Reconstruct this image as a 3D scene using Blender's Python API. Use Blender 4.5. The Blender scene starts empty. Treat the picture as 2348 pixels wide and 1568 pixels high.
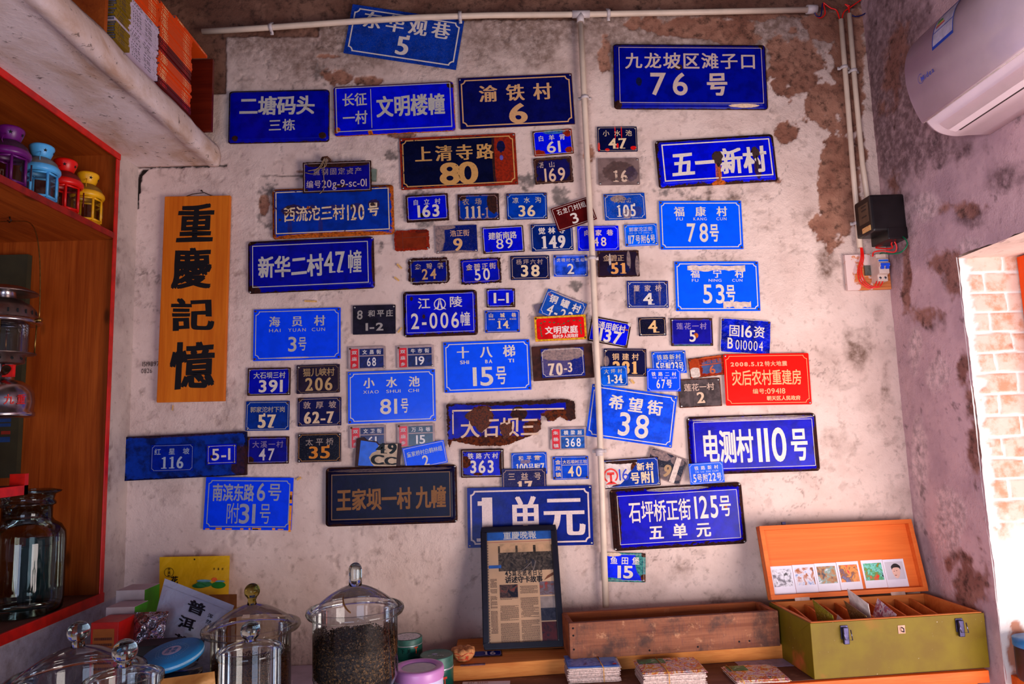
import bpy, bmesh, math, random
import numpy as np
from mathutils import Matrix, Vector
C = bpy.context.scene.collection
SC = bpy.context.scene
rnd = random.Random(7)

# ---------------------------------------------------------------- camera
PW, PH, FOC = 2348.0, 1568.0, 1623.0
CX, CY = PW/2, PH/2
def _n(v): return v/np.linalg.norm(v)
_ay = _n(np.array([(1150-CX)/FOC, -(988-CY)/FOC, -1.0]))      # the room's depth axis seen by the lens
_au = _n(np.array([(761-CX)/FOC, 12970/FOC, -1.0])); _au = _n(_au-_ay*(_au@_ay))
ROT = np.array([np.cross(_ay, _au), _ay, _au])
EYE = np.array([0.0, -2.5, 1.5])
def P(u, v, ax, val):
    """point of the photograph on the plane  coordinate[ax] = val"""
    r = ROT@np.array([(u-CX)/FOC, -(v-CY)/FOC, -1.0])
    return Vector(EYE+(val-EYE[ax])/r[ax]*r)
def W(u, v, y=0.0): return P(u, v, 1, y)
cam = bpy.data.cameras.new('camera'); cam.sensor_width = 36; cam.lens = FOC/PW*36; cam.clip_start = .01
cam_o = bpy.data.objects.new('camera', cam); C.objects.link(cam_o)
m4 = Matrix.Identity(4)
for i in range(3):
    for j in range(3): m4[i][j] = ROT[i][j]
    m4[i][3] = EYE[i]
cam_o.matrix_world = m4
SC.camera = cam_o

# ---------------------------------------------------------------- light
SC.view_settings.view_transform = 'Standard'; SC.view_settings.look = 'None'
SC.view_settings.exposure = 0.0; SC.view_settings.gamma = 1.0
SC.view_settings.use_curve_mapping = False
wd = bpy.data.worlds.new('world'); SC.world = wd; wd.use_nodes = True
bg = wd.node_tree.nodes['Background']; bg.inputs[0].default_value = (.62, .62, 1.0, 1); bg.inputs[1].default_value = .30
def area(name, loc, target, sx, sy, power, col):
    l = bpy.data.lights.new(name, 'AREA'); l.shape = 'RECTANGLE'; l.size = sx; l.size_y = sy
    l.energy = power; l.color = col
    o = bpy.data.objects.new(name, l); C.objects.link(o); o.location = loc
    o.rotation_euler = (Vector(target)-Vector(loc)).to_track_quat('-Z', 'Y').to_euler()
    return o
area('daylight_shopfront', (2.05, -2.3, .68), (1.2, 0, 1.0), 1.5, 1.3, 79, (1, .88, .83))
area('daylight_doorway', (3.0, -1.7, 1.1), (1.55, -.385, 1.2), 1.2, 2.0, 5, (1, .95, .96))
a_ = area('right_wall_fill', (-1.1, -3.3, 1.2), (1.42, -.40, 1.75), 1.0, 1.4, 11, (1, .90, .95)); a_.data.spread = math.radians(58)  # added fill, spread narrowed to brighten only the right wall
area('lower_left_fill', (-.5, -4.0, .9), (-.8, 0, .9), 1.2, 1.2, 32, (.60, .72, 1))  # added bluish fill for the lower left wall and the jars

# ---------------------------------------------------------------- helpers
def lin(c):
    return tuple(((x/255)/12.92 if x/255 <= .04045 else ((x/255+.055)/1.055)**2.4) for x in c)+(1,)
def link(name, me, mat=None, parent=None):
    o = bpy.data.objects.new(name, me); C.objects.link(o)
    if mat is not None: me.materials.append(mat)
    if parent is not None: o.parent = parent
    return o
def tag(o, label, cat, group=None, kind=None):
    o['label'] = label; o['category'] = cat
    if group: o['group'] = group
    if kind: o['kind'] = kind
    return o
def empty(name, loc, label, cat, group=None, rz=0):
    o = bpy.data.objects.new(name, None); C.objects.link(o); o.location = loc; o.rotation_euler = (0, 0, rz)
    o.empty_display_size = .02
    return tag(o, label, cat, group)
class MB:
    """collects boxes, tubes, lathes into one mesh"""
    def __init__(s): s.v = []; s.f = []; s.sm = []
    def add(s, vs, fs, smooth=False, mx=None):
        b = len(s.v)
        for p in vs: s.v.append(tuple(mx@Vector(p)) if mx is not None else tuple(p))
        for f in fs: s.f.append(tuple(i+b for i in f)); s.sm.append(smooth)
        return s
    def box(s, x0, x1, y0, y1, z0, z1, mx=None):
        return s.add([(x, y, z) for z in (z0, z1) for y in (y0, y1) for x in (x0, x1)],
                     [(0, 2, 3, 1), (4, 5, 7, 6), (0, 1, 5, 4), (2, 6, 7, 3), (0, 4, 6, 2), (1, 3, 7, 5)], mx=mx)
    def prism(s, pts, h, mx=None, smooth=False):
        """pts in xy, extruded 0..h along z"""
        n = len(pts)
        a = sum(pts[i][0]*pts[(i+1) % n][1]-pts[(i+1) % n][0]*pts[i][1] for i in range(n))
        if a < 0: pts = pts[::-1]
        vs = [(x, y, 0) for x, y in pts]+[(x, y, h) for x, y in pts]
        fs = [tuple(range(n))[::-1], tuple(range(n, 2*n))]
        b = len(s.v); s.add(vs, fs, False, mx)
        for i in range(n):
            j = (i+1) % n; s.f.append((b+i, b+j, b+n+j, b+n+i)); s.sm.append(smooth)
        return s
    def tube(s, pts, r, n=10, caps=True, closed=False):
        pts = [Vector(p) for p in pts]; m = len(pts); rs = r if isinstance(r, (list, tuple)) else [r]*m
        b = len(s.v); up = None
        for i, p in enumerate(pts):
            if closed: t = (pts[(i+1) % m]-pts[i-1]).normalized()
            else: t = (pts[min(i+1, m-1)]-pts[max(i-1, 0)]).normalized()
            if up is None: up = Vector((0, 0, 1)) if abs(t.z) < .9 else Vector((1, 0, 0))
            a = t.cross(up)
            if a.length < 1e-6: a = t.cross(Vector((0, 1, 0)))
            a.normalize(); up = a.cross(t).normalized()
            for k in range(n):
                q = 2*math.pi*k/n
                s.v.append(tuple(p+(a*math.cos(q)+up*math.sin(q))*rs[i]))
        for i in range(m if closed else m-1):
            for k in range(n):
                i2 = (i+1) % m
                s.f.append((b+i*n+k, b+i*n+(k+1) % n, b+i2*n+(k+1) % n, b+i2*n+k)); s.sm.append(True)
        if caps and not closed:
            s.f.append(tuple(b+k for k in range(n))[::-1]); s.sm.append(False)
            s.f.append(tuple(b+(m-1)*n+k for k in range(n))); s.sm.append(False)
        return s
    def lathe(s, prof, n=40, c=(0, 0, 0), mx=None, a0=0, a1=2*math.pi, smooth=True):
        """prof = [(r,z)...] around z"""
        full = abs(a1-a0-2*math.pi) < 1e-6; b = len(s.v); m = len(prof); nn = n if full else n+1
        for r, z in prof:
            for k in range(nn):
                q = a0+(a1-a0)*k/n
                p = Vector((c[0]+r*math.cos(q), c[1]+r*math.sin(q), c[2]+z))
                s.v.append(tuple(mx@p) if mx is not None else tuple(p))
        for i in range(m-1):
            for k in range(n):
                k2 = (k+1) % nn
                s.f.append((b+i*nn+k, b+i*nn+k2, b+(i+1)*nn+k2, b+(i+1)*nn+k)); s.sm.append(smooth)
        return s
    def grid(s, fn, nu, nv, smooth=True):
        b = len(s.v)
        for j in range(nv+1):
            for i in range(nu+1): s.v.append(tuple(fn(i/nu, j/nv)))
        for j in range(nv):
            for i in range(nu):
                q = b+j*(nu+1)+i; s.f.append((q, q+1, q+nu+2, q+nu+1)); s.sm.append(smooth)
        return s
    def build(s, name, mat, parent=None, bevel=0, seg=2, weld=False):
        me = bpy.data.meshes.new(name); me.from_pydata(s.v, [], s.f)
        me.polygons.foreach_set('use_smooth', s.sm)
        if weld or bevel:
            bm = bmesh.new(); bm.from_mesh(me)
            bmesh.ops.remove_doubles(bm, verts=bm.verts, dist=1e-6)
            if bevel:
                es = [e for e in bm.edges if len(e.link_faces) == 2 and e.calc_face_angle(0) > .5]
                bmesh.ops.bevel(bm, geom=es, offset=bevel, segments=seg, affect='EDGES', profile=.6, clamp_overlap=True)
            bmesh.ops.recalc_face_normals(bm, faces=bm.faces)
            bm.to_mesh(me); bm.free()
        me.update()
        return link(name, me, mat, parent)
def sph(r, n=8):
    return [(r*math.sin(math.pi*i/n), -r*math.cos(math.pi*i/n)) for i in range(n+1)]

# ---------------------------------------------------------------- materials
class NT:
    def __init__(s, name):
        s.m = bpy.data.materials.new(name); s.m.use_nodes = True
        s.t = s.m.node_tree; s.b = s.t.nodes['Principled BSDF']; s.out = s.t.nodes['Material Output']
    def n(s, ty, **kw):
        x = s.t.nodes.new(ty)
        for k, v in kw.items(): setattr(x, k, v)
        return x
    def l(s, a, b): s.t.links.new(a, b)
    def put(s, sock, v):
        if hasattr(v, 'links') or isinstance(v, bpy.types.NodeSocket): s.l(v, sock)
        else: sock.default_value = v
    def math(s, op, a, b=0.0, c=None, clamp=False):
        x = s.n('ShaderNodeMath', operation=op, use_clamp=clamp); s.put(x.inputs[0], a); s.put(x.inputs[1], b)
        if c is not None: s.put(x.inputs[2], c)
        return x.outputs[0]
    def mix(s, f, a, b, mode='MIX'):
        x = s.n('ShaderNodeMix', data_type='RGBA', blend_type=mode); s.put(x.inputs[0], f); s.put(x.inputs[6], a); s.put(x.inputs[7], b)
        return x.outputs[2]
    def ramp(s, f, lo, hi, smooth=True):
        x = s.n('ShaderNodeMapRange', interpolation_type='SMOOTHSTEP' if smooth else 'LINEAR')
        s.put(x.inputs[0], f); x.inputs[1].default_value = lo; x.inputs[2].default_value = hi
        return x.outputs[0]
    def noise(s, vec, scale, detail=4, rough=.55, dist=0.0, col=False):
        x = s.n('ShaderNodeTexNoise'); s.put(x.inputs['Vector'], vec) if vec is not None else None
        x.inputs['Scale'].default_value = scale; x.inputs['Detail'].default_value = detail
        x.inputs['Roughness'].default_value = rough; x.inputs['Distortion'].default_value = dist
        return x.outputs[1 if col else 0]
    def coord(s, kind='Object', off=(0, 0, 0), sc=(1, 1, 1)):
        tc = s.n('ShaderNodeTexCoord'); mp = s.n('ShaderNodeMapping')
        s.l(tc.outputs[kind], mp.inputs[0]); mp.inputs[1].default_value = off; mp.inputs[3].default_value = sc
        return mp.outputs[0]
    def bump(s, h, st=.3, dist=.01, normal=None):
        x = s.n('ShaderNodeBump'); x.inputs['Strength'].default_value = st; x.inputs['Distance'].default_value = dist
        s.put(x.inputs['Height'], h)
        if normal is not None: s.l(normal, x.inputs['Normal'])
        return x.outputs[0]
    def attr(s, name):
        x = s.n('ShaderNodeAttribute'); x.attribute_name = name; return x
    def fin(s, col=None, rough=None, bump=None, metal=None):
        if col is not None: s.put(s.b.inputs['Base Color'], col)
        if rough is not None: s.put(s.b.inputs['Roughness'], rough)
        if metal is not None: s.put(s.b.inputs['Metallic'], metal)
        if bump is not None: s.l(bump, s.b.inputs['Normal'])
        return s.m
_mc = {}
def plain(name, c, rough=.5, metal=0.0, var=.12, scale=40, bump=0.0, spec=.5):
    """painted / plastic / metal surface with fine mottling; c = sRGB 0..255"""
    k = (name, c, rough, metal, var, scale, bump)
    if k in _mc: return _mc[k]
    t = NT(name); co = t.coord()
    nz = t.noise(co, scale, 5)
    a = lin(c); d = tuple(x*(1-var*2) for x in a[:3])+(1,); h = tuple(min(1, x*(1+var)) for x in a[:3])+(1,)
    col = t.mix(t.ramp(nz, .3, .7), d, h)
    t.b.inputs['Specular IOR Level'].default_value = spec
    bp = t.bump(t.noise(co, scale*6, 3), bump, .002) if bump else None
    _mc[k] = t.fin(col, rough, bp, metal); return _mc[k]
def wood(name, c1, c2, axis=0, scale=1.0, rough=.55, knots=True, dirt=0.0, spec=.18):
    k = ('w', name, c1, c2, axis, scale)
    if k in _mc: return _mc[k]
    t = NT(name); sc = [9*scale]*3; sc[axis] = .7*scale
    co = t.coord(sc=tuple(sc))
    n1 = t.noise(co, 3.2, 6, .6, .6); 
    sc2 = [60*scale]*3; sc2[axis] = 1.6*scale
    n2 = t.noise(t.coord(sc=tuple(sc2)), 3, 4, .6)
    f = t.math('ADD', t.math('MULTIPLY', t.ramp(n1, .3, .72), .72), t.math('MULTIPLY', t.ramp(n2, .35, .7), .3))
    col = t.mix(f, lin(c1), lin(c2))
    if knots:
        vo = t.n('ShaderNodeTexVoronoi'); sk = [4.2*scale]*3; sk[axis] = 1.5*scale
        t.l(t.coord(sc=tuple(sk), off=(.3, .7, .1)), vo.inputs['Vector']); vo.inputs['Scale'].default_value = 1.6
        kn = t.ramp(vo.outputs['Distance'], .10, .03)
        col = t.mix(t.math('MULTIPLY', kn, .75), col, lin(tuple(int(x*.42) for x in c1)))
    if dirt:
        dn = t.noise(t.coord(), 14, 6, .65); sv = t.noise(t.coord(sc=(90, 90, 5)), 4, 4, .7)
        col = t.mix(t.math('MULTIPLY', t.ramp(sv, .52, .66), dirt*.55), col, lin((86, 56, 66)))
        col = t.mix(t.math('MULTIPLY', t.ramp(t.noise(t.coord(off=(3, 1, 2)), 22, 6, .7), .55, .68), dirt*.7), col, lin((206, 150, 112)))
        col = t.mix(t.math('MULTIPLY', t.ramp(dn, .45, .68), dirt), col, lin((70, 52, 48)))
    t.b.inputs['Specular IOR Level'].default_value = spec
    _mc[k] = t.fin(col, rough, t.bump(n2, .25, .002)); return _mc[k]
def glass(name, tint=(235, 245, 238), amt=.12, rough=.02):
    """thin clear glass: sees through, reflects more at grazing angles, greener where it is seen edge-on"""
    if name in _mc: return _mc[name]
    t = NT(name); lw = t.n('ShaderNodeLayerWeight'); lw.inputs[0].default_value = .35
    tr = t.n('ShaderNodeBsdfTransparent'); gl = t.n('ShaderNodeBsdfGlossy'); gl.inputs['Roughness'].default_value = rough
    a = lin(tint); full = tuple(1-(1-x)*amt*.6 for x in a[:3])+(1,)
    edge = tuple(x*.72 for x in a[:3])+(1,)
    t.l(t.mix(t.math('POWER', lw.outputs['Facing'], 3.0), full, edge), tr.inputs[0])
    fr = t.n('ShaderNodeFresnel'); fr.inputs[0].default_value = 1.5
    mx = t.n('ShaderNodeMixShader'); t.l(t.math('MULTIPLY', fr.outputs[0], .85, clamp=True), mx.inputs[0])
    t.l(tr.outputs[0], mx.inputs[1]); t.l(gl.outputs[0], mx.inputs[2]); t.l(mx.outputs[0], t.out.inputs[0])
    _mc[name] = t.m; return t.m
def solid_glass(name, tint=(240, 250, 245)):
    if name in _mc: return _mc[name]
    t = NT(name); g = t.n('ShaderNodeBsdfGlass'); g.inputs[0].default_value = lin(tint); g.inputs['IOR'].default_value = 1.47
    g.inputs['Roughness'].default_value = 0.01
    t.l(g.outputs[0], t.out.inputs[0]); _mc[name] = t.m; return t.m
def picture(name, cols, scale=60, seed=0, dist=1.5, kind='noise', rough=.25):
    """a printed picture: busy blotches in the given colours"""
    t = NT(name); co = t.coord(off=(seed*1.7, seed*.9, seed*.37))
    if kind == 'voronoi':
        vo = t.n('ShaderNodeTexVoronoi'); t.l(t.mix(.12, co, t.noise(co, scale*.6, 3, col=True)), vo.inputs['Vector']); vo.inputs['Scale'].default_value = scale
        sp = t.n('ShaderNodeSeparateColor'); t.l(vo.outputs['Color'], sp.inputs[0]); f = sp.outputs[0]
    else: f = t.noise(co, scale, 5, .6, dist)
    r = t.n('ShaderNodeValToRGB'); e = r.color_ramp.elements
    lo, hi = (.0, 1.) if kind == 'voronoi' else (.32, .68)
    e[0].position = lo; e[0].color = lin(cols[0]); e[1].position = hi; e[1].color = lin(cols[-1])
    for i, c in enumerate(cols[1:-1]):
        x = e.new(lo+(hi-lo)*(i+1)/(len(cols)-1)); x.color = lin(c)
    t.l(f, r.inputs[0]); return t.fin(r.outputs[0], rough)
# ---------------------------------------------------------------- room
XL, XR, ZC = -1.295, 1.424, 3.35
def vnoise(x, y, f, seed):
    r = np.random.RandomState(seed).rand(128, 128)
    x = x*f+seed*3.1; y = y*f+seed*7.7
    xi = np.floor(x).astype(int); yi = np.floor(y).astype(int); a = x-xi; b = y-yi
    a = a*a*(3-2*a); b = b*b*(3-2*b)
    g = lambda i, j: r[(xi+i) % 128, (yi+j) % 128]
    return (g(0, 0)*(1-a)+g(1, 0)*a)*(1-b)+(g(0, 1)*(1-a)+g(1, 1)*a)*b
def fbm(x, y, f, seed, o=5, p=.55):
    s = 0; t = 0; a = 1.
    for i in range(o): s = s+a*vnoise(x, y, f*2**i, seed+i); t += a; a *= p
    return s/t
def sstep(v, a, b): t = np.clip((v-a)/(b-a), 0, 1); return t*t*(3-2*t)
def spots(lst, U, V, nz, amp, w):
    """lst of (u, v, ru, rv[, strength]) stain and painted shade positions measured on the photograph; ragged outline"""
    f = np.full(U.shape, -9.0)
    for s in lst:
        k = s[4] if len(s) > 4 else 1.0
        f = np.maximum(f, k-((U-s[0])/s[2])**2-((V-s[1])/s[3])**2)
    return sstep(np.maximum(f, -2.5)+(nz-.5)*2*amp, 0, w)
def to_px(p):
    c = (p-EYE)@ROT
    return CX+FOC*c[:, 0]/-c[:, 2], CY-FOC*c[:, 1]/-c[:, 2]
def wallgrid(name, mk, a0, a1, b0, b1, step, keep=None, disp=None, attrs=None, mat=None):
    na = int((a1-a0)/step); nb = int((b1-b0)/step)
    A, B = np.meshgrid(np.linspace(a0, a1, na+1), np.linspace(b0, b1, nb+1)); A = A.ravel(); B = B.ravel()
    base = mk(A, B, 0*A); U, V = to_px(base)
    at, d = attrs(A, B, U, V); co = mk(A, B, d)
    i = np.arange(na*nb); q = (i//na)*(na+1)+i % na
    F = np.stack([q, q+1, q+na+2, q+na+1], 1)
    if keep is not None:
        cA = A[F].mean(1); cB = B[F].mean(1); F = F[keep(cA, cB)]
    me = bpy.data.meshes.new(name)
    me.vertices.add(len(A)); me.vertices.foreach_set('co', co.astype('f').ravel())
    me.loops.add(len(F)*4); me.loops.foreach_set('vertex_index', F.ravel().astype('i'))
    me.polygons.add(len(F)); me.polygons.foreach_set('loop_start', np.arange(0, len(F)*4, 4, dtype='i'))
    me.polygons.foreach_set('loop_total', np.full(len(F), 4, 'i'))
    me.polygons.foreach_set('use_smooth', np.ones(len(F), bool))
    for k, v in at.items():
        x = me.attributes.new(k, 'FLOAT', 'POINT'); x.data.foreach_set('value', np.asarray(v, 'f'))
    me.update(); me.validate()
    o = link(name, me, mat); o['kind'] = 'structure'; return o

def plaster(name, paint, paint2, expose, expose2, cement, grime_shade, roughb=1.0):
    t = NT(name); co = t.coord()
    n1 = t.noise(co, 5, 6, .6); n2 = t.noise(co, 38, 5, .65); n3 = t.noise(co, 160, 3, .6)
    col = t.mix(t.ramp(n1, .35, .68), lin(paint), lin(paint2))
    col = t.mix(t.math('MULTIPLY', t.ramp(n2, .54, .72), .35), col, lin(grime_shade))
    ce = t.mix(t.ramp(n2, .3, .7), lin(cement), lin(tuple(int(x*.74) for x in cement)))
    col = t.mix(t.attr('cement').outputs['Fac'], col, ce)
    col = t.mix(t.math('MULTIPLY', t.attr('grime_shade').outputs['Fac'], t.ramp(n2, .1, .65)), col, lin(grime_shade))
    ex = t.mix(t.ramp(n1, .38, .62), lin(expose), lin(expose2)); ex = t.mix(t.ramp(n2, .45, .75), ex, lin(tuple(int(x*.55) for x in expose)))
    col = t.mix(t.attr('expose').outputs['Fac'], col, ex)
    col = t.mix(t.attr('hole').outputs['Fac'], col, lin((34, 22, 18)))
    h = t.math('ADD', t.math('MULTIPLY', n2, .6), t.math('MULTIPLY', n3, .35))
    rg = t.math('ADD', .35, t.math('MULTIPLY', t.attr('rough').outputs['Fac'], 1.0))
    bp = t.n('ShaderNodeBump'); bp.inputs['Distance'].default_value = .0045*roughb; t.l(h, bp.inputs['Height']); t.l(rg, bp.inputs['Strength'])
    t.b.inputs['Specular IOR Level'].default_value = .25
    return t.fin(col, .85, bp.outputs[0])

M_wall = plaster('old_limewash', (226, 198, 186), (210, 180, 168), (136, 88, 70), (170, 120, 98), (138, 122, 116), (112, 84, 70))
M_right = plaster('bare_render', (206, 168, 170), (176, 142, 148), (134, 88, 78), (160, 112, 100), (226, 190, 190), (112, 84, 86))

EXPOSE = [(1600, 62, 100, 26), (1690, 75, 60, 34), (1730, 22, 160, 26, .8), (1830, 150, 90, 105, .62), (1890, 235, 60, 66, .75),
          (1800, 300, 45, 34, .35), (1948, 140, 40, 170, 1.0), (1925, 420, 50, 150, .95), (1880, 520, 40, 46, .35), (1480, 52, 70, 26, .5),
          (1545, 112, 26, 14, .5), (1385, 128, 18, 62, .6), (770, 176, 46, 30, .5), (852, 184, 46, 16, .7), (757, 128, 40, 8, .5),
          (1352, 350, 22, 60, .35), (920, 308, 46, 10, .6), (604, 466, 13, 24, .9), (1975, 350, 22, 60, .7), (1455, 22, 60, 14, .6), (690, 392, 30, 6, .5),
          (930, 60, 26, 16, .4), (1790, 410, 36, 20, .35), (1790, 190, 30, 40, .6), (1700, 112, 70, 14, .6), (1900, 60, 70, 40, .9)]
CEMENT = [(735, 170, 36, 36, .8), (955, 480, 40, 52), (900, 350, 22, 40, .6), (690, 398, 40, 16, .5), (872, 560, 9, 20, .8), (1120, 415, 110, 26, .7), (1205, 420, 40, 26),
          (612, 470, 36, 70, .5), (1010, 318, 40, 14, .4), (1600, 480, 120, 60, .35), (1505, 440, 90, 16, .5), (1285, 450, 26, 40, .5), (1440, 400, 60, 30, .35),
          (1318, 655, 18, 16, .8), (1250, 700, 20, 8, .3), (1930, 470, 16, 60, .4)]
GRIME_SHADE = [(1650, 450, 90, 60, .6), (1620, 452, 100, 12, .8), (1640, 592, 100, 10, .8), (1840, 480, 60, 70, .6), (1905, 600, 40, 60, .6), (1972, 795, 42, 58, 1.1),  # thin wide strips above two plates are their shadows, painted in
         (2034, 880, 16, 70, .8), (2010, 700, 30, 40, .7), (1650, 1368, 92, 40, .5), (1560, 1305, 70, 30, .35), (1752, 1270, 30, 62, .9), (1735, 1220, 16, 30, .8),
         (1915, 925, 24, 14, .6), (1905, 1000, 40, 34, .4), (1650, 360, 60, 60, .35), (1500, 250, 80, 20, .3), (1350, 700, 14, 200, .5), (1365, 1250, 14, 160, .6),  # tall narrow strips along the pipe are its painted shadow
         (1345, 250, 16, 120, .6), (770, 1330, 60, 50, .3), (1010, 1430, 60, 26, .4), (520, 300, 10, 60, .8), (512, 380, 12, 10, .8), (330, 1300, 60, 60, .25),
         (690, 1250, 60, 20, .2), (980, 1290, 30, 30, .25), (1560, 150, 40, 20, .4), (380, 520, 60, 60, .25), (340, 820, 40, 60, .25), (600, 1240, 30, 60, .25), (1030, 70, 300, 26, .35)]
def back_attrs(A, B, U, V):
    n1 = fbm(A, B, 9, 3, 6); n2 = fbm(A, B, 24, 11, 5, .62); n3 = fbm(A, B, 70, 21, 4)
    ex = spots(EXPOSE, U, V, n2*.6+n1*.4, 1.25, .16)
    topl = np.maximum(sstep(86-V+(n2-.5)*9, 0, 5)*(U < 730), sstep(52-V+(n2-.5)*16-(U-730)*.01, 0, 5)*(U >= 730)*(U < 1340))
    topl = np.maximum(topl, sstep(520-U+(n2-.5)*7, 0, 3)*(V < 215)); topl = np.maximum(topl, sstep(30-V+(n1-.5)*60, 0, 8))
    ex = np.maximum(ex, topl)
    ce = spots(CEMENT, U, V, n2*.6+n3*.4, 2.2, .9); gr = spots(GRIME_SHADE, U, V, n1*.5+n2*.5, 2.4, 1.8)
    gr = np.maximum(gr, sstep(240-V+(n1-.5)*280, 0, 190)*.85); top_dark = topl*.42; gr = np.maximum(gr, .25*sstep(n1, .55, .75))  # top browned by grime, with the fall-off of light painted in too
    ctr = np.interp(V, [388, 396, 404, 420, 470], [334, 326, 320, 317, 314])
    ho = (sstep(7-np.abs(U-ctr-(n3-.5)*6)*1.0-(V-400)*.05, 0, 2)*(V > 388)*(V < 478))
    ho = np.maximum(ho, sstep(3.2-np.abs(V-383-(n3-.5)*8-(U-310)*-.02), 0, 2)*(U > 305)*(U < 520))
    ho = np.maximum(ho, sstep(2.4-np.abs(V-402-(n3-.5)*4), 0, 2)*(U > 595)*(U < 694)*.8)
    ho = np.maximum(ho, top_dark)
    ro = np.clip(sstep(fbm(A, B, 3, 31, 3), .4, .65)*.8+sstep(520-V, 0, 300)*.6*(U > 900)+sstep(U, 1500, 1800)*.4, 0, 1)
    # a rectangular patch of the first plaster coat is missing beside the plates on the left
    pt = sstep(U-585-(n2-.5)*8, 0, 3)*sstep(900-U, 0, 3)*sstep(V-403-(n2-.5)*6, 0, 3)*sstep(560-V, 0, 3)
    d = -.0035*ex-.002*pt+.0022*(n2-.5)*(.4+ro)+.006*(n1-.5)+.0016*(n3-.5)*(.3+ro)-.004*ho
    pit = sstep(fbm(A, B, 34, 77, 3), .645, .70)*sstep(n1, .44, .56); d = d-.0022*pit; gr = np.maximum(gr, pit*.32)  # pits also tinted dark, their shade put into the colour
    crk = sstep(.006-np.abs(fbm(A, B, 5, 91, 6)-.5), 0, .004)*sstep(fbm(A, B, 2.3, 95, 3), .52, .6); ho = np.maximum(ho, crk*.38); d = d-.002*crk
    return dict(expose=ex, cement=ce, grime_shade=gr, hole=ho, rough=ro), d-.003
wallgrid('wall_back', lambda a, b, d: np.stack([a, -d, b], 1), XL-.02, XR+.02, .4, ZC, .0045, attrs=back_attrs, mat=M_wall)

DY0, DY1, DZ = -.385, -1.75, 1.985
def right_attrs(A, B, U, V):
    n1 = fbm(A, B, 7, 5, 6); n2 = fbm(A, B, 22, 15, 5, .62); n3 = fbm(A, B, 70, 25, 4)
    ex = spots([(2160, 600, 50, 40, .7), (2130, 720, 60, 30, .6), (2240, 960, 34, 120, 1.1), (2180, 640, 30, 70, .8), (2080, 640, 12, 100, .6),
                (2240, 1330, 46, 90, 1.0), (2180, 1280, 30, 40, .5), (2060, 120, 60, 180, .55), (2210, 840, 20, 60, .6), (2200, 480, 90, 26, .5), (2050, 430, 24, 60, .5)],
               U, V, n2*.5+n1*.5, 2.2, .7)
    ce = spots([(2130, 470, 50, 50, .6), (2110, 1100, 30, 200, .8), (2170, 1200, 60, 110, .6), (2220, 560, 60, 30, .4), (2150, 860, 40, 60, .5), (2100, 800, 26, 90, .3)], U, V, n1, .9, .6)
    gr = spots([(2060, 180, 90, 300, 1.2), (2180, 330, 120, 70, .7), (2060, 520, 50, 120, .6), (2300, 400, 160, 60, .5), (2220, 500, 60, 40, .7), (2100, 300, 60, 120, .5), (2150, 740, 40, 50, .5)], U, V, n1*.5+n2*.5, 1.1, .8)  # darker blotches, mostly over the upper part of this wall
    edge = np.minimum(np.abs(A-DY0), 9); ho = sstep(n2, .72, .78)*.5
    d = .006*(n1-.5)+.003*(n2-.5)+.0018*(n3-.5)-.003*ex
    return dict(expose=ex, cement=ce, grime_shade=gr, hole=ho, rough=sstep(n1, .4, .6)), d
def right_mk(a, b, d):
    k = np.clip(1-np.abs(a-DY0)/.06, 0, 1)*(b < DZ+.1); q = np.clip(1-np.abs(b-DZ)/.06, 0, 1)*(a < DY0+.1)
    a2 = a+k*.016*(fbm(0*a+1, b, 16, 4, 4)-.5); b2 = b+q*.020*(fbm(a, 0*b+2, 12, 9, 4)-.5)
    return np.stack([XR-d, a2, b2], 1)
wallgrid('wall_right', right_mk, DY1, .01, 0, ZC, .006,
         keep=lambda a, b: ~((a < DY0) & (a > DY1) & (b < DZ)),
         attrs=right_attrs, mat=M_right)

# whitewashed brick jamb of the doorway: the thickness of the right wall
def brick_mat():
    t = NT('whitewashed_brick'); co = t.coord(); n1 = t.noise(co, 18, 6, .65); n2 = t.noise(co, 90, 4)
    col = t.mix(t.ramp(n1, .42, .66), lin((206, 178, 164)), lin((186, 132, 104)))
    col = t.mix(t.attr('mortar').outputs['Fac'], col, lin((222, 214, 210)))
    col = t.mix(t.attr('peel').outputs['Fac'], col, lin((176, 120, 96)))
    return t.fin(col, .85, t.bump(n2, .5, .003))
def jamb_attrs(A, B, U, V):
    n1 = fbm(A, B, 9, 41, 5); n2 = fbm(A, B, 40, 43, 4)
    z = B/.0625+(n1-.5)*.25; row = np.floor(z); fz = z-row
    x = A/.125+(row % 2)*.5+(n1-.5)*.2; fx = x-np.floor(x)
    e = np.minimum(np.minimum(fz, 1-fz)*.0625, np.minimum(fx, 1-fx)*.125)
    low = sstep(1.22+(n1-.5)*.3-B, 0, .06)
    mo = sstep(.0055-e, 0, .004)*(1-low)
    mo = np.maximum(mo, sstep(XR+.035+(n2-.5)*.05-A, 0, .01))
    pe = spots([(2330, 1480, 24, 60, .9), (2345, 1030, 20, 12, .7), (2320, 790, 14, 8, .6)], U, V, n2, .9, .4)
    d = -.006*mo*(1-low)+.004*(n2-.5)+.004*(n1-.5)-.004*pe
    return dict(mortar=np.maximum(mo, low*.8), peel=pe), d
wallgrid('trim_1', lambda a, b, d: np.stack([a, DY0-d, b], 1), XR-.001, XR+.42, 0, DZ+.004, .005, attrs=jamb_attrs, mat=brick_mat())
def zero(A, B, U, V):
    n1 = fbm(A, B, 9, 61, 5); z = 0*A
    return dict(expose=z, cement=z, grime_shade=z, hole=z, rough=z+.5), .006*(n1-.5)
wallgrid('trim_2', lambda a, b, d: np.stack([a, b, DZ-d], 1), XR-.004, XR+.42, DY1, DY0, .02, attrs=zero, mat=M_wall)

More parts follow.
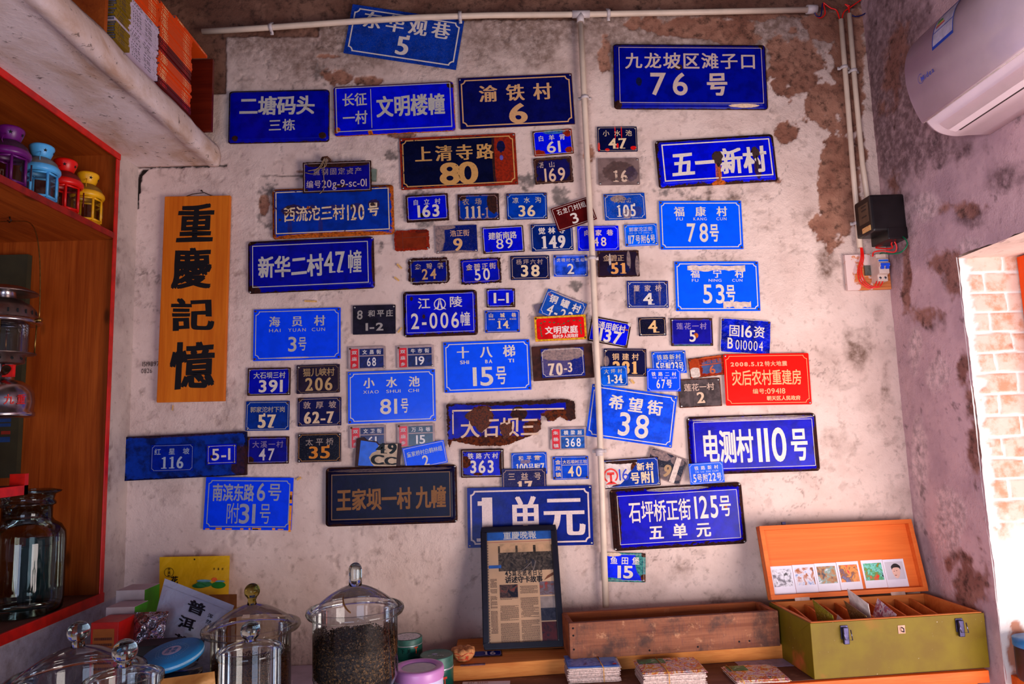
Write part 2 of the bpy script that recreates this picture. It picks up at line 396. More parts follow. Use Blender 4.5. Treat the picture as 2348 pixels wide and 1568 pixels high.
def struct(name, mb, mat, **k):
    o = mb.build(name, mat, **k); o['kind'] = 'structure'; return o
m_ = MB(); m_.box(XR+.006, XR+.42, DY1, DY0+.12, DZ+.012, DZ+.14); m_.box(XR+.006, XR+.42, DY0+.012, DY0+.12, 0, DZ+.012); struct('trim_3', m_, M_wall)
M_conc = plain('concrete', (206, 192, 188), .9, 0, .2, 12)
M_ceil = wood('dark_boards', (70, 48, 36), (44, 30, 24), 0, .6)
struct('floor', MB().box(-2.2, 3.4, -5.2, .15, -.08, 0), M_conc)
struct('ceiling', MB().box(-2.0, 2.0, -4.2, .15, ZC, ZC+.06), M_ceil)
# left wall around the recess
NY0, NY1, NZ0, NZ1 = -.124, -2.3, 1.008, 2.492
def left_attrs(A, B, U, V):
    n1 = fbm(A, B, 8, 71, 5); n2 = fbm(A, B, 30, 73, 5); z = 0*A
    gr = np.maximum(spots([(270, 600, 20, 200, .3), (250, 1100, 14, 160, .4)], U, V, n2, .9, .8), sstep(n1, .55, .7)*.3)
    blue = sstep(NZ0-.01-B, 0, .01)
    return dict(expose=z, cement=blue*.6, grime_shade=gr, hole=z, rough=z+.2), .004*(n1-.5)+.002*(n2-.5)
M_left = plaster('left_limewash', (206, 186, 178), (192, 172, 166), (118, 72, 54), (150, 98, 76), (140, 142, 166), (120, 96, 92))
wallgrid('wall_left', lambda a, b, d: np.stack([XL+d, a, b], 1), -3.0, .005, 0, ZC, .01,
         keep=lambda a, b: ~((a < NY0) & (a > NY1) & (b > NZ0) & (b < NZ1)), attrs=left_attrs, mat=M_left)

# concrete ledge over the recess, plastered
def ledge():
    x0, x1, z0, z1, y0, y1 = XL, -.998, 2.493, 2.572, .0, -2.7
    prof = [(x0, z0), (x0+.08, z0), (x0+.16, z0), (x1-.075, z0-.001), (x1-.045, z0+.001), (x1-.04, z0-.004), (x1-.02, z0-.006), (x1-.006, z0-.002), (x1, z0+.012), (x1+.002, z0+.035), (x1-.001, z0+.06),
            (x1-.012, z1), (x0+.16, z1), (x0, z1)]
    mb = MB(); n = 180
    for i in range(n+1):
        y = y0+(y1-y0)*i/n
        for k, (x, z) in enumerate(prof):
            a = .010*(float(fbm(np.array([y]), np.array([k*.11]), 7, 81, 4)[0])-.5)
            mb.v.append((x+(a if k > 3 else 0), y, z+(a*.8 if 0 < k < 12 else 0)))
    m = len(prof)
    for i in range(n):
        for k in range(m-1): mb.f.append((i*m+k, (i+1)*m+k, (i+1)*m+k+1, i*m+k+1)); mb.sm.append(True)
    mb.f.append(tuple(range(m))); mb.sm.append(False); mb.f.append(tuple(n*m+k for k in range(m))[::-1]); mb.sm.append(False)
    t = NT('ledge_plaster'); co = t.coord(sc=(1, .5, 1)); n1 = t.noise(co, 7, 6, .6, .5); n2 = t.noise(t.coord(), 46, 5, .65)
    col = t.mix(t.ramp(n1, .36, .68), lin((234, 212, 208)), lin((206, 174, 156)))
    col = t.mix(t.math('MULTIPLY', t.ramp(n1, .56, .74), .75), col, lin((176, 128, 96)))
    col = t.mix(t.math('MULTIPLY', t.ramp(n2, .60, .70), .8), col, lin((92, 72, 64)))
    return struct('trim_4', mb, t.fin(col, .85, t.bump(n2, .6, .004)))
ledge()
# ---------------------------------------------------------------- lettering
_tc = bpy.data.curves.new('lettering', 'FONT'); _tc.fill_mode = 'FRONT'; _tc.resolution_u = 5
_to = bpy.data.objects.new('lettering', _tc)
_g = {}
def glyph(ch, off=0.0):
    k = (ch, off)
    if k not in _g:
        _tc.body = ch; _tc.offset = off
        me = _to.to_mesh()
        v = [(p.co.x, p.co.y) for p in me.vertices]; f = [tuple(p.vertices) for p in me.polygons]
        _to.to_mesh_clear(); _g[k] = (v, f)
    return _g[k]
SERIF = {'1': [(.03, 0, .42, .05), (.06, .565, .2, .635)], '4': [(.27, 0, .62, .045)], '7': [(.10, 0, .42, .045), (.0, .56, .09, .69)],
         '2': [(.36, .0, .46, .17)], '5': [(.33, .60, .45, .76)]}
# style: stroke weight, sideways weight, serifs, wobble
STY = {'h': (.014, 0, 0, 0), 'b': (.024, .010, 0, 0), 't': (-.002, 0, 0, 0), 's': (.006, .026, 1, 0), 'S': (.010, .046, 1, 0), 'k': (.016, .006, 0, .024), 'K': (.026, .012, 0, .024),
       'l': (.004, 0, 0, 0), 'L': (-.006, .014, 0, 0), 'r': (.022, .008, 0, 0)}
def lettering(text, x0, x1, y0, y1, style='h', asp=None, mb=None, rseed=1, z=0.0, vertical=False):
    """lay a line of writing into the box (y0 bottom, y1 top)"""
    mb = mb or MB(); off, side, ser, wob = STY[style]; R = random.Random(hash_s(text)+rseed)
    items = []
    for ch in text:
        if ch == ' ': items.append((ch, 0, .42, 0)); continue
        cjk = ord(ch) > 0x2e80; v, f = glyph(ch, 0.0 if cjk else off)
        if cjk: items.append((ch, .03, .94, 1))
        else:
            a = min(p[0] for p in v); b = max(p[0] for p in v)
            if ser and ch == '1': a, b = .03, .42
            items.append((ch, a, b-a, 0))
    n = len(items); H = y1-y0; Wd = x1-x0
    sy = [H/(.92 if it[3] else .69) for it in items]
    tot = sum(it[2]*s for it, s in zip(items, sy))
    if n == 1: a = asp or min(1.5, Wd/tot); gap = 0; x = x0+(Wd-tot*a)/2
    else:
        avg = tot/n
        if asp is None:
            a = Wd/(tot+(n-1)*avg*(.42 if not any(i[3] for i in items) else .20 if not all(i[3] for i in items) else .05))
            if all(i[3] for i in items): a = min(1.0, a)
        else: a = asp
        gap = (Wd-tot*a)/(n-1); x = x0
    for (ch, bx, bw, cj), s in zip(items, sy):
        if ch != ' ':
            v, f = glyph(ch, 0.0 if cj else off); sx = s*a; yb = y0+(.08*s if cj else 0)
            q = R.uniform(-wob, wob); sh = R.uniform(-wob, wob)*1.5+wob*.4; k = R.uniform(1-wob, 1+wob*.6)
            def T(px, py, dx=0, kz=0):
                cx = bx+bw/2; cy = .38; u = (px-cx+dx)*k; w = (py-cy)*k
                u += sh*w; w += q*u+wob*.8*u
                if wob: u += wob*.35*math.sin(w*9+u*5); w += wob*.35*math.sin(u*8-w*4)
                return (x+(u+bw/2)*sx, yb+(w+cy)*s, z+kz*.00005)
            if cj: D = [(0, 0)]+([(ix*(off*.8+side), iy*off*.8) for ix in (-1, 1) for iy in (-1, 1)] if off > 0 else [(-side, 0), (side, 0)] if side else [])
            else: D = [(0, 0)]+([(-side, 0), (side, 0)] if side else [])
            for kz, (dx, dy) in enumerate(D):
                mb.add([T(p[0], p[1]+dy, dx, kz) for p in v], f)
            if ser:
                for (a0, b0, a1, b1) in SERIF.get(ch, ()):
                    mb.add([T(a0, b0, 0, 5), T(a1, b0, 0, 5), T(a1, b1, 0, 5), T(a0, b1, 0, 5)], [(0, 1, 2, 3)])
        x += bw*s*a+gap
    return mb
def hash_s(s): return sum((i+1)*ord(c) for i, c in enumerate(s)) % 9973
def ringpath(w, h, ins, r, kind, n=6):
    """closed path inset in a w x h plate centred on 0; concave, convex or plain corners"""
    X, Y = w/2-ins, h/2-ins; pts = []
    for sx, sy, a in ((1, 1, 0), (-1, 1, 1), (-1, -1, 2), (1, -1, 3)):
        if kind == 'plain' or r <= 0: pts += [(sx*X, sy*Y)]*(n+1); continue
        for i in range(n+1):
            t = i/n
            if kind == 'round':
                q = (a+t)*math.pi/2; pts.append((sx*(X-r)+r*math.cos(q), sy*(Y-r)+r*math.sin(q)))
            else:
                q = (a+3-t)*math.pi/2
                if kind == 'notch': q = (a+3-t)*math.pi/2
                pts.append((sx*X+r*math.cos(q), sy*Y+r*math.sin(q)))
    return pts
def concave(w, h, ins, r, wd, n=6):
    """inner edge that keeps its distance wd from the outer concave path"""
    X, Y = w/2-ins, h/2-ins; pts = []; rr = r+wd
    a0 = math.asin(min(.9, wd/rr))
    for sx, sy, a in ((1, 1, 0), (-1, 1, 1), (-1, -1, 2), (1, -1, 3)):
        for i in range(n+1):
            t = a0+(math.pi/2-2*a0)*i/n; q = (a+3)*math.pi/2-t
            pts.append((sx*X+rr*math.cos(q), sy*Y+rr*math.sin(q)))
    return pts
def border(mb, w, h, ins, wd, r, kind, z):
    o = ringpath(w, h, ins, r, kind); i = concave(w, h, ins, r, wd) if kind == 'concave' else ringpath(w, h, ins+wd, max(0, r-wd), kind)
    n = len(o); mb.add([(x, y, z) for x, y in o]+[(x, y, z) for x, y in i], [(k, (k+1) % n, n+(k+1) % n, n+k) for k in range(n)])
    return mb

# ---------------------------------------------------------------- enamel
RUSTS = {'rust': ((96, 38, 12), (44, 20, 14)), 'brown': ((58, 26, 20), (34, 18, 18)), 'red': ((150, 34, 8), (110, 26, 10)), 'orange': ((190, 92, 22), (120, 52, 14)),
         'grey': ((150, 122, 116), (112, 94, 96)), 'white': ((214, 196, 184), (190, 168, 156)), 'paint': ((225, 16, 14), (190, 10, 10)), 'green': ((70, 140, 130), (30, 80, 90)),
         'yellow': ((238, 150, 20), (214, 120, 10)), 'navy': ((10, 14, 70), (6, 8, 40)), 'black': ((14, 10, 14), (6, 5, 8)), 'cream': ((222, 190, 160), (196, 164, 138)),
         'sky': ((30, 110, 215), (20, 90, 190))}
def enamel(name, col, w, h, seed=0, rust=.0, edge=.0, kind='rust', speck=0.0, speckc=(150, 150, 150), marks=(), rough=.28, fade=.12, bumpy=.15, spec=.12):
    t = NT(name); co = t.coord(off=(seed*.37, seed*.71, 0)); ge = t.n('ShaderNodeTexCoord').outputs['Generated']
    n1 = t.noise(co, 26, 5, .62); n2 = t.noise(co, 110, 4, .6); n3 = t.noise(co, 420, 2, .6)
    if col[2] > 90 and col[2] > col[0]*2.2: col = (max(0, col[0]-14), max(0, int(col[1]*.94)-3), min(255, int(col[2]*1.16)))
    a = lin(col); c2 = tuple(x*(1-fade*3) for x in a[:3])+(1,)
    c = t.mix(t.ramp(n1, .38, .66), a, c2)
    if speck:
        c = t.mix(t.math('MULTIPLY', t.ramp(n3, .63-.14*speck, .72-.10*speck), min(1, .25+speck*.4)), c, lin(speckc))
    sp = t.n('ShaderNodeSeparateXYZ'); t.l(ge, sp.inputs[0]); gx, gy = sp.outputs[0], sp.outputs[1]
    rg = rough
    wob = t.math('MULTIPLY', t.math('SUBTRACT', t.math('ADD', t.math('MULTIPLY', n1, .55), t.math('MULTIPLY', n2, .45)), .5), 2.0)
    rk = RUSTS[kind]; rc = t.mix(t.ramp(n2, .38, .66), lin(rk[0]), lin(rk[1]))
    if rust or edge:
        ex = t.math('MULTIPLY', t.math('MINIMUM', gx, t.math('SUBTRACT', 1.0, gx)), w)
        ey = t.math('MULTIPLY', t.math('MINIMUM', gy, t.math('SUBTRACT', 1.0, gy)), h)
        ed = t.math('MINIMUM', ex, ey); cor = t.math('ADD', ex, ey)
        e = t.math('SUBTRACT', 1.0, t.math('DIVIDE', ed, max(edge, 1e-4)))
        e2 = t.math('SUBTRACT', 1.0, t.math('DIVIDE', cor, max(edge, 1e-4)*3.2))
        e = t.math('MAXIMUM', t.math('MAXIMUM', e, e2), -1.4+rust)
        f = t.ramp(t.math('ADD', e, t.math('MULTIPLY', wob, 1.9)), .02, .18)
        c = t.mix(f, c, rc); rg = t.mix(f, (rough,)*3+(1,), (.8,)*3+(1,))
    for i, mk in enumerate(marks):
        fx, fy, rx, ry, kd = mk[:5]; st = mk[5] if len(mk) > 5 else 1.0; am = mk[6] if len(mk) > 6 else .8
        dx = t.math('DIVIDE', t.math('SUBTRACT', gx, fx), rx); dy = t.math('DIVIDE', t.math('SUBTRACT', gy, 1-fy), ry)
        rr = t.math('ADD', t.math('MULTIPLY', dx, dx), t.math('MULTIPLY', dy, dy))
        f = t.ramp(t.math('ADD', t.math('SUBTRACT', 1.0, rr), t.math('MULTIPLY', wob, am)), 0, .22)
        f = t.math('MULTIPLY', f, st)
        mk_ = RUSTS[kd]; c = t.mix(f, c, t.mix(t.ramp(n2, .38, .66), lin(mk_[0]), lin(mk_[1])))
        rg = t.mix(f, rg if not isinstance(rg, float) else (rg,)*3+(1,), (.75,)*3+(1,))
    t.b.inputs['Specular IOR Level'].default_value = spec
    return t.fin(c, rg, t.bump(n1, bumpy, .004))
def ink(col, worn=0.0, under=(20, 22, 70), seed=0, marks=None):
    k = ('ink', col, round(worn, 2), under, seed)
    if k in _mc: return _mc[k]
    t = NT('lettering_paint'); co = t.coord(off=(seed*.31, seed*.17, 0)); n1 = t.noise(co, 60, 5, .65); n2 = t.noise(co, 240, 3)
    a = lin(col); c = t.mix(t.ramp(n2, .35, .7), a, tuple(x*.86 for x in a[:3])+(1,))
    if worn: c = t.mix(t.ramp(n1, .70-.34*worn, .74-.30*worn), c, lin(under))
    t.b.inputs['Specular IOR Level'].default_value = .3
    _mc[k] = t.fin(c, .5); return _mc[k]
M_screw = plain('screw_metal', (176, 170, 166), .35, .9, .2, 200)
M_rivet = plain('rusty_screw', (96, 54, 30), .7, .3, .3, 300)

def fit(q, y=0.0):
    p = [W(u, v, y) for u, v in q]; c = sum(p, Vector())/4
    ex = ((p[1]-p[0])+(p[2]-p[3]))/2; ey = ((p[0]-p[3])+(p[1]-p[2]))/2
    return c, ex.length, ey.length, math.atan2(ex.z, ex.x)
def place(o, c, th, z):
    m = Matrix(((math.cos(th), -math.sin(th), 0, c.x), (0, 0, -1, c.y-z), (math.sin(th), math.cos(th), 0, c.z), (0, 0, 0, 1)))
    o.matrix_world = m
PLATES = {}
TH = .0016
def plate(q, label, col, lines=(), z=.004, dish=0, bd=None, bcol=(222, 206, 196), lcol=(222, 206, 196), worn=0.0, rust=0.0, edge=0.0, kind='rust', marks=(),
          speck=0.0, speckc=(150, 150, 150), rough=.28, ragged=0.0, outline=None, screws='rr', under=None, thick=TH, name='house_number_plate', cat='house number plate', extra=None, fade=.12, corner=.002, bumpy=.15, spec=.12, blobs=(),
          group='street and house number plates on the wall'):
    seed = len(PLATES)+1; c, w, h, th = fit(q, -z-(.004 if dish else thick)); R = random.Random(seed*13)
    mat = enamel('enamel', col, w, h, seed, rust, edge, kind, speck, speckc, marks, rough, fade, bumpy, spec)
    mb = MB(); top = thick
    if outline is not None:
        pts = [((fx-.5)*w, (.5-fy)*h) for fx, fy in outline]
        out = []
        for i in range(len(pts)):
            a, b = pts[i], pts[(i+1) % len(pts)]; L = math.hypot(b[0]-a[0], b[1]-a[1]); k = max(1, int(L/.004)) if ragged else 1
            for j in range(k):
                t = j/k; s = ragged if 0 < t else 0
                out.append((a[0]+(b[0]-a[0])*t+R.uniform(-s, s), a[1]+(b[1]-a[1])*t+R.uniform(-s, s)))
        mb.prism(out, thick)
    elif dish:
        e1 = dish; cr = .012
        loops = [(0, 0, cr), (0, .0015, cr), (e1*.55, .0022, cr*.8), (e1*.75, .005, cr*.8), (e1*1.0, .0105, cr*.9), (e1*1.25, .0135, cr), (e1*1.6, .0145, cr)]
        b0 = 0; n = None
        for ins, zz, r in loops:
            pp = ringpath(w, h, ins, r, 'round', 5); n = len(pp); mb.v += [(x+R.uniform(-.0004, .0004), y+R.uniform(-.0004, .0004), zz) for x, y in pp]
        for k in range(len(loops)-1):
            for i in range(n): mb.f.append((k*n+i, k*n+(i+1) % n, (k+1)*n+(i+1) % n, (k+1)*n+i)); mb.sm.append(k > 0)
        mb.f.append(tuple((len(loops)-1)*n+i for i in range(n))); mb.sm.append(False)
        mb.f.append(tuple(range(n))[::-1]); mb.sm.append(False)
        top = .0145
    else:
        pp = ringpath(w, h, 0, corner, 'round', 4)
        if ragged:
            out = []
            for i in range(len(pp)):
                a, b = pp[i], pp[(i+1) % len(pp)]; L = math.hypot(b[0]-a[0], b[1]-a[1]); k = max(1, int(L/.004))
                for j in range(k):
                    t = j/k; out.append((a[0]+(b[0]-a[0])*t+R.uniform(-ragged, ragged), a[1]+(b[1]-a[1])*t+R.uniform(-ragged, ragged)))
            pp = out
        mb.prism(pp, thick)
    o = mb.build(name, mat); place(o, Vector((c.x, 0, c.z)), th, z); tag(o, label, cat, group)
    if dish: o.data.polygons.foreach_set('use_smooth', [True]*0 or [p for p in mb.sm])
    zt = top+.0003; un = under or tuple(int(x*.7) for x in col)
    FX = lambda f: (f-.5)*w
    FY = lambda f: (.5-f)*h
    if bd:
        kd, ins, wd, r = bd
        border(MB(), w, h, ins, wd, r, kd, zt).build('border_line', ink(bcol, worn*.8, un, seed), o) if kd else None
    for ln in lines:
        tx, x0, x1, y0, y1 = ln[:5]; st = ln[5] if len(ln) > 5 else 'h'; lc = ln[6] if len(ln) > 6 and ln[6] else lcol; wn = ln[7] if len(ln) > 7 else worn
        asp = ln[8] if len(ln) > 8 else None
        nm = 'number_lettering' if any(ch.isdigit() for ch in tx) else 'street_name_lettering'
        m = lettering(tx, FX(x0), FX(x1), FY(y1), FY(y0), st, asp, z=zt+.0002)
        m.build(nm, ink(lc, wn, un, seed), o)
    if screws:
        s = .0065
        for ch, sx, sy in zip(screws, (-1, 1, 1, -1), (1, -1, 1, -1)):
            if ch == '-': continue
            k = MB(); k.lathe([(0, .0026), (.0012, .0026), (.0016, .0022), (.0026, .0024), (.0036, .0014), (.0038, 0)], 12)
            e = k.build('screw', M_screw if ch == 's' else M_rivet, o); e.location = (sx*(w/2-s), sy*(h/2-s), .0016)
    for i, (fx, fy, rx, ry, kd) in enumerate(blobs):
        pts = []; n = 40
        for k in range(n):
            a = 2*math.pi*k/n; q = 1+.16*math.sin(3*a+i+seed)+.10*math.sin(7*a+2*i)+R.uniform(-.05, .05); pts.append((FX(fx)+rx*w*q*math.cos(a), FY(fy)+ry*h*q*math.sin(a)))
        m = MB(); m.prism(pts, .0004); k_ = RUSTS[kd]; t = NT('rust_spot'); n1 = t.noise(t.coord(), 150, 5, .65)
        e = m.build('rust_spot', t.fin(t.mix(t.ramp(n1, .38, .66), lin(k_[0]), lin(k_[1])), .85, t.bump(n1, .5, .002)), o); e.location.z = zt+.0007
    if extra: extra(o, w, h, zt, FX, FY)
    PLATES[label] = o
    return o
def rect(mb, x0, x1, y0, y1, z): return mb.add([(x0, y0, z), (x1, y0, z), (x1, y1, z), (x0, y1, z)], [(0, 1, 2, 3)])
def torn(o, x0, x1, y0, y1, z, mat=None, name='paper_scrap', j=.0035):
    R = random.Random(int(abs(x0)*1e5)); a = []; n = 14
    for i in range(n+1): a.append((x0+(x1-x0)*i/n, y0+R.uniform(-j, j)))
    for i in range(n, -1, -1): a.append((x0+(x1-x0)*i/n, y1+R.uniform(-j, j)*.6))
    mb = MB(); mb.prism(a, .0004); e = mb.build(name, mat or plain('old_paper', (216, 190, 178), .9, 0, .12, 90), o); e.location.z = z
    return e
# ---------------------------------------------------------------- the plates on the wall
WH, CR, TAN, GY, GOLD = (226, 210, 202), (232, 200, 160), (214, 160, 110), (190, 182, 176), (205, 150, 84)
DEEP, ENA, BRI, NAVY, MID = (10, 12, 150), (10, 14, 190), (6, 92, 236), (8, 10, 62), (14, 58, 140)
CC = ('concave', .006, .0022, .007)
def big(i=.010, wd=.004, r=.016): return ('concave', i, wd, r)
def thin(i=.006, wd=.0018): return ('plain', i, wd, 0)

# ---- top row
plate([(809, 9), (1062, 48), (1048, 160), (787, 122)], 'speckled blue plate 5 hung crooked behind the pipe at the top of the wall', (22, 62, 140),
      [('东华观巷', .12, .89, .10, .43, 's'), ('5', .45, .55, .50, .86, 's')], bd=('concave', .012, .005, .016), speck=.5, speckc=(100, 110, 146), screws='----', z=.006)
plate([(521, 208), (754, 206), (756, 323), (526, 331)], 'deep blue enamel plate with two lines of grey brush writing and no border, top left', (8, 10, 140),
      [('二塘码头', .12, .86, .14, .49, 'K', GY), ('三栋', .41, .67, .58, .80, 'k', GY)], dish=.008, edge=.004, kind='brown', marks=[(.08, .92, .03, .05, 'brown'), (.94, .9, .04, .06, 'brown'), (.80, .36, .012, .02, 'brown')], screws='----')
plate([(762, 199), (1039, 186), (1045, 299), (768, 313)], 'blue enamel plate split by a vertical white line, beside the tan bordered plate 6', (10, 14, 190),
      [('长征', .08, .28, .18, .43, 'k', GY), ('一村', .08, .28, .54, .80, 'k', GY), ('文明楼幢', .36, .92, .27, .68, 'K', GY)], dish=.007, bd=('plain', .011, .003, 0), bcol=GY, edge=.003, kind='orange', marks=[(.03, .9, .03, .06, 'orange'), (.97, .1, .03, .07, 'brown'), (.3, .97, .02, .04, 'orange')], screws='-r--',
      extra=lambda o, w, h, z, FX, FY: rect(MB(), FX(.315)-.0012, FX(.315)+.0012, FY(.89), FY(.11), z).build('divider_line', ink(GY, 0, DEEP, 3), o))
plate([(1050, 179), (1310, 168), (1319, 284), (1056, 297)], 'navy plate 6 with wide tan border and tan writing, under the crooked plate 5', (6, 10, 84),
      [('渝铁村', .18, .81, .17, .49, 's', TAN), ('6', .43, .59, .56, .92, 'b', TAN, 0, 1.35)], bd=('concave', .009, .0048, .014), bcol=TAN, speck=.15, speckc=(60, 60, 90), screws='s-s-', rust=.1, edge=.002)
plate([(1405, 100), (1755, 103), (1761, 251), (1409, 250)], 'largest blue enamel plate, numbered 76, at the upper right of the wall', (10, 14, 128),
      [('九龙坡区滩子口', .075, .93, .16, .40, 'k', (206, 178, 166)), ('76', .235, .475, .47, .80, 'h', (206, 178, 166)), ('号', .60, .735, .46, .81, 'K', (206, 178, 166))], dish=.012, bd=('plain', .019, .0022, 0), bcol=(206, 178, 166), edge=.004, kind='brown',
      marks=[(.16, .60, .02, .07, 'navy'), (.84, .95, .10, .02, 'cream'), (.42, .38, .03, .05, 'brown'), (.02, .95, .03, .07, 'brown'), (.97, .05, .02, .05, 'brown')], screws='----', z=.010)
plate([(1500, 323), (1772, 307), (1785, 415), (1513, 432)], 'blue enamel plate with two big rust spots dripping over its white brush writing', (10, 14, 190),
      [('五一新村', .115, .91, .28, .80, 'K')], dish=.011, bd=('plain', .020, .0046, 0), edge=.009, kind='brown',
      marks=[(.50, .46, .045, .15, 'brown'), (.50, .75, .028, .28, 'orange', .9), (.82, .40, .035, .13, 'brown'), (.83, .70, .03, .26, 'brown', .9), (.5, .97, .06, .05, 'orange')], screws='s---', z=.008, blobs=[(.505, .47, .040, .15, 'brown'), (.505, .76, .012, .20, 'orange'), (.825, .40, .030, .12, 'brown'), (.83, .62, .010, .16, 'brown')])
plate([(916, 318), (1182, 304), (1187, 423), (920, 435)], 'dark plate 80 with gold numerals whose right end has rusted red', (6, 10, 46),
      [('上清寺路', .13, .80, .18, .48, 's', GOLD, .25), ('80', .335, .66, .53, .93, 'b', GOLD, .15, 1.3)], bd=('concave', .009, .004, .012), bcol=GOLD, worn=.35, edge=.008, rust=.25, kind='red',
      marks=[(.93, .5, .135, .9, 'red', 1, .35), (.87, .25, .04, .12, 'navy'), (.87, .47, .016, .05, 'sky', .6), (.80, .5, .012, .5, 'brown')], speck=.2, speckc=(50, 50, 70), screws='srss')
# ---- small plates round the pipe
plate([(1221, 301), (1311, 295), (1315, 351), (1225, 359)], 'bright blue plate 61 with rusted corners, left of the pipe', (10, 16, 210),
      [('白羊背', .13, .82, .20, .42, 'k'), ('61', .33, .68, .46, .90, 'h')], bd=thin(.004, .0012), edge=.006, marks=[(.9, .1, .14, .22, 'red'), (.1, .95, .2, .2, 'red'), (.9, .85, .12, .14, 'red'), (.55, .08, .3, .1, 'green', .6)], screws='sss-')
plate([(1226, 363), (1311, 359), (1314, 416), (1224, 424)], 'dark brown rusted plate 169 under the bright blue plate 61', (22, 18, 84),
      [('塔山', .10, .55, .16, .38, 'k', (190, 160, 150), .5), ('169', .26, .80, .42, .92, 'h', (220, 180, 150), .15)], edge=.012, rust=.55, kind='brown', ragged=.0012, screws='r--r', bd=thin(.004, .001), bcol=(150, 110, 90), worn=.3)
plate([(1369, 291), (1460, 290), (1462, 347), (1371, 348)], 'navy plate 47 splashed with red paint, right of the pipe', (8, 12, 60),
      [('小水池', .14, .87, .14, .38, 'l', CR), ('47', .28, .72, .47, .88, 's', CR)], bd=('concave', .004, .0008, .006), bcol=CR, marks=[(.45, .2, .014, .34, 'paint'), (.61, .2, .014, .3, 'paint'), (.9, .86, .08, .08, 'paint'), (.24, .92, .06, .06, 'paint'), (.03, .8, .03, .18, 'paint'), (.5, .78, .03, .12, 'paint')], screws='sss-')
plate([(1370, 363), (1467, 362), (1465, 423), (1373, 425)], 'worn grey plate with a faint 16, right of the pipe', (126, 100, 96),
      [('16', .36, .70, .46, .88, 's', (214, 180, 156), .45)], marks=[(.5, .5, .42, .40, 'brown', .55), (.8, .6, .16, .3, 'navy', .5)], worn=.5, screws='-sss', rough=.6)
plate([(696, 373), (854, 367), (849, 438), (693, 443)], 'purple enamel tag tied up with string over the rusty 120 plate', (28, 14, 118),
      [('重钢固定资产', .15, .86, .22, .43, 'h', (150, 126, 130), .45), ('编号20g-9-sc-01', .05, .93, .60, .84, 'l', (206, 180, 176), .15)], bd=('plain', .005, .0016, 0), bcol=(190, 170, 170), worn=.35, edge=.009, rust=.2, kind='brown', marks=[(.5, .08, .5, .13, 'brown'), (.55, .8, .1, .06, 'brown')], z=.026, screws='----', ragged=.0008)
plate([(622, 434), (902, 423), (904, 536), (627, 549)], 'wide blue plate 120 with rust bleeding from its writing', (12, 54, 138),
      [('西流沱三村', .10, .60, .39, .68, 'k', CR, .45), ('120', .62, .76, .40, .70, 'h', CR, .4), ('号', .79, .88, .37, .64, 'K', CR, .45)], dish=.009, bd=('plain', .015, .0034, 0), bcol=CR, worn=.4, edge=.010, kind='orange',
      marks=[(.18, .46, .10, .12, 'brown', .8), (.33, .46, .05, .10, 'brown', .6), (.5, .44, .08, .06, 'brown', .6), (.7, .46, .06, .10, 'brown', .6), (.84, .40, .05, .10, 'brown', .8), (.5, .97, .5, .05, 'orange'), (.15, .8, .02, .2, 'brown', .4), (.4, .8, .02, .2, 'brown', .4)], screws='s---', z=.006, rough=.4, under=(84, 34, 12), blobs=[(.14, .40, .02, .03, 'brown'), (.07, .64, .010, .025, 'brown'), (.30, .42, .012, .03, 'orange'), (.83, .40, .018, .035, 'brown'), (.66, .42, .010, .03, 'brown')])
plate([(567, 553), (855, 543), (861, 659), (570, 675)], 'deep blue enamel plate 47 with rounded rim, in the left column of large plates', (8, 10, 132),
      [('新华二村', .09, .60, .32, .72, 'K', GY), ('47', .61, .77, .28, .68, 's', GY), ('幢', .795, .905, .27, .70, 'k', GY)], dish=.011, bd=('plain', .019, .003, 0), bcol=GY, edge=.005, kind='brown', marks=[(.04, .94, .07, .10, 'brown'), (.99, .5, .012, .5, 'brown'), (.03, .03, .04, .06, 'brown')], screws='r-ss', z=.006)
plate([(929, 448), (1026, 443), (1030, 503), (933, 510)], 'glossy blue enamel plate 163 on a dark metal backing', (10, 14, 180),
      [('自立村', .17, .82, .18, .38, 'k', (190, 180, 190)), ('163', .27, .78, .41, .84, 'r')], bd=thin(.007, .0012), edge=.007, kind='brown', marks=[(.37, .77, .05, .09, 'black'), (.54, .78, .03, .07, 'black'), (.5, .97, .5, .06, 'brown')], thick=.008, screws='srs-', ragged=.0006)
plate([(1048, 446), (1144, 443), (1145, 504), (1051, 507)], 'corroded blue plate 111 with a brown patch at the right', (16, 54, 130),
      [('农场', .12, .58, .17, .40, 'b', (150, 124, 120), .3), ('111', .17, .56, .46, .90, 'S', (206, 176, 150), .1), ('-1', .58, .74, .52, .90, 's', (170, 130, 120), .2)], edge=.006, rust=.3, kind='brown', marks=[(.88, .3, .18, .5, 'brown'), (.1, .1, .12, .15, 'brown')], bd=CC, bcol=(150, 110, 100), worn=.6, screws='-s--')
plate([(1160, 444), (1253, 441), (1256, 502), (1163, 504)], 'mid blue plate 36 with fine pale border, third in the row under the gold 80', (14, 64, 148),
      [('凉水沟', .15, .86, .16, .38, 'l', (220, 200, 160)), ('36', .30, .69, .47, .88, 's', CR)], bd=('concave', .005, .0013, .009), bcol=(190, 200, 190), screws='rsr-', edge=.002, kind='brown')
plate([(902, 530), (983, 525), (985, 572), (906, 576)], 'blank plate completely rusted red-orange', (128, 40, 14), [], kind='red', rust=.9, edge=.01, ragged=.0016, marks=[(.8, .1, .2, .1, 'black', .5)], screws='-s--', rough=.85, outline=[(.06, 0), (.94, 0), (1, .08), (1, .95), (.94, 1), (.06, 1), (0, .9), (0, .1)],
      extra=lambda o, w, h, z, FX, FY: rect(rect(MB(), FX(.24), FX(.25), FY(.95), FY(.05), z), FX(.25), FX(.96), FY(.37), FY(.35), z).build('partition_lines', ink((104, 50, 36), .4, (128, 40, 14), 2), o))
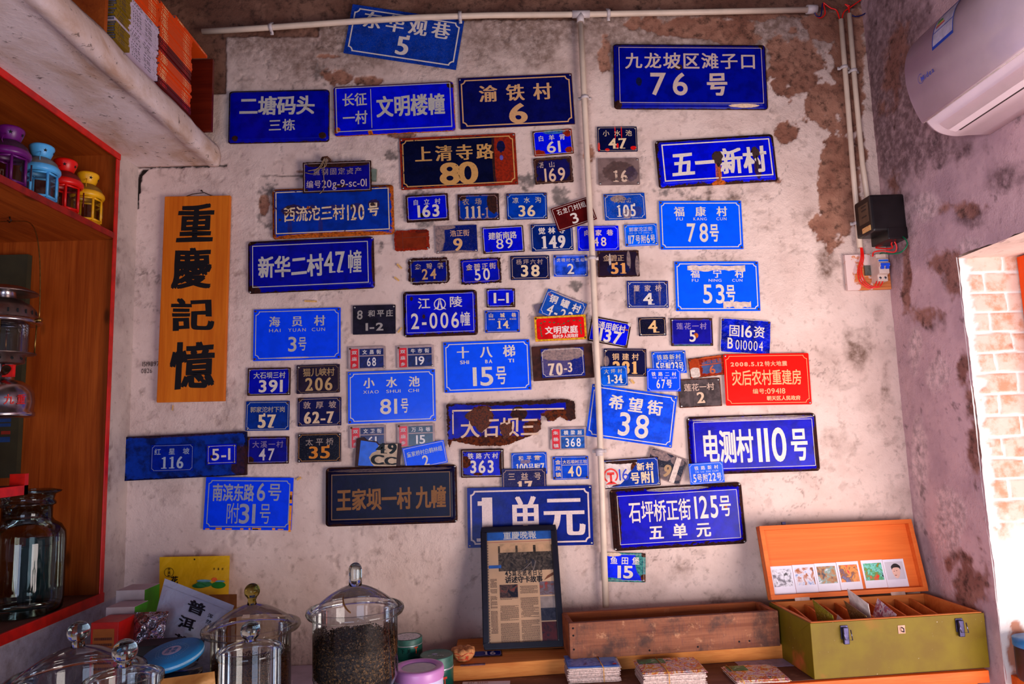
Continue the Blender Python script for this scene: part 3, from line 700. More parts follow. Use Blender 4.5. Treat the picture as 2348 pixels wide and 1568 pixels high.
plate([(998, 519), (1092, 515), (1096, 577), (1000, 582)], 'navy plate 9 with bare grey metal at its left and lower edge', (12, 26, 92),
      [('浩正街', .35, .82, .17, .40, 'h', (214, 160, 126)), ('9', .43, .63, .48, .92, 's', (222, 166, 110))], marks=[(.0, .3, .24, .75, 'grey', 1, .6), (.45, 1.06, .75, .16, 'grey', 1, .6), (.2, .05, .3, .1, 'grey', 1, .6)], speck=.5, speckc=(90, 80, 110), screws='-s-s')
plate([(1105, 522), (1200, 516), (1202, 577), (1108, 582)], 'vivid blue plate 89 with straight white border', (8, 12, 186),
      [('建新南路', .15, .83, .21, .48, 'k'), ('89', .33, .72, .47, .84, 'L')], bd=('plain', .004, .0017, 0), edge=.004, kind='brown', screws='-s-r', marks=[(.6, .35, .03, .05, 'brown'), (.2, .9, .03, .04, 'brown')])
plate([(1217, 515), (1312, 511), (1315, 573), (1219, 577)], 'navy plate 149 partly covered by the tilted maroon plate', (10, 38, 98),
      [('觉林寺', .18, .82, .13, .37, 'b'), ('149', .24, .80, .45, .90, 'S')], bd=('concave', .004, .0015, .009), screws='rsr-')
plate([(1324, 519), (1417, 517), (1421, 573), (1325, 575)], 'plain royal blue plate 48 crossed by the pipe', (8, 18, 214),
      [('向家巷', .16, .86, .16, .40, 'b', (216, 186, 190)), ('48', .37, .69, .47, .82, 'h', (226, 200, 190))], bd=('concave', .004, .0009, .007), screws='----')
plate([(1263, 479), (1349, 450), (1370, 502), (1280, 531)], 'maroon plate 3 tilted up behind the pipe', (84, 10, 10),
      [('石龙门村1组', .12, .86, .13, .37, 'h'), ('3', .40, .57, .46, .88, 'h')], bd=('round', .004, .0013, .004), z=.010, screws='----')
plate([(1382, 446), (1477, 441), (1482, 502), (1389, 505)], 'scratched blue plate 105 right of the pipe', (18, 76, 152),
      [('湾石坊', .25, .66, .18, .36, 'h', (170, 150, 140), .5), ('105', .30, .75, .44, .88, 's')], bd=('concave', .005, .0013, .009), worn=.3, speck=.4, speckc=(140, 120, 120), marks=[(.35, .2, .2, .14, 'grey'), (.55, .78, .12, .2, 'grey', .8), (.8, .7, .12, .2, 'brown', .4)], screws='r---')
plate([(1431, 516), (1506, 512), (1509, 562), (1434, 565)], 'small sky blue plate 117 beside the large plate 78', (16, 110, 224),
      [('郭家沱正街', .14, .86, .13, .33, 'l', (214, 200, 200)), ('GUO JIA TUO ZHENG JIE', .14, .86, .37, .44, 'l', (150, 170, 210)), ('117号附6号', .10, .92, .50, .88, 'h')], bd=('concave', .003, .0010, .006), screws='ss-r')
plate([(1511, 461), (1700, 460), (1704, 571), (1515, 572)], 'bright blue plate 78 with white writing and pinyin, right of the pipe', (6, 96, 240),
      [('福康村', .18, .82, .12, .32, 's'), ('FU', .205, .28, .345, .405, 'L'), ('KANG', .41, .57, .345, .405, 'L'), ('CUN', .69, .81, .345, .405, 'L'), ('78', .325, .58, .47, .84, 'h'), ('号', .60, .71, .48, .84, 'b')], bd=big(.007, .0033, .010), screws='rrrr', bumpy=.05, fade=.04)
plate([(1369, 575), (1464, 574), (1467, 633), (1372, 636)], 'scuffed dark brown plate 51 right of the pipe', (34, 20, 40),
      [('金碧正', .14, .64, .16, .40, 's', (176, 140, 110), .35), ('51', .33, .68, .48, .88, 'S', (222, 150, 80), .1)], edge=.007, rust=.3, kind='brown', marks=[(.75, .4, .05, .4, 'grey', .8), (.95, .6, .05, .4, 'grey', .8), (.3, .35, .03, .25, 'white', .8), (.5, .7, .3, .25, 'navy')], screws='r-r-', ragged=.0006)
plate([(936, 593), (1028, 590), (1032, 650), (937, 654)], 'ragged rusted plate 24 under the blank rusted plate', (16, 18, 110),
      [('金碧巷', .16, .86, .20, .42, 'k', (180, 150, 130), .5), ('24', .33, .68, .42, .80, 'k', (200, 150, 100), .35)], edge=.013, rust=.55, kind='brown', ragged=.0025, screws='s---', outline=[(.0, .05), (.1, 0), (.95, 0), (.95, .1), (1, .12), (1, .85), (.93, .97), (.1, 1), (.1, .88), (0, .86)], bd=thin(.009, .001), worn=.55)
plate([(1056, 595), (1146, 590), (1151, 647), (1057, 653)], 'glossy blue plate 50 with a rusted right edge', (10, 16, 160),
      [('金碧正街', .14, .88, .20, .44, 'k', (206, 176, 160), .2), ('50', .34, .72, .42, .86, 'h')], edge=.007, rust=.1, kind='brown', bd=('round', .008, .001, .006), bcol=GOLD, ragged=.0018, marks=[(.96, .3, .07, .2, 'brown'), (.2, .42, .04, .06, 'brown')], screws='-r--')
plate([(1170, 587), (1259, 585), (1261, 640), (1171, 642)], 'navy plate 38 with blocky cream numerals, left of the pipe', (8, 16, 72),
      [('杨坪六村', .15, .83, .15, .37, 'h', (170, 140, 130), .4), ('38', .27, .74, .40, .86, 'r', CR)], bd=('concave', .005, .0022, .007), bcol=(170, 140, 126), worn=.15, speck=.4, speckc=(40, 60, 110), screws='rrsr')
plate([(1269, 585), (1346, 584), (1348, 633), (1270, 634)], 'pale blue plate 2 touching the left side of the pipe', (52, 96, 206),
      [('虎啸村十五组', .09, .91, .15, .32, 'h', (190, 180, 190)), ('2', .40, .60, .42, .88, 'h')], bd=('concave', .003, .0012, .006), fade=.25, screws='rsr-')
plate([(1547, 600), (1739, 599), (1743, 713), (1550, 713)], 'bright blue plate 53 with torn white paper stuck across its top', (6, 96, 240),
      [('福宁村', .19, .82, .16, .33, 's'), ('FU', .20, .275, .355, .41, 'L'), ('NING', .40, .55, .355, .41, 'L'), ('CUN', .68, .80, .355, .41, 'L'), ('53', .325, .58, .47, .84, 'h'), ('号', .60, .71, .47, .82, 'b')], bd=big(.007, .0033, .010), screws='rrrr', bumpy=.05, fade=.04,
      extra=lambda o, w, h, z, FX, FY: [torn(o, FX(.15), FX(.84), FY(.19), FY(.085), z+.0008), torn(o, FX(.56), FX(.89), FY(.93), FY(.815), z+.0008)])
# ---- middle rows
def emblem(o, w, h, z, FX, FY):
    mb = MB(); cx, cy, r = FX(.5), FY(.31), w*.080
    n = 36
    for k in range(n):
        a, b = 2*math.pi*k/n, 2*math.pi*(k+1)/n
        mb.add([(cx+q*math.cos(t), cy+q*math.sin(t), z) for q, t in ((r, a), (r, b), (r*.84, b), (r*.84, a))], [(0, 1, 2, 3)])
    for s in (-1, 1):
        mb.add([(cx+s*r*.06, cy+r*1.15, z+.0001), (cx+s*r*.06, cy-r*.05, z+.0001), (cx+s*r*.42, cy-r*.35, z+.0001)], [(0, 1, 2)])
        mb.add([(cx+s*r*.10, cy-r*.12, z+.0001), (cx+s*r*1.05, cy-r*.9, z+.0001), (cx+s*r*.25, cy-r*.75, z+.0001)], [(0, 1, 2)])
    mb.build('emblem', ink(WH, .1, DEEP, 5), o)
plate([(924, 669), (1093, 664), (1096, 767), (925, 774)], 'blue enamel plate 2-006 with a round emblem and rusted rim', (10, 12, 170),
      [('江', .205, .37, .16, .40, 'h'), ('陵', .63, .80, .15, .38, 'h'), ('2-006', .11, .75, .50, .83, 'h'), ('幢', .77, .90, .50, .80, 'h')], dish=.008, bd=('plain', .013, .0012, 0), edge=.010, rust=.05, kind='brown', marks=[(.5, .04, .5, .05, 'brown'), (.12, .17, .025, .05, 'brown'), (.28, .57, .02, .05, 'brown')], screws='rrrs', extra=emblem)
plate([(1115, 662), (1180, 661), (1182, 704), (1116, 705)], 'tiny blue plate reading 1-1', (10, 14, 186), [('1-1', .25, .78, .22, .78, 't')], bd=('plain', .005, .0011, 0), edge=.004, kind='brown', marks=[(.95, .9, .14, .2, 'brown'), (.03, .95, .1, .15, 'brown')], screws='srr-')
plate([(1111, 712), (1191, 711), (1192, 761), (1113, 763)], 'blue plate 14 below the tiny 1-1 plate', (14, 70, 184),
      [('山城巷', .11, .90, .12, .32, 's', CR), ('SHAN', .11, .28, .37, .43, 'b', CR), ('CHENG', .38, .60, .37, .43, 'b', CR), ('XIANG', .71, .90, .37, .43, 'b', CR), ('14', .35, .67, .47, .82, 's', CR)], bd=('round', .003, .0012, .006), bcol=CR, screws='rr-r', marks=[(.5, 1, .5, .03, 'brown')])
plate([(1226, 700), (1256, 690), (1262, 722), (1230, 730)], 'grey scrap of a plate sticking out under the tilted plate 4-22', (110, 96, 110), [], screws='----', z=.004, marks=[(.4, .6, .12, .2, 'paint')])
plate([(1257, 661), (1346, 697), (1324, 753), (1235, 717)], 'blue plate 4-22 tilted down and tucked behind the red and yellow plate', (30, 84, 150),
      [('铜罐村', .12, .90, .15, .45, 'b'), ('4-22', .16, .80, .52, .92, 'h')], bd=('concave', .004, .0014, .008), speck=.25, speckc=(120, 110, 120), marks=[(.1, .2, .06, .06, 'orange', .6), (.55, .04, .4, .05, 'grey', .8)], screws='----', z=.008)
def garland(o, w, h, z, FX, FY):
    M = plain('yellow_foil', (236, 176, 24), .25, .2, .2, 120)
    mb = MB(); a = ringpath(w, h, .0006, .002, 'round', 4); i = ringpath(w, h, .0072, .004, 'concave', 4); n = len(a)
    mb.add([(x, y, z) for x, y in a]+[(x, y, z) for x, y in i], [(k, (k+1) % n, n+(k+1) % n, n+k) for k in range(n)]); mb.build('yellow_border', M, o)
    g = MB()
    for fx, fy, L, an in [(.13, .27, .05, .5), (.20, .21, .05, -.2), (.30, .25, .05, -.3), (.38, .27, .05, .1), (.46, .33, .04, .7), (.52, .36, .03, -.5), (.57, .32, .05, .6), (.66, .24, .05, .3), (.77, .22, .05, .1), (.88, .25, .05, -.6), (.11, .45, .05, 1.4), (.12, .56, .05, 1.5), (.12, .67, .05, 1.6), (.13, .77, .05, 1.8), (.89, .42, .05, 1.5), (.89, .54, .05, 1.6), (.89, .66, .05, 1.5), (.895, .75, .045, 1.4)]:
        pts = [(math.cos(t)*L*w*.5, math.sin(t)*L*w*.22) for t in [k*math.pi/5 for k in range(10)]]
        c, s = math.cos(an), math.sin(an)
        g.add([(FX(fx)+x*c-y*s, FY(fy)+x*s+y*c, z+.0002) for x, y in pts], [tuple(range(10))])
    g.build('leaf_garland', plain('printed_green', (20, 92, 30), .5), o)
plate([(1225, 727), (1343, 720), (1346, 778), (1227, 783)], 'red plate with yellow border and green leaf garland, left of the pipe', (226, 14, 20),
      [('文明家庭', .20, .83, .42, .72, 'b', (240, 214, 206)), ('铁村乡人民政府', .34, .83, .75, .90, 'b', (240, 214, 206))], screws='rr--', z=.013, bumpy=.6, rough=.2, extra=garland, name='award_plate', cat='wall plate')
o = plate([(1219, 795), (1358, 787), (1362, 865), (1223, 874)], 'brown wooden board behind the worn plate 70-3', (70, 34, 26), [], screws='ssr-', thick=.011, fade=.2, rough=.5, name='mounting_board', cat='board',
          extra=lambda o, w, h, z, FX, FY: rect(MB(), FX(0.01), FX(.2), FY(.335), FY(.325), z).build('seam', ink((24, 12, 10), 0, (24, 12, 10), 1), o))
plate([(1240, 800), (1338, 795), (1342, 861), (1243, 867)], 'worn navy plate 70-3 on a brown board', (22, 30, 104), [('70', .16, .47, .52, .92, 'S', (226, 196, 170), .1), ('-3', .52, .70, .52, .84, 's', (226, 196, 170), .1)],
      bd=('concave', .004, .0014, .008), marks=[(.5, .2, .55, .25, 'grey', 1, .9), (.3, .6, .4, .4, 'grey', .25)], speck=.35, speckc=(140, 120, 130), worn=.25, z=.0172, screws='----', rough=.5)
plate([(1356, 723), (1448, 741), (1438, 798), (1348, 781)], 'vivid blue plate 137 tilted behind the pipe', (8, 12, 200),
      [('通用新村', .20, .88, .15, .44, 'k'), ('137', .27, .82, .44, .90, 'r')], bd=thin(.005, .0012), edge=.006, rust=.02, kind='brown', marks=[(.45, .93, .2, .06, 'brown'), (.9, .3, .05, .03, 'orange'), (.97, .05, .06, .1, 'white')], screws='-r--')
plate([(1464, 728), (1526, 727), (1528, 769), (1465, 771)], 'tiny near-black plate 4 with cream border', (14, 14, 44), [('4', .36, .66, .17, .82, 's', (230, 180, 120))], bd=('round', .004, .0012, .004), bcol=(230, 190, 150), speck=.25, speckc=(120, 90, 90), screws='rsrs', ragged=.0005)
plate([(1437, 645), (1532, 643), (1533, 706), (1439, 705)], 'dull blue plate 4 with tape smears, right of the pipe', (26, 44, 114),
      [('董家桥', .16, .84, .16, .39, 'h', (196, 166, 160), .3), ('4', .40, .60, .46, .88, 'S')], bd=('concave', .005, .0014, .008), worn=.2, speck=.45, speckc=(120, 110, 120), marks=[(.79, .45, .03, .5, 'grey', .5), (.18, .5, .02, .4, 'grey', .4)], screws='ssrs')
plate([(1536, 730), (1633, 729), (1635, 793), (1540, 793)], 'purple-blue plate 5 with a rust spot beside its numeral', (34, 20, 128),
      [('莲花一村', .14, .86, .17, .40, 'k', (140, 116, 170), .2), ('5', .44, .59, .44, .84, 'h')], bd=thin(.006, .0008), bcol=(150, 130, 180), edge=.005, kind='brown', marks=[(.60, .63, .06, .10, 'orange'), (.5, .97, .5, .04, 'green', .4), (.7, .04, .08, .05, 'brown')], screws='srrr')
plate([(1656, 726), (1769, 739), (1765, 811), (1649, 809)], 'crumpled foil plate reading B010004', (10, 30, 170), [('固16资', .16, .88, .18, .52, 'h'), ('B', .14, .25, .57, .88, 'h'), ('010004', .30, .85, .62, .90, 't')], bumpy=2.2, rough=.2, fade=.25, screws='r-r-', z=.006, name='asset_plate', cat='wall plate', edge=.002, kind='white')
plate([(1661, 812), (1854, 809), (1861, 927), (1662, 930)], 'red plate with gold writing about an earthquake', (232, 14, 4),
      [('2008.5.12', .08, .46, .165, .24, 'b', (230, 170, 130)), ('特大地震', .48, .74, .15, .245, 'b', (220, 160, 120)), ('灾后农村重建房', .085, .90, .32, .61, 'h', (226, 176, 120), .12), ('编号:09418', .32, .70, .68, .78, 'h', (214, 170, 120)), ('朝天区人民政府', .48, .87, .825, .91, 'b', (226, 180, 130))],
      bd=big(.007, .0017, .012), bcol=(236, 170, 110), screws='ss--', z=.010, fade=.06, bumpy=.1, name='memorial_plate', cat='wall plate', corner=.005)
plate([(1384, 800), (1482, 799), (1483, 864), (1385, 862)], 'near-black plate 281 with tan writing, overlapped by the sky blue plate 1-34', (14, 14, 58),
      [('铜建村', .20, .82, .17, .41, 'h', (226, 176, 130)), ('281', .22, .78, .46, .90, 'S', (230, 170, 100))], bd=('concave', .004, .001, .008), bcol=(214, 170, 130), speck=.2, speckc=(60, 50, 90), marks=[(.06, .45, .07, .2, 'grey', .7)], screws='srrr')
plate([(1374, 841), (1437, 838), (1440, 884), (1376, 886)], 'sky blue plate 1-34 overlapping the dark plate 281', (16, 100, 190),
      [('大坪村', .17, .82, .14, .36, 'k', (180, 170, 160), .25), ('1-34', .27, .80, .44, .86, 'S')], bd=('concave', .003, .001, .006), bcol=(190, 200, 200), z=.009, screws='----', fade=.2)
plate([(1494, 807), (1572, 803), (1574, 855), (1497, 858)], 'blue plate 5-23 half hidden by the brighter plate 67', (18, 86, 190),
      [('铁路新村', .15, .85, .15, .37, 's', (190, 180, 170), .15), ('TIE LU XIN CUN', .16, .86, .40, .47, 'L', (190, 180, 180)), ('5号附23号', .11, .92, .50, .90, 's')], bd=('concave', .003, .0009, .006), screws='s-s-', speck=.2)
plate([(1484, 845), (1561, 845), (1560, 897), (1483, 897)], 'brightest blue plate 67 overlapping the plate 5-23', (6, 80, 240),
      [('铁路二村', .14, .87, .15, .33, 's'), ('TIE LU ER CUN', .16, .88, .375, .44, 'L'), ('67', .28, .54, .48, .86, 'h'), ('号', .57, .74, .48, .84, 'b')], bd=('concave', .003, .0009, .007), z=.009, screws='----', fade=.03)
def strip49(o, w, h, z, FX, FY):
    rect(MB(), FX(.02), FX(.27), FY(.97), FY(.05), z).build('red_panel', enamel('rusted_red', (176, 60, 20), .02, .05, 91, 0, 0, 'rust', 0, (0, 0, 0), [(.5, .75, .7, .3, 'white')]), o)
    b = MB(); rect(b, FX(.29), FX(.96), FY(.38), FY(.10), z); rect(b, FX(.29), FX(.96), FY(.95), FY(.43), z)
    b.build('blue_panel', enamel('faded_blue', (70, 84, 130), .05, .05, 92, .25, .006, 'red'), o)
plate([(1577, 824), (1661, 811), (1666, 859), (1584, 867)], 'rust-orange plate 6 beside the red earthquake plate', (186, 76, 34), [('上河边街', .36, .90, .15, .34, 'h', (170, 70, 30), .3), ('6', .54, .70, .47, .88, 'h', (190, 84, 40), .1)], extra=strip49, screws='r-r-', edge=.003, ragged=.0008, z=.006)
plate([(1555, 870), (1651, 866), (1655, 930), (1557, 936)], 'grey-brown faded plate 2, left of the red earthquake plate', (92, 76, 76), [('莲花一村', .14, .85, .17, .42, 'h', (206, 170, 150), .1), ('2', .43, .60, .48, .86, 's', (220, 180, 150))], edge=.003, kind='rust', screws='s-ss', fade=.2, marks=[(.55, .6, .12, .5, 'black', .35), (.3, .6, .06, .5, 'black', .3)])
plate([(1357, 880), (1552, 908), (1541, 1027), (1345, 999)], 'blue plate 38 tilted downwards behind the pipe', (24, 88, 210),
      [('希望街', .22, .84, .15, .42, 'b'), ('38', .36, .71, .46, .89, 'h')], bd=big(.007, .003, .012), speck=.12, speckc=(110, 110, 140), screws='sss-', z=.007, fade=.14)
plate([(1574, 957), (1871, 946), (1880, 1080), (1583, 1089)], 'large ultramarine plate 110 with tall condensed writing, right side', (18, 4, 160),
      [('电测村', .10, .49, .25, .80, 'r', (238, 214, 204)), ('110', .525, .745, .24, .80, 'h', (238, 214, 204)), ('号', .78, .91, .25, .80, 'r', (238, 214, 204))], dish=.011, bd=('plain', .019, .0016, 0), edge=.008, kind='brown', marks=[(.98, .6, .03, .4, 'brown'), (.5, .98, .5, .05, 'brown', .8), (.5, .06, .5, .04, 'white', .7)], screws='srss', z=.006)
plate([(1397, 1123), (1700, 1105), (1712, 1246), (1408, 1264)], 'large purple-blue plate 125 in two lines with a rusted rim, lower right', (26, 10, 158),
      [('石坪桥正街', .13, .595, .21, .55, 'h', (236, 212, 200)), ('125', .625, .80, .19, .54, 'h', (236, 212, 200)), ('号', .81, .90, .19, .53, 'h', (236, 212, 200)), ('五单元', .27, .73, .61, .84, 'b', (236, 212, 200))], dish=.013, bd=('plain', .022, .0016, 0), edge=.013, rust=.05, kind='brown',
      marks=[(.02, .5, .05, .6, 'brown'), (.6, .93, .02, .02, 'brown'), (.7, .93, .02, .02, 'brown'), (.86, .38, .012, .04, 'orange'), (.5, .05, .25, .03, 'white', .7)], screws='rsss', z=.006)
plate([(1580, 1064), (1659, 1057), (1660, 1106), (1582, 1111)], 'sky blue plate 5-22 overlapping the large plate 110', (16, 100, 214),
      [('铁路新村', .16, .85, .14, .33, 's', (210, 200, 200)), ('TIE LU XIN CUN', .17, .84, .385, .46, 'L', (190, 200, 210)), ('5号附22号', .10, .92, .52, .89, 'h')], bd=('concave', .003, .0009, .006), z=.024, screws='----')
plate([(1495, 1024), (1579, 1055), (1556, 1113), (1473, 1083)], 'corroded black plate hung askew with a curl of paper', (30, 28, 48), [('9', .50, .66, .42, .86, 'S', (170, 130, 90), .2)], marks=[(.3, .2, .3, .16, 'grey', .9), (.75, .2, .2, .16, 'grey', .7), (.6, .75, .4, .2, 'grey', .5)], edge=.005, kind='grey', speck=.3, screws='----', ragged=.0008, z=.0045,
      extra=lambda o, w, h, z, FX, FY: torn(o, FX(.70), FX(.84), FY(1.0), FY(.05), z+.002))
def rail(o, w, h, z, FX, FY):
    a = MB(); R = random.Random(4); pts = [(FX(.0), FY(.05)), (FX(.62), FY(.05))]+[(FX(.62-.36*i/9+R.uniform(-.02, .02)), FY(.2+.7*i/9)) for i in range(10)]+[(FX(.0), FY(.97))]
    a.add([(x, y, z) for x, y in pts], [tuple(range(len(pts)))[::-1]]); a.build('white_patch', enamel('chipped_white', (226, 206, 200), w, h, 55, .0, 0, 'rust', 0, (0, 0, 0), [(.6, .02, .6, .12, 'brown'), (.9, .3, .12, .2, 'rust'), (.5, .95, .3, .08, 'rust')]), o)
    m = MB(); cx, cy, r = FX(.12), FY(.55), h*.26; zz = z+.0003
    for k in range(28):
        t0 = -.9+k*5.0/28; t1 = -.9+(k+1)*5.0/28
        m.add([(cx+q*math.cos(t), cy+q*math.sin(t), zz) for q, t in ((r, t0), (r, t1), (r*.78, t1), (r*.78, t0))], [(0, 1, 2, 3)])
    m.add([(cx-r*.5, cy+r*.45, zz), (cx-r*.5, cy+r*.1, zz), (cx+r*.5, cy+r*.1, zz), (cx+r*.5, cy+r*.45, zz)], [(0, 1, 2, 3)])
    m.add([(cx-r*.15, cy+r*.2, zz), (cx-r*.15, cy-r*.9, zz), (cx+r*.15, cy-r*.9, zz), (cx+r*.15, cy+r*.2, zz)], [(0, 1, 2, 3)])
    m.add([(cx-r*.8, cy-r*1.15, zz), (cx+r*.8, cy-r*1.15, zz), (cx+r*.3, cy-r*.8, zz), (cx-r*.3, cy-r*.8, zz)], [(0, 1, 2, 3)])
    m.build('emblem', ink((222, 40, 30), 0, WH, 2), o)
    lettering('16', FX(.27), FX(.44), FY(.74), FY(.34), 't', z=z+.0003).build('number_lettering', ink((30, 50, 190), .1, WH, 2), o)
plate([(1383, 1055), (1510, 1047), (1514, 1112), (1387, 1122)], 'half white half blue chipped plate with a red round emblem, right of the pipe', (14, 56, 132), [('新村', .60, .90, .18, .44, 'b', CR), ('号附1', .47, .88, .49, .88, 'b', CR)], bd=('concave', .004, .001, .007), edge=.003, kind='brown', extra=rail, screws='-s--', z=.0075)
# ---- left columns
plate([(582, 710), (781, 705), (781, 822), (580, 828)], 'bright blue plate 3 with pinyin, left column of the wall', (8, 74, 220),
      [('海员村', .18, .82, .145, .345, 's', GY), ('HAI', .18, .31, .385, .45, 'L', GY), ('YUAN', .40, .60, .385, .45, 'L', GY), ('CUN', .67, .82, .385, .45, 'L', GY), ('3', .40, .495, .555, .83, 'h', GY), ('号', .515, .61, .555, .82, 'h', GY)], bd=big(.007, .0026, .012), bcol=GY, screws='rrrr', marks=[(.45, .955, .22, .018, 'cream', .8)], bumpy=.05, fade=.05)
plate([(809, 701), (907, 698), (907, 765), (809, 767)], 'near-black hand painted plate 8 1-2', (28, 22, 40), [('8', .10, .23, .17, .48, 'k', (150, 140, 136), .15), ('和平庄', .36, .94, .17, .40, 'K', (150, 140, 136), .2), ('1-2', .30, .71, .62, .87, 'K', (160, 150, 146), .15)], speck=.3, speckc=(60, 50, 70), screws='s-s-', rough=.5, fade=.2)
def town(o, w, h, z, FX, FY, side, street, num, blue=(14, 28, 96), hide=''):
    a = MB(); rect(a, FX(.055), FX(.265), FY(.95), FY(.09), z); a.build('red_panel', plain('red_enamel', (214, 16, 30), .25, 0, .15, 60), o)
    b = MB(); rect(b, FX(.30), FX(.945), FY(.385), FY(.10), z); rect(b, FX(.30), FX(.945), FY(.94), FY(.43), z); b.build('blue_panel', plain('blue_enamel', blue, .22, 0, .25, 70), o)
    m = MB(); n = len(side)
    for i, ch in enumerate(side): lettering(ch, FX(.09), FX(.225), FY(.17+.28*i+.16), FY(.17+.28*i), 'b', mb=m, z=z+.0003)
    m.build('town_name_lettering', ink((206, 190, 190), .1, (200, 20, 30), 3), o)
    lettering(street, FX(.38), FX(.88), FY(.34), FY(.15), 'b', z=z+.0003).build('street_name_lettering', ink((214, 204, 204), .1, blue, 3), o)
    lettering(num, FX(.50 if len(num) == 2 else .42), FX(.74 if len(num) == 2 else .84), FY(.86), FY(.50), 'h', z=z+.0003).build('number_lettering', ink((230, 220, 220), 0, blue, 3), o)
SIL = (176, 150, 150)
for q, lb, a, b, cc in [([(799, 796), (884, 793), (884, 845), (799, 848)], 'silver framed red and navy plate 68, above the glossy plate 81', ('双庙乡', '文昌街', '68'), (14, 28, 100), 'r'),
                        ([(910, 794), (994, 790), (995, 842), (911, 845)], 'silver framed red and navy plate 19, left of the large plate 15', ('双庙乡', '牛市街', '19'), (14, 34, 100), 'r'),
                        ([(801, 977), (884, 974), (886, 1026), (803, 1029)], 'silver framed red and navy plate 61 behind the 49 Cc plate', ('双庙乡', '文卫街', '61'), (14, 24, 92), 'r'),
                        ([(910, 973), (996, 970), (998, 1023), (912, 1026)], 'silver framed red and teal plate 15 under the glossy plate 81', ('双庙乡', '万马巷', '15'), (14, 50, 74), 'r')]:
    plate(q, lb, SIL, [], rough=.3, screws='rs--', extra=lambda o, w, h, z, FX, FY, a=a, b=b: town(o, w, h, z, FX, FY, *a, blue=b), fade=.1)
plate([(1264, 980), (1345, 978), (1344, 1030), (1259, 1032)], 'silver framed red and light blue plate 368', SIL, [], rough=.3, screws='s---', marks=[(0, .3, .06, .3, 'rust', .6)], extra=lambda o, w, h, z, FX, FY: town(o, w, h, z, FX, FY, '朱杨镇', '横梁居', '368', (20, 84, 170)))
def jin(o, w, h, z, FX, FY):
    b = MB(); rect(b, FX(.245), FX(.255), FY(.96), FY(.04), z); rect(b, FX(.25), FX(.97), FY(.385), FY(.365), z); b.build('divider_line', ink(CR, 0, MID, 3), o)
    m = MB()
    for i, ch in enumerate('金凤镇'): lettering(ch, FX(.075), FX(.225), FY(.15+.27*i+.19), FY(.15+.27*i), 'h', mb=m, z=z+.0002)
    m.build('town_name_lettering', ink(CR, .1, MID, 3), o)
plate([(1266, 1047), (1349, 1045), (1350, 1098), (1269, 1100)], 'blue plate 40 divided by cream lines', (16, 78, 176), [('大石坝村三社', .28, .96, .16, .32, 'h', CR), ('40', .42, .80, .43, .87, 'h', CR)], bd=('concave', .003, .0009, .006), bcol=CR, extra=jin, screws='rrrr')
plate([(568, 845), (667, 842), (665, 906), (567, 907)], 'blue enamel plate 391 in the leftmost column', (8, 12, 150), [('大石坝三村', .14, .88, .15, .38, 'k', GY), ('391', .27, .82, .45, .87, 'r')], bd=thin(.005, .0008), edge=.006, kind='brown', screws='ss-r')
plate([(679, 838), (778, 834), (780, 900), (681, 903)], 'brownish plate 206 with tan writing', (40, 26, 46), [('猫儿峡村', .15, .88, .12, .40, 'h', (170, 134, 90)), ('206', .21, .82, .46, .90, 's', (190, 150, 100))], bd=('concave', .004, .0012, .008), bcol=(140, 110, 80), screws='sr--', speck=.2, speckc=(50, 30, 60), ragged=.0005, marks=[(.4, .45, .08, .12, 'navy', .7)])
plate([(798, 853), (997, 846), (1000, 965), (798, 972)], 'mirror-glossy blue plate 81 with pinyin', (10, 92, 226),
      [('小水池', .18, .82, .125, .325, 's'), ('XIAO', .175, .35, .37, .43, 'L'), ('SHUI', .44, .60, .37, .43, 'L'), ('CHI', .69, .81, .37, .43, 'L'), ('81', .365, .56, .55, .83, 'h'), ('号', .60, .69, .54, .82, 'h')], bd=big(.007, .0028, .012), screws='ssrr', rough=.13, fade=.03, bumpy=.05, spec=.6)
plate([(564, 920), (664, 919), (663, 986), (563, 988)], 'teal-blue plate 57 under plate 391', (12, 50, 120), [('郭家沱村下岗', .10, .90, .19, .38, 'h', (176, 160, 140), .15), ('57', .30, .68, .46, .90, 'S', CR)], bd=('concave', .004, .0014, .008), bcol=(190, 180, 170), speck=.3, speckc=(40, 80, 110), screws='--rs')
plate([(683, 913), (782, 910), (783, 975), (682, 978)], 'navy plate 62-7 with tan numerals', (14, 16, 76), [('敦厚坡', .13, .88, .13, .38, 's', (170, 140, 130), .15), ('62-7', .16, .82, .50, .90, 'S', (222, 186, 150))], bd=('concave', .004, .0014, .009), bcol=(180, 150, 130), screws='rrrr', marks=[(.06, .02, .08, .1, 'brown'), (.9, .4, .08, .16, 'brown', .3)])
plate([(566, 1002), (663, 1000), (662, 1063), (566, 1064)], 'violet-blue plate 47 touching the blue board', (24, 14, 116), [('大溪一村', .13, .86, .16, .40, 'h', (130, 110, 150), .2), ('47', .29, .66, .44, .86, 'h', (200, 186, 190))], bd=('plain', .006, .001, 0), bcol=(170, 150, 170), edge=.005, kind='brown', marks=[(.08, .85, .10, .14, 'brown'), (.60, .52, .03, .05, 'brown'), (.97, .2, .05, .2, 'brown')], screws='rsr-')
plate([(682, 994), (782, 991), (783, 1059), (681, 1061)], 'black plate 35 with orange numerals', (12, 12, 30), [('太平桥', .19, .82, .18, .42, 'h', (150, 130, 120), .2), ('35', .28, .73, .46, .86, 's', (212, 124, 24))], bd=('concave', .005, .0018, .009), bcol=(170, 110, 50), edge=.002, kind='grey', speck=.25, speckc=(120, 120, 130), screws='srss', worn=.1)
def board_grain(o, w, h, z, FX, FY): pass
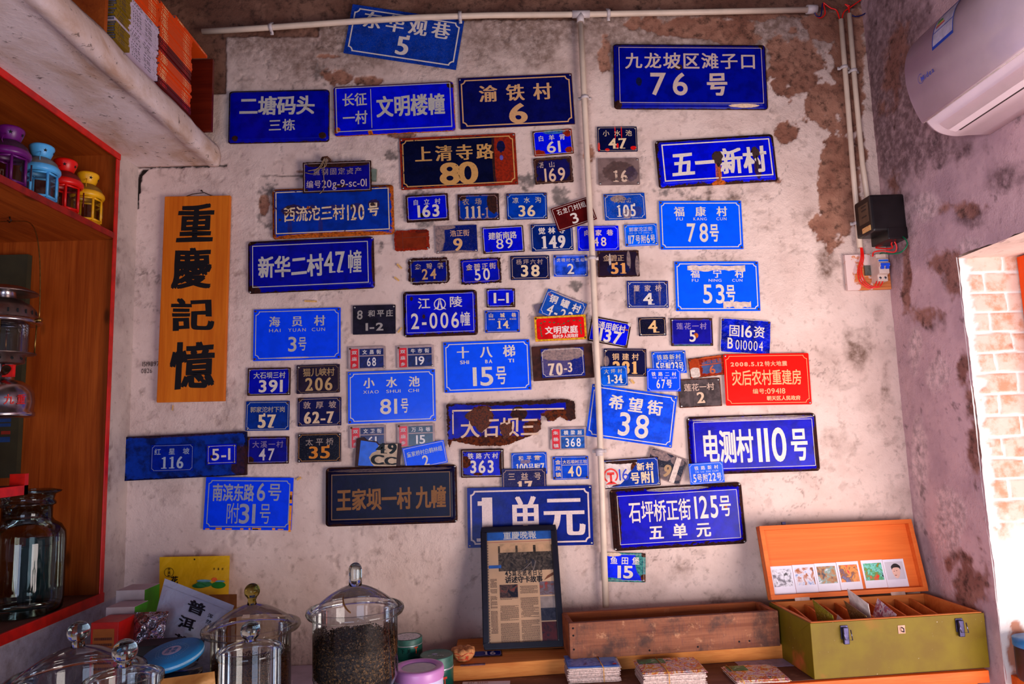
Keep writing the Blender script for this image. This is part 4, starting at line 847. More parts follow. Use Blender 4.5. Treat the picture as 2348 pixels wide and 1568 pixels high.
o = plate([(285, 1001), (564, 990), (564, 1088), (284, 1104)], 'old blue painted wooden board carrying plates 116 and 5-1', (8, 52, 128), [], thick=.014, screws='----', edge=.006, kind='navy', fade=.25, rough=.6, bumpy=.8, name='mounting_board', cat='board', marks=[(.97, .7, .10, .4, 'brown', .9), (.5, .02, .5, .04, 'brown', .7)], z=.004)
plate([(346, 1020), (444, 1017), (443, 1079), (346, 1082)], 'blue plate 116 screwed to the old blue board', (8, 38, 128), [('红星坡', .08, .90, .15, .38, 'h', (150, 160, 180)), ('116', .25, .76, .46, .89, 's', (160, 170, 190))], bd=('concave', .0035, .001, .006), bcol=(160, 165, 180), z=.0205, screws='----')
plate([(473, 1020), (542, 1017), (542, 1063), (475, 1066)], 'tiny blue plate 5-1 at the right end of the old blue board', (8, 26, 170), [('5-1', .17, .80, .22, .78, 'h')], bd=('plain', .005, .0012, 0), z=.0205, screws='ssss', marks=[(.16, .60, .05, .10, 'brown')])
def chips(o, w, h, z, FX, FY):
    a = MB(); R = random.Random(5)
    for i in range(16):
        f = R.random(); L = R.uniform(.02, .08)
        if i < 10: rect(a, FX(f*.9), FX(f*.9+L), FY(.995), FY(.955+R.uniform(0, .02)), z)
        else: rect(a, FX(.968), FX(.995), FY(.1+f*.8+L*2), FY(.1+f*.8), z)
    a.build('yellow_paint_chip', plain('yellow_chips', (232, 140, 26), .6), o)
plate([(475, 1096), (675, 1093), (666, 1218), (463, 1212)], 'bright blue two line plate numbered 6 and 31 with yellow chipped edges, lower left', (8, 66, 214),
      [('南滨东路', .085, .555, .13, .45, 'b', (150, 150, 170)), ('6', .59, .685, .11, .44, 'h', (150, 150, 170)), ('号', .715, .87, .11, .44, 'h', (150, 150, 170)), ('附', .25, .40, .49, .88, 't', (150, 150, 170)), ('31', .40, .585, .51, .87, 'h', (150, 150, 170)), ('号', .63, .76, .49, .88, 't', (150, 150, 170))], bd=('concave', .010, .003, .010), bcol=(150, 155, 170), extra=chips, screws='----', z=.006, fade=.05, bumpy=.05)
plate([(747, 1074), (1047, 1064), (1049, 1199), (746, 1207)], 'large black enamel plate with brown brush writing', (10, 10, 44), [('王家坝一村', .09, .655, .37, .73, 'K', (132, 82, 34)), ('九幢', .69, .915, .36, .72, 'K', (132, 82, 34))], dish=.013, bd=('plain', .022, .003, 0), bcol=(120, 84, 56), edge=.007, kind='brown', screws='rss-', z=.014, marks=[(.5, .06, .5, .03, 'grey', .6)], rough=.35)
plate([(924, 1028), (1018, 1008), (1026, 1060), (930, 1080)], 'bright blue plate 2 standing slanted on the large black plate', (8, 92, 232), [('童家桥村白鹤林组', .08, .93, .22, .44, 'h', (190, 196, 206)), ('2', .42, .57, .50, .96, 'h')], bd=('round', .003, .0014, .003), z=.010, screws='----', fade=.05)
def cc(o, w, h, z, FX, FY):
    R = random.Random(3); a = MB()
    pts = [(FX(.07), FY(.96)), (FX(.42), FY(.96)), (FX(.36), FY(.86)), (FX(.30), FY(.66)), (FX(.36), FY(.5)), (FX(.46), FY(.42)), (FX(.5), FY(.22)), (FX(.44), FY(.12)), (FX(.10), FY(.06))]
    a.add([(x, y, z) for x, y in pts], [tuple(range(len(pts)))]); a.build('blue_panel', plain('sky_enamel', (14, 92, 214), .4, 0, .1, 50), o)
    b = MB(); pts = [(FX(.42), FY(.96)), (FX(.91), FY(.96)), (FX(.92), FY(.14)), (FX(.5), FY(.22)), (FX(.46), FY(.42)), (FX(.36), FY(.5)), (FX(.30), FY(.66)), (FX(.36), FY(.86))]
    b.add([(x, y, z) for x, y in pts], [tuple(range(len(pts)))]); b.build('cream_panel', enamel('cream_tin', (206, 176, 146), w, h, 71, 0, 0, 'rust', .3, (120, 80, 60), [(.6, .9, .3, .05, 'brown', .6)]), o)
    lettering('49', FX(.46), FX(.89), FY(.50), FY(.14), 'S', z=z+.0003).build('number_lettering', ink((10, 20, 20), .05, (206, 176, 146), 3), o)
    lettering('C', FX(.36), FX(.62), FY(.90), FY(.56), 'S', z=z+.0003).build('capital_letter', ink((10, 12, 16), .05, (206, 176, 146), 3), o)
    lettering('C', FX(.66), FX(.90), FY(.90), FY(.62), 'S', z=z+.0003).build('small_letter', ink((10, 12, 16), .05, (206, 176, 146), 3), o)
plate([(816, 1003), (919, 1011), (919, 1070), (815, 1072)], 'cut tin plate reading 49 Cc in black on cream and blue', (60, 30, 26), [], extra=cc, z=.008, screws='----', thick=.004, name='tin_plate', cat='wall plate', outline=[(.0, 0), (.16, -.06), (.24, .05), (.45, .08), (.5, .18), (1, .13), (1, 1), (0, 1)])
rag = [(0, .04), (.93, -.03), (1, .02), (1.01, .40), (.97, .46), (.93, .44), (.89, .35), (.83, .46), (.79, .46), (.765, .33), (.735, .33), (.735, .58), (.72, .66), (.655, .77), (.55, .88), (.50, .94), (.40, .985), (.27, .97), (.14, .92), (.075, .85), (.04, .85), (.018, 1.0), (.008, .9)]
plate([(1022, 924), (1315, 917), (1321, 1021), (1026, 1026)], 'long enamel plate with its lower edge rusted away', (14, 12, 140), [('大石坝三', .11, .72, .36, .78, 'k', (214, 176, 150), .1)], outline=rag, edge=.012, kind='brown', ragged=.0022, screws='r---', z=.008, thick=.006, blobs=[(.26, .36, .095, .26, 'rust'), (.46, .64, .045, .17, 'rust'), (.70, .60, .03, .10, 'rust')],
      marks=[(.27, .35, .10, .26, 'rust'), (.47, .62, .06, .2, 'rust'), (.56, .30, .07, .16, 'brown'), (.36, .95, .5, .20, 'rust'), (.70, .70, .12, .30, 'rust'), (.86, .36, .14, .16, 'rust'), (.5, .0, .6, .13, 'brown'), (.98, .2, .06, .4, 'brown'), (.3, .6, .04, .4, 'brown', .7)], bd=None,
      extra=lambda o, w, h, z, FX, FY: rect(rect(MB(), FX(.05), FX(.92), FY(.20), FY(.165), z), FX(.045), FX(.055), FY(.72), FY(.165), z).build('border_line', ink((226, 190, 160), .3, (60, 28, 20), 7), o))
plate([(1057, 1031), (1155, 1028), (1155, 1094), (1057, 1095)], 'blue enamel plate 363 with rust round its rim, below the eaten-away plate', (10, 14, 170), [('铁路六村', .16, .87, .14, .34, 'k'), ('363', .22, .76, .41, .83, 'r')], bd=thin(.005, .001), edge=.008, kind='brown', marks=[(.5, .03, .5, .1, 'brown'), (.08, .45, .16, .22, 'rust'), (.4, .88, .12, .06, 'rust'), (.95, .5, .06, .5, 'brown')], screws='-ss-')
plate([(1172, 1039), (1253, 1036), (1255, 1086), (1174, 1089)], 'blue plate 100 half hidden behind plate 17', (20, 84, 180), [('和平路', .20, .80, .14, .36, 'h', CR), ('100号附7', .12, .92, .50, .90, 's')], bd=('concave', .003, .0009, .006), marks=[(.4, .42, .16, .10, 'grey', .8), (.75, .2, .12, .04, 'cream', .8)], screws='----', worn=.15)
plate([(1150, 1075), (1252, 1073), (1254, 1138), (1152, 1141)], 'dark violet plate 17 tucked between plate 100 and the big unit plate', (26, 18, 78), [('三益号', .14, .88, .15, .40, 'h', (196, 160, 140), .3), ('17', .34, .67, .44, .90, 'S', (220, 180, 150), .1)], bd=('concave', .005, .0014, .008), bcol=(190, 150, 130), worn=.25, z=.0075, screws='----', speck=.2)
plate([(1071, 1119), (1357, 1112), (1360, 1249), (1073, 1256)], 'big navy unit plate with large white characters behind the framed newspaper', (12, 30, 108), [('1', .095, .20, .17, .90, 'S', (222, 196, 190), .05, .80), ('单', .335, .59, .16, .92, 's', (222, 196, 190), .05), ('元', .61, .935, .16, .84, 's', (222, 196, 190), .05)], bd=('concave', .010, .0055, .013), bcol=(214, 186, 180), speck=.2, speckc=(60, 70, 120), screws='-sss', z=.011, corner=.001, name='unit_plate', cat='wall plate')
plate([(1380, 1266), (1480, 1269), (1480, 1335), (1381, 1333)], 'blue plate 15 with corroded green edges, lowest plate on the wall', (12, 40, 214), [('鱼田堡', .19, .86, .14, .39, 'k', WH), ('15', .36, .71, .45, .86, 'r')], edge=.006, kind='green', marks=[(.9, .3, .14, .5, 'green'), (.1, .95, .4, .1, 'green'), (.25, .06, .2, .08, 'cream'), (.97, .85, .08, .14, 'rust'), (.97, .05, .07, .1, 'brown')], screws='rsr-', bd=thin(.005, .0008), worn=.1)
plate([(1017, 785), (1213, 778), (1219, 893), (1019, 901)], 'bright blue plate 15 with pinyin, in the middle of the wall', (8, 88, 232),
      [('十八梯', .155, .83, .10, .33, 's'), ('SHI', .19, .29, .375, .445, 's'), ('BA', .48, .56, .375, .445, 's'), ('TI', .745, .81, .375, .445, 's'), ('15', .33, .565, .52, .88, 'h'), ('号', .595, .72, .51, .87, 'h')], bd=big(.007, .0030, .011), screws='rrrr', fade=.04, bumpy=.05)
# ---------------------------------------------------------------- recess with wooden shelves in the left wall
PINE = wood('varnished_pine', (176, 84, 28), (132, 52, 14), 2, 1.0, .42)
PINEX = wood('varnished_pine_across', (176, 84, 28), (132, 52, 14), 1, 1.0, .42)
REDP = plain('red_gloss_paint', (206, 20, 6), .42, 0, .14, 24)
XN = -1.76
cab = empty('shelf_recess', (XL-.2, -1.2, NZ0), 'red edged pine recess built into the left wall under the ledge', 'shelf unit')
def part(mb, name, mat, root, bevel=0, label=None):
    o = mb.build(name, mat, None, bevel); o.parent = root; o.matrix_parent_inverse = Matrix.LocRotScale(root.location, root.rotation_euler, None).inverted()
    if label: o['label'] = label
    return o
part(MB().box(XN, XL-.002, NY0, NY0+.016, NZ0-.01, NZ1+.012), 'side_panel', PINE, cab)
part(MB().box(XN-.02, XN, NY1, NY0+.016, NZ0-.01, NZ1+.012), 'back_panel', PINEX, cab)
part(MB().box(XN, XL-.002, NY1, NY0, NZ1, NZ1+.012), 'top_panel', PINEX, cab)
part(MB().box(XN, XL-.002, NY1, NY0, NZ0-.012, NZ0+.012), 'bottom_panel', wood('dusty_pine', (120, 84, 66), (92, 60, 48), 1, 1, .7), cab)
part(MB().box(XN, XL-.0025, NY1, NY0-.0005, 2.190, 2.206), 'shelf', PINEX, cab)
part(MB().box(XL-.002, XL+.003, NY1, NY0-.0225, 2.188, 2.208), 'shelf_edge', plain('dark_red_paint', (150, 18, 8), .5, 0, .2, 30), cab)
tr = MB(); tr.box(XL-.003, XL+.003, NY1, NY0+.002, NZ1-.020, NZ1+.004); part(tr, 'top_edge', REDP, cab, .0015)
tr = MB(); tr.box(XL-.002, XL+.002, NY0-.022, NY0-.001, NZ0+.001, NZ1-.022); part(tr, 'side_edge', REDP, cab, .0015)
tr = MB(); tr.box(XL-.004, XL+.004, NY1, NY0+.002, NZ0-.012, NZ0+.018); part(tr, 'bottom_edge', REDP, cab, .0015)
# small red shelf lower down, further inside
sm = MB(); sm.box(XN, -1.345, -1.5, -.47, 1.372, 1.392); part(sm, 'small_shelf', plain('dark_stain', (62, 22, 12), .6, 0, .2, 20), cab)
sm = MB(); sm.box(-1.345, -1.330, -1.5, -.462, 1.366, 1.392); sm.box(-1.372, -1.330, -.478, -.462, 1.366, 1.424); part(sm, 'small_shelf_edge', REDP, cab)
# dark board with a poster behind the pressure lantern
bd_ = empty('notice_board', (-1.66, -.14, 1.45), 'dark olive board with a faded price poster standing inside the recess', 'board')
part(MB().box(-1.752, -1.575, -.150, -.128, 1.40, 2.14), 'panel', plain('olive_card', (52, 48, 26), .8, 0, .1, 20), bd_)
pm = MB()
for i, (z, w_, c) in enumerate([(1.640, .05, 0), (1.625, .08, 0), (1.612, .085, 0), (1.598, .03, 1), (1.585, .05, 1), (1.57, .04, 1), (1.545, .03, 0), (1.52, .08, 1)]):
    q = MB().box(-1.60-w_, -1.60, -.1512, -.1506, z-.005, z+(.006 if i < 7 else .012))
    part(q, 'printed_line', plain('poster_red' if c == 0 else 'poster_blue', (150, 40, 20) if c == 0 else (16, 60, 120), .7), bd_)
# ---- four star lanterns
def star_lantern(col, dark, x, y, rz, label):
    H = .205; r = empty('star_lantern', (x, y, 2.2065), label, 'lantern', 'candle lanterns in a row on the upper shelf', rz)
    m = plain('lantern_enamel', col, .35, 0, .08, 30); dk = plain('lantern_shade_enamel', dark, .55, 0, .2, 30)
    MB().lathe([(0, 0), (.050, 0), (.052, .004), (.050, .010), (.044, .016), (.041, .026), (0, .026)], 36).build('base', m, r)
    n = 6; R = .042; fr = MB(); gl = MB()
    for k in range(n):
        a = 2*math.pi*k/n; b = 2*math.pi*(k+1)/n
        p = Vector((R*math.cos(a), R*math.sin(a), 0)); q = Vector((R*math.cos(b), R*math.sin(b), 0))
        fr.tube([p+Vector((0, 0, .024)), p+Vector((0, 0, .108))], .0042, 6)
        for z in (.030, .102): fr.tube([p+Vector((0, 0, z)), q+Vector((0, 0, z))], .0040, 6)
    fr.build('frame', m, r)
    for k in range(n):
        a = 2*math.pi*k/n; b = 2*math.pi*(k+1)/n; R2 = .0405
        q = MB().add([(R2*math.cos(a), R2*math.sin(a), .030), (R2*math.cos(b), R2*math.sin(b), .030), (R2*math.cos(b), R2*math.sin(b), .102), (R2*math.cos(a), R2*math.sin(a), .102)], [(0, 1, 2, 3)])
        q.build('glass_pane', glass('lantern_glass', (200, 205, 200), .5), r)
    MB().lathe([(.044, .104), (.050, .106), (.053, .112), (.052, .120), (.047, .126)], 36).build('collar', m, r)
    MB().lathe([(.047, .126), (.042, .138), (.033, .147), (.022, .153), (.020, .156)], 36).build('roof', dk, r)
    MB().lathe([(.021, .154), (.024, .156), (.030, .172), (.034, .184), (.033, .190), (.028, .194), (0, .196)], 36).build('chimney', m, r)
    for ang in (-1.2, -.1, 1.0, 2.1, 3.2):
        st = []
        for k in range(10):
            q = math.pi/2+k*math.pi/5; rr = .0062 if k % 2 == 0 else .0026; st.append((rr*math.cos(q), rr*math.sin(q)))
        M = Matrix.Rotation(ang, 4, 'Z')@Matrix.Translation((.0313, 0, .172))@Matrix.Rotation(math.pi/2+.34, 4, 'Y')@Matrix.Rotation(math.pi/2, 4, 'Z')
        MB().add([M@Vector((a, b, 0)) for a, b in st]+[M@Vector((0, 0, 0))], [(k, (k+1) % 10, 10) for k in range(10)]).build('star_cutout', plain('hole_black', (8, 8, 12), .9, 0, 0), r)
    hn = MB(); hn.tube([(.044, .030, .05+.012*i) for i in range(5)], .0022, 6); hn.build('hinge', dk, r)
    MB().tube([(0, -.030, .166), (0, -.046, .150), (0, -.049, .140), (0, -.040, .132)], .001, 6).build('handle', m, r)
    return r
star_lantern((104, 14, 108), (56, 20, 52), -1.372, -.552, .2, 'purple star lantern nearest the left edge of the shelf')
star_lantern((84, 176, 236), (112, 112, 112), -1.366, -.425, .5, 'sky blue star lantern between the purple and the red one')
star_lantern((226, 16, 8), (120, 16, 8), -1.366, -.307, .1, 'red star lantern between the blue and the yellow one')
star_lantern((244, 178, 20), (150, 104, 26), -1.362, -.192, .45, 'yellow star lantern at the inner end of the shelf')
tg = MB(); tg.prism([(0, 0), (.030, 0), (.022, .016)], .0005); o = tg.build('price_tag', plain('tag_paper', (220, 200, 190), .8)); o.location = (-1.318, -.56, 2.2085); o.rotation_euler = (.9, 0, 1.3); tag(o, 'white paper tag at the foot of the purple lantern', 'tag')
# ---- pressure lantern hanging from the shelf
pl = empty('pressure_lantern', (-1.468, -.40, 1.585), 'chrome pressure lantern with red writing hanging under the shelf', 'lantern')
CH = plain('worn_chrome', (190, 176, 176), .22, 1.0, .12, 30); CHD = plain('dull_chrome', (150, 128, 120), .4, 1.0, .2, 20); BR = plain('brass', (150, 116, 60), .35, 1.0, .2, 60)
MB().lathe([(0, 0), (.086, 0), (.090, .004), (.090, .014), (.086, .018), (.088, .045), (.086, .07), (.075, .092), (.055, .106), (.036, .110)], 48).build('fuel_tank', CH, pl)
MB().lathe([(.036, .108), (.034, .112), (.034, .150), (.040, .156)], 40).build('burner_neck', CH, pl)
MB().lathe([(.040, .155), (.058, .160), (.058, .182), (.085, .186), (.086, .189), (.05, .190)], 40).build('gallery', CHD, pl)
for k in range(12):
    a = 2*math.pi*k/12; M = Matrix.Rotation(a, 4, 'Z')@Matrix.Translation((.0585, 0, .171))@Matrix.Rotation(math.pi/2, 4, 'Y')
    MB().lathe([(0, .0006), (.004, .0006), (.004, 0)], 10, mx=M).build('air_hole', plain('hole_black', (8, 8, 12), .9, 0, 0), pl)
MB().lathe([(.066, .190), (.066, .275)], 48).build('glass_chimney', glass('lamp_glass', (230, 220, 225), .2), pl)
for k in range(4):
    a = 2*math.pi*k/4+.5; MB().tube([(.080*math.cos(a), .080*math.sin(a), .186), (.082*math.cos(a), .082*math.sin(a), .278)], .0022, 8).build('guard_rod', BR, pl)
MB().lathe([(.03, .272), (.092, .276), (.098, .281), (.096, .286), (.085, .294)], 48).build('hood_rim', CH, pl)
MB().lathe([(.085, .294), (.080, .320), (.066, .336), (.052, .342), (.044, .350)], 48).build('hood', CHD, pl)
for k in range(22):
    a = 2*math.pi*k/22; M = Matrix.Rotation(a, 4, 'Z')@Matrix.Translation((.0832, 0, .309))
    MB().box(-.0006, .0006, -.0022, .0022, -.006, .006, mx=M).build('vent_slot', plain('hole_black', (8, 8, 12), .9, 0, 0), pl)
MB().lathe([(.034, .342), (.030, .350), (.026, .374), (.03, .376)], 32).build('inner_chimney', CH, pl)
MB().lathe([(0, .392), (.05, .388), (.078, .376), (.086, .370), (.084, .368), (.05, .372), (0, .374)], 48).build('cap', CHD, pl)
hd = [(.1*math.cos(t)*1.0, .0, .286+.318*max(0, math.sin(t))**.55 if 0 < t < math.pi else .286) for t in [math.pi*k/30 for k in range(31)]]
hd = [(.104*math.copysign(abs(math.cos(t))**.35, math.cos(t)), 0, .286+.305*math.sin(t)**1.0) for t in [math.pi*k/40 for k in range(41)]]
MB().tube(hd, .0018, 8).build('bail_handle', BR, pl)
MB().tube([(.088, 0, .283), (.112, 0, .286)], .006, 10).build('handle_knob', BR, pl)
kn = MB(); kn.tube([(.030, -.03, .125), (.054, -.054, .138)], .011, 12); kn.build('filler_cap', plain('bronze', (96, 70, 56), .4, 1, .2, 50), pl)
rw = MB(); 
for i, ch in enumerate('九重'):
    g = lettering(ch, -.012, .012, -.014, .014, 'k')
    M = Matrix.Translation((0, 0, .050))@Matrix.Rotation(-.70+.36*i, 4, 'Z')@Matrix.Translation((.0892, 0, 0))@Matrix.Rotation(math.pi/2, 4, 'Z')@Matrix.Rotation(math.pi/2, 4, 'X')
    rw.add([M@Vector(p) for p in g.v], g.f)
rw.build('red_lettering', ink((206, 30, 24), 0, (9, 9, 9), 1), pl)
part(MB().box(-1.435, -1.405, -.442, -.430, 1.70, 1.735), 'red_sticker', plain('sticker_red', (220, 24, 18), .5), pl)
hk = MB(); hk.tube([(-1.468, -.40, 2.19), (-1.468, -.40, 2.183), (-1.462, -.40, 2.178), (-1.468, -.40, 2.172), (-1.474, -.40, 2.178)], .0022, 8)
o = hk.build('screw_hook', plain('dark_steel', (60, 50, 44), .5, .8)); tag(o, 'small steel hook under the shelf holding the pressure lantern', 'hook')
# ---- big green jar and the snack jar on the recess floor
GG = glass('green_glass', (120, 170, 130), .55, .03)
jr = empty('glass_jar', (-1.402, -.350, NZ0+.013), 'big green glass apothecary jar with stopper in the recess', 'jar')
MB().lathe([(0, .004), (.094, .002), (.100, .010), (.102, .04), (.102, .20), (.100, .225), (.088, .247), (.070, .258), (.064, .268), (.064, .302), (.070, .306)], 56).build('body', GG, jr)
GD = glass('dark_green_glass', (20, 84, 60), .9, .03)
MB().lathe([(.062, .268), (.064, .304), (.072, .306), (.072, .312), (.066, .320), (.070, .336), (.084, .342), (.086, .346), (.06, .352), (0, .354)], 56).build('stopper', GD, jr)
li = MB(); li.lathe([(.0, .006), (.098, .006), (.0985, .02)], 48); li.build('base_glass', GD, jr)
pb = empty('tea_packet', (-1.46, -.30, NZ0+.013), 'dark teal packet standing behind the green jar', 'packet')
pb_m = MB(); pb_m.box(-.055, .055, -.012, .012, 0, .17); pb_m.box(-.038, .038, -.012, .012, .17, .195); pb_m.build('bag', plain('teal_card', (8, 60, 70), .5), pb, .003)
pb.location = (-1.45, -.205, NZ0+.013); pb.rotation_euler.z = .15
j2 = empty('snack_jar', (-1.478, -.532, NZ0+.013), 'clear glass jar with pale snacks at the left edge of the recess', 'jar')
MB().lathe([(0, .002), (.072, .002), (.077, .01), (.078, .12), (.074, .142), (.062, .152)], 48).build('body', glass('clear_glass', (232, 236, 232), .12), j2)
R_ = random.Random(2)
for i in range(16):
    a = (i % 4)*math.pi/2+.4*(i//4); rr = .040; s = MB(); s.lathe([(r*.024, z*.0085) for r, z in sph(1, 8)], 16)
    o = s.build('biscuit', plain('biscuit', (206, 170, 96), .7, 0, .2, 60)); o.location = (-1.478+rr*math.cos(a), -.532+rr*math.sin(a), NZ0+.026+.018*(i//4))
    tag(o, 'pale round biscuit in the clear jar at the left edge', 'biscuit', 'biscuits in the snack jar')
tn = empty('round_tin', (-1.478, -.532, NZ0+.170), 'silver tin with white packet label standing on the snack jar', 'tin')
MB().lathe([(0, 0), (.060, 0), (.062, .003), (.062, .088), (.064, .09), (.064, .104), (0, .106)], 48).build('body', plain('tin_metal', (170, 166, 172), .3, .9, .15, 30), tn)
lb = MB(); lb.grid(lambda u, v: (.0632*math.cos(-1.3+u*1.5), .0632*math.sin(-1.3+u*1.5), .01+.068*v), 12, 1); lb.build('paper_label', plain('label_white', (214, 206, 216), .5), tn)

# ---------------------------------------------------------------- books on the ledge
TOPZ = 2.5745
def spine_mat(name, base, first=None, marks=(250, 200, 140), red=False, y0=0, y1=1):
    """printed spine: rows of small characters, title block, author"""
    t = NT(name); co = t.n('ShaderNodeTexCoord').outputs['Generated']; sp = t.n('ShaderNodeSeparateXYZ'); t.l(co, sp.inputs[0]); g = sp.outputs[1]; gz = sp.outputs[2]
    c = lin(base)
    if first:
        c = t.mix(t.math('GREATER_THAN', g, .31), lin(first), lin(base))
    cell = t.math('FRACT', t.math('MULTIPLY', g, 46.0)); cz = t.math('ABSOLUTE', t.math('SUBTRACT', gz, .5))
    hs = t.n('ShaderNodeTexWhiteNoise', noise_dimensions='1D'); t.l(t.math('FLOOR', t.math('MULTIPLY', g, 46.0)), hs.inputs['W'])
    on = t.math('MULTIPLY', t.math('LESS_THAN', cell, .62), t.math('LESS_THAN', cz, .30))
    def zone(a, b): return t.math('MULTIPLY', t.math('GREATER_THAN', g, a), t.math('LESS_THAN', g, b))
    zs = t.math('ADD', t.math('ADD', zone(.06, .20), zone(.36, .56) if first else zone(.22, .24)), zone(.80, .86), clamp=True)
    if first: zs = t.math('ADD', zs, zone(.66, .92), clamp=True)
    f = t.math('MULTIPLY', t.math('MULTIPLY', on, zs), t.math('GREATER_THAN', hs.outputs[0], .25))
    ln = t.math('MULTIPLY', zone(.72, .92), t.math('LESS_THAN', t.math('ABSOLUTE', t.math('SUBTRACT', gz, .55)), .07))
    f = t.math('MAXIMUM', f, ln) if not first else f
    return t.fin(t.mix(f, c, lin(marks)), .45)
S_OR = spine_mat('orange_spine', (226, 74, 8), None, (252, 214, 150)); S_OW = spine_mat('olive_white_spine', (206, 186, 204), (134, 104, 16), (60, 50, 60)); S_RD = spine_mat('dark_red_spine', (96, 10, 8), None, (220, 24, 14))
S_WH = plain('white_cover', (200, 182, 200), .5)
PAGES = plain('page_edges', (112, 104, 124), .8, 0, .25, 300)
bk_n = 0
def book(kind, y0, y1, z, th, x=-1.004, col=1):
    L = y1-y0; R = random.Random(int(z*1e4)+col); x += R.uniform(-.003, .003); y0 += R.uniform(-.004, .004); D = .145
    m = {'o': S_OR, 'w': S_OW, 'r': S_RD, 'p': S_WH}[kind]
    nm = {'o': 'orange', 'w': 'olive and white', 'r': 'dark red', 'p': 'white'}[kind]
    mb = MB(); mb.box(-D, 0, 0, L, 0, .0008); mb.box(-D, 0, 0, L, th-.0010, th-.0002); mb.box(-.0012, 0, 0, L, .0008, th-.0010)
    o = mb.build('book', m); o.location = (x, y0, z)
    MB().box(-D+.002, -.0012, .002, L-.002, .0009, th-.0011).build('page_block', PAGES, o)
    tag(o, {'o': 'orange spined book lying in the stacks on the ledge', 'w': 'olive and white spined book in the near stack on the ledge', 'r': 'dark red spined book between the orange books on the ledge', 'p': 'plain white spined book in the near stack on the ledge'}[kind], 'book', nm+' books lying on the ledge')
    return o
z = TOPZ
for k in ['w']*7+['p']+['w']*14+['o']*14:
    th = .0074 if k != 'p' else .009; book(k, -.706, -.474, z, th, -1.004, 1); z += th+.0001
z = TOPZ
for k in ['r']*3+['o']*6+['o']*5+['r']*6+['o']*11+['o']*4:
    th = .0074; book(k, -.468, -.243, z, th, -1.004, 2); z += th+.0001
tb = book('o', -.372, -.128, z+.0003, .010, -1.000, 3); tb['label'] = 'single orange book sticking out on top of the stacks'; del tb['group']
M_dark = wood('dark_red_board', (110, 30, 12), (76, 16, 8), 0, 1, .35)
o = MB().box(-1.285, -.985, -.118, -.103, TOPZ, 2.842).build('wooden_board', M_dark, None, .001); tag(o, 'dark red board standing at the end of the ledge behind the books', 'board')
o = MB().box(-1.285, -1.012, -.742, -.728, TOPZ, 2.80).build('wooden_board', PINEX, None, .001); tag(o, 'orange pine board at the near end of the book stacks', 'board')
# ---------------------------------------------------------------- conduits, wires, meter, breaker, air conditioner
PVC = plain('cream_plastic', (226, 200, 178), .45, 0, .06, 12)
PVW = plain('white_plastic', (206, 190, 188), .4, 0, .06, 30)
def pipe(pts, r, label):
    root = empty('conduit_pipe', pts[0], label, 'pipe', 'plastic conduit pipes')
    part(MB().tube(pts, r, 16), 'pipe', PVC, root); return root
def clip(root, p, d, r, wall=(0, 1, 0)):
    """saddle clip round a pipe at p, pipe direction d"""
    d = Vector(d).normalized(); w = Vector(wall); s = d.cross(w).normalized(); mb = MB()
    for off in (-.006, .006): pass
    arc = [Vector(p)+s*math.cos(t)*(r+.0022)-w*math.sin(t)*(r+.0022) for t in [math.pi*k/12 for k in range(13)]]
    arc = [Vector(p)+s*(r+.014)+w*(r*.8)]+[Vector(p)+s*(r+.003)+w*(r*.8)]+arc+[Vector(p)-s*(r+.003)+w*(r*.8)]+[Vector(p)-s*(r+.014)+w*(r*.8)]
    b = len(mb.v)
    for q in arc:
        for e in (-.006, .006): mb.v.append(tuple(q+d*e)); 
    for i in range(len(arc)-1): mb.f.append((b+2*i, b+2*i+1, b+2*i+3, b+2*i+2)); mb.sm.append(True)
    o = part(mb, 'pipe_clip', PVW, root); md = o.modifiers.new('thick', 'SOLIDIFY'); md.thickness = .002
    return o
YP = -.030
a0 = W(464, 73, YP); a1 = W(620, 63, YP); a2 = W(800, 50, YP); a3 = W(960, 40, YP); a4 = W(1120, 35, YP); a5 = W(1330, 33, YP); a6 = W(1600, 28, YP); a7 = W(1866, 22, YP)
tp = pipe([a0, a1, a2, a3, a4, a5, a6, a7], .0108, 'cream conduit pipe running along the top of the wall')
for u, v in ((622, 63), (1055, 37), (1395, 31)): clip(tp, W(u, v, YP), (1, 0, .03), .0108)
cp = MB(); cp.tube([W(1850, 22, YP), W(1872, 21, YP)], .0165, 14); part(cp, 'end_coupling', PVW, tp)
tee = MB(); tee.tube([W(1312, 33, YP), W(1352, 32.5, YP)], .0138, 14); tee.tube([W(1331, 33, YP), W(1331, 52, YP)], .0138, 14); part(tee, 'tee_joint', PVW, tp)
b = [W(u, v, YP) for u, v in ((1331, 50), (1338, 200), (1348, 400), (1357, 560), (1365, 740), (1372, 900), (1380, 1120), (1389, 1392))]
vp = pipe(b, .0108, 'cream conduit pipe dropping down between the number plates')
for u, v in ((1341, 224), (1357, 592), (1375, 1034)): clip(vp, W(u, v, YP), (0, 0, 1), .0108)
cp = MB(); cp.tube([W(1374, 1028, YP), W(1375, 1045, YP)], .0132, 14); part(cp, 'sleeve', PVW, vp)
YQ = -.024
pa = [W(u, v, YQ) for u, v in ((1928, 45), (1941, 200), (1955, 380), (1972, 568))]
pb_ = [W(u, v, YQ) for u, v in ((1947, 32), (1961, 200), (1978, 380), (1998, 512))]
q1 = pipe(pa, .0092, 'left one of two thin conduit pipes above the black meter'); q2 = pipe(pb_, .0092, 'right one of two thin conduit pipes above the black meter')
clip(q1, W(1936, 155, YQ), (0, 0, 1), .0092); clip(q2, W(1957, 163, YQ), (0, 0, 1), .0092); clip(q1, W(1966, 512, YQ), (0, 0, 1), .0092)
q3 = pipe([W(2000, 538, YQ), W(2006, 562, YQ)], .0092, 'stub of conduit pipe under the black meter')
cp = MB(); cp.tube([W(2001, 536, YQ), W(2003, 544, YQ)], .0125, 14); part(cp, 'collar', PVW, q3)
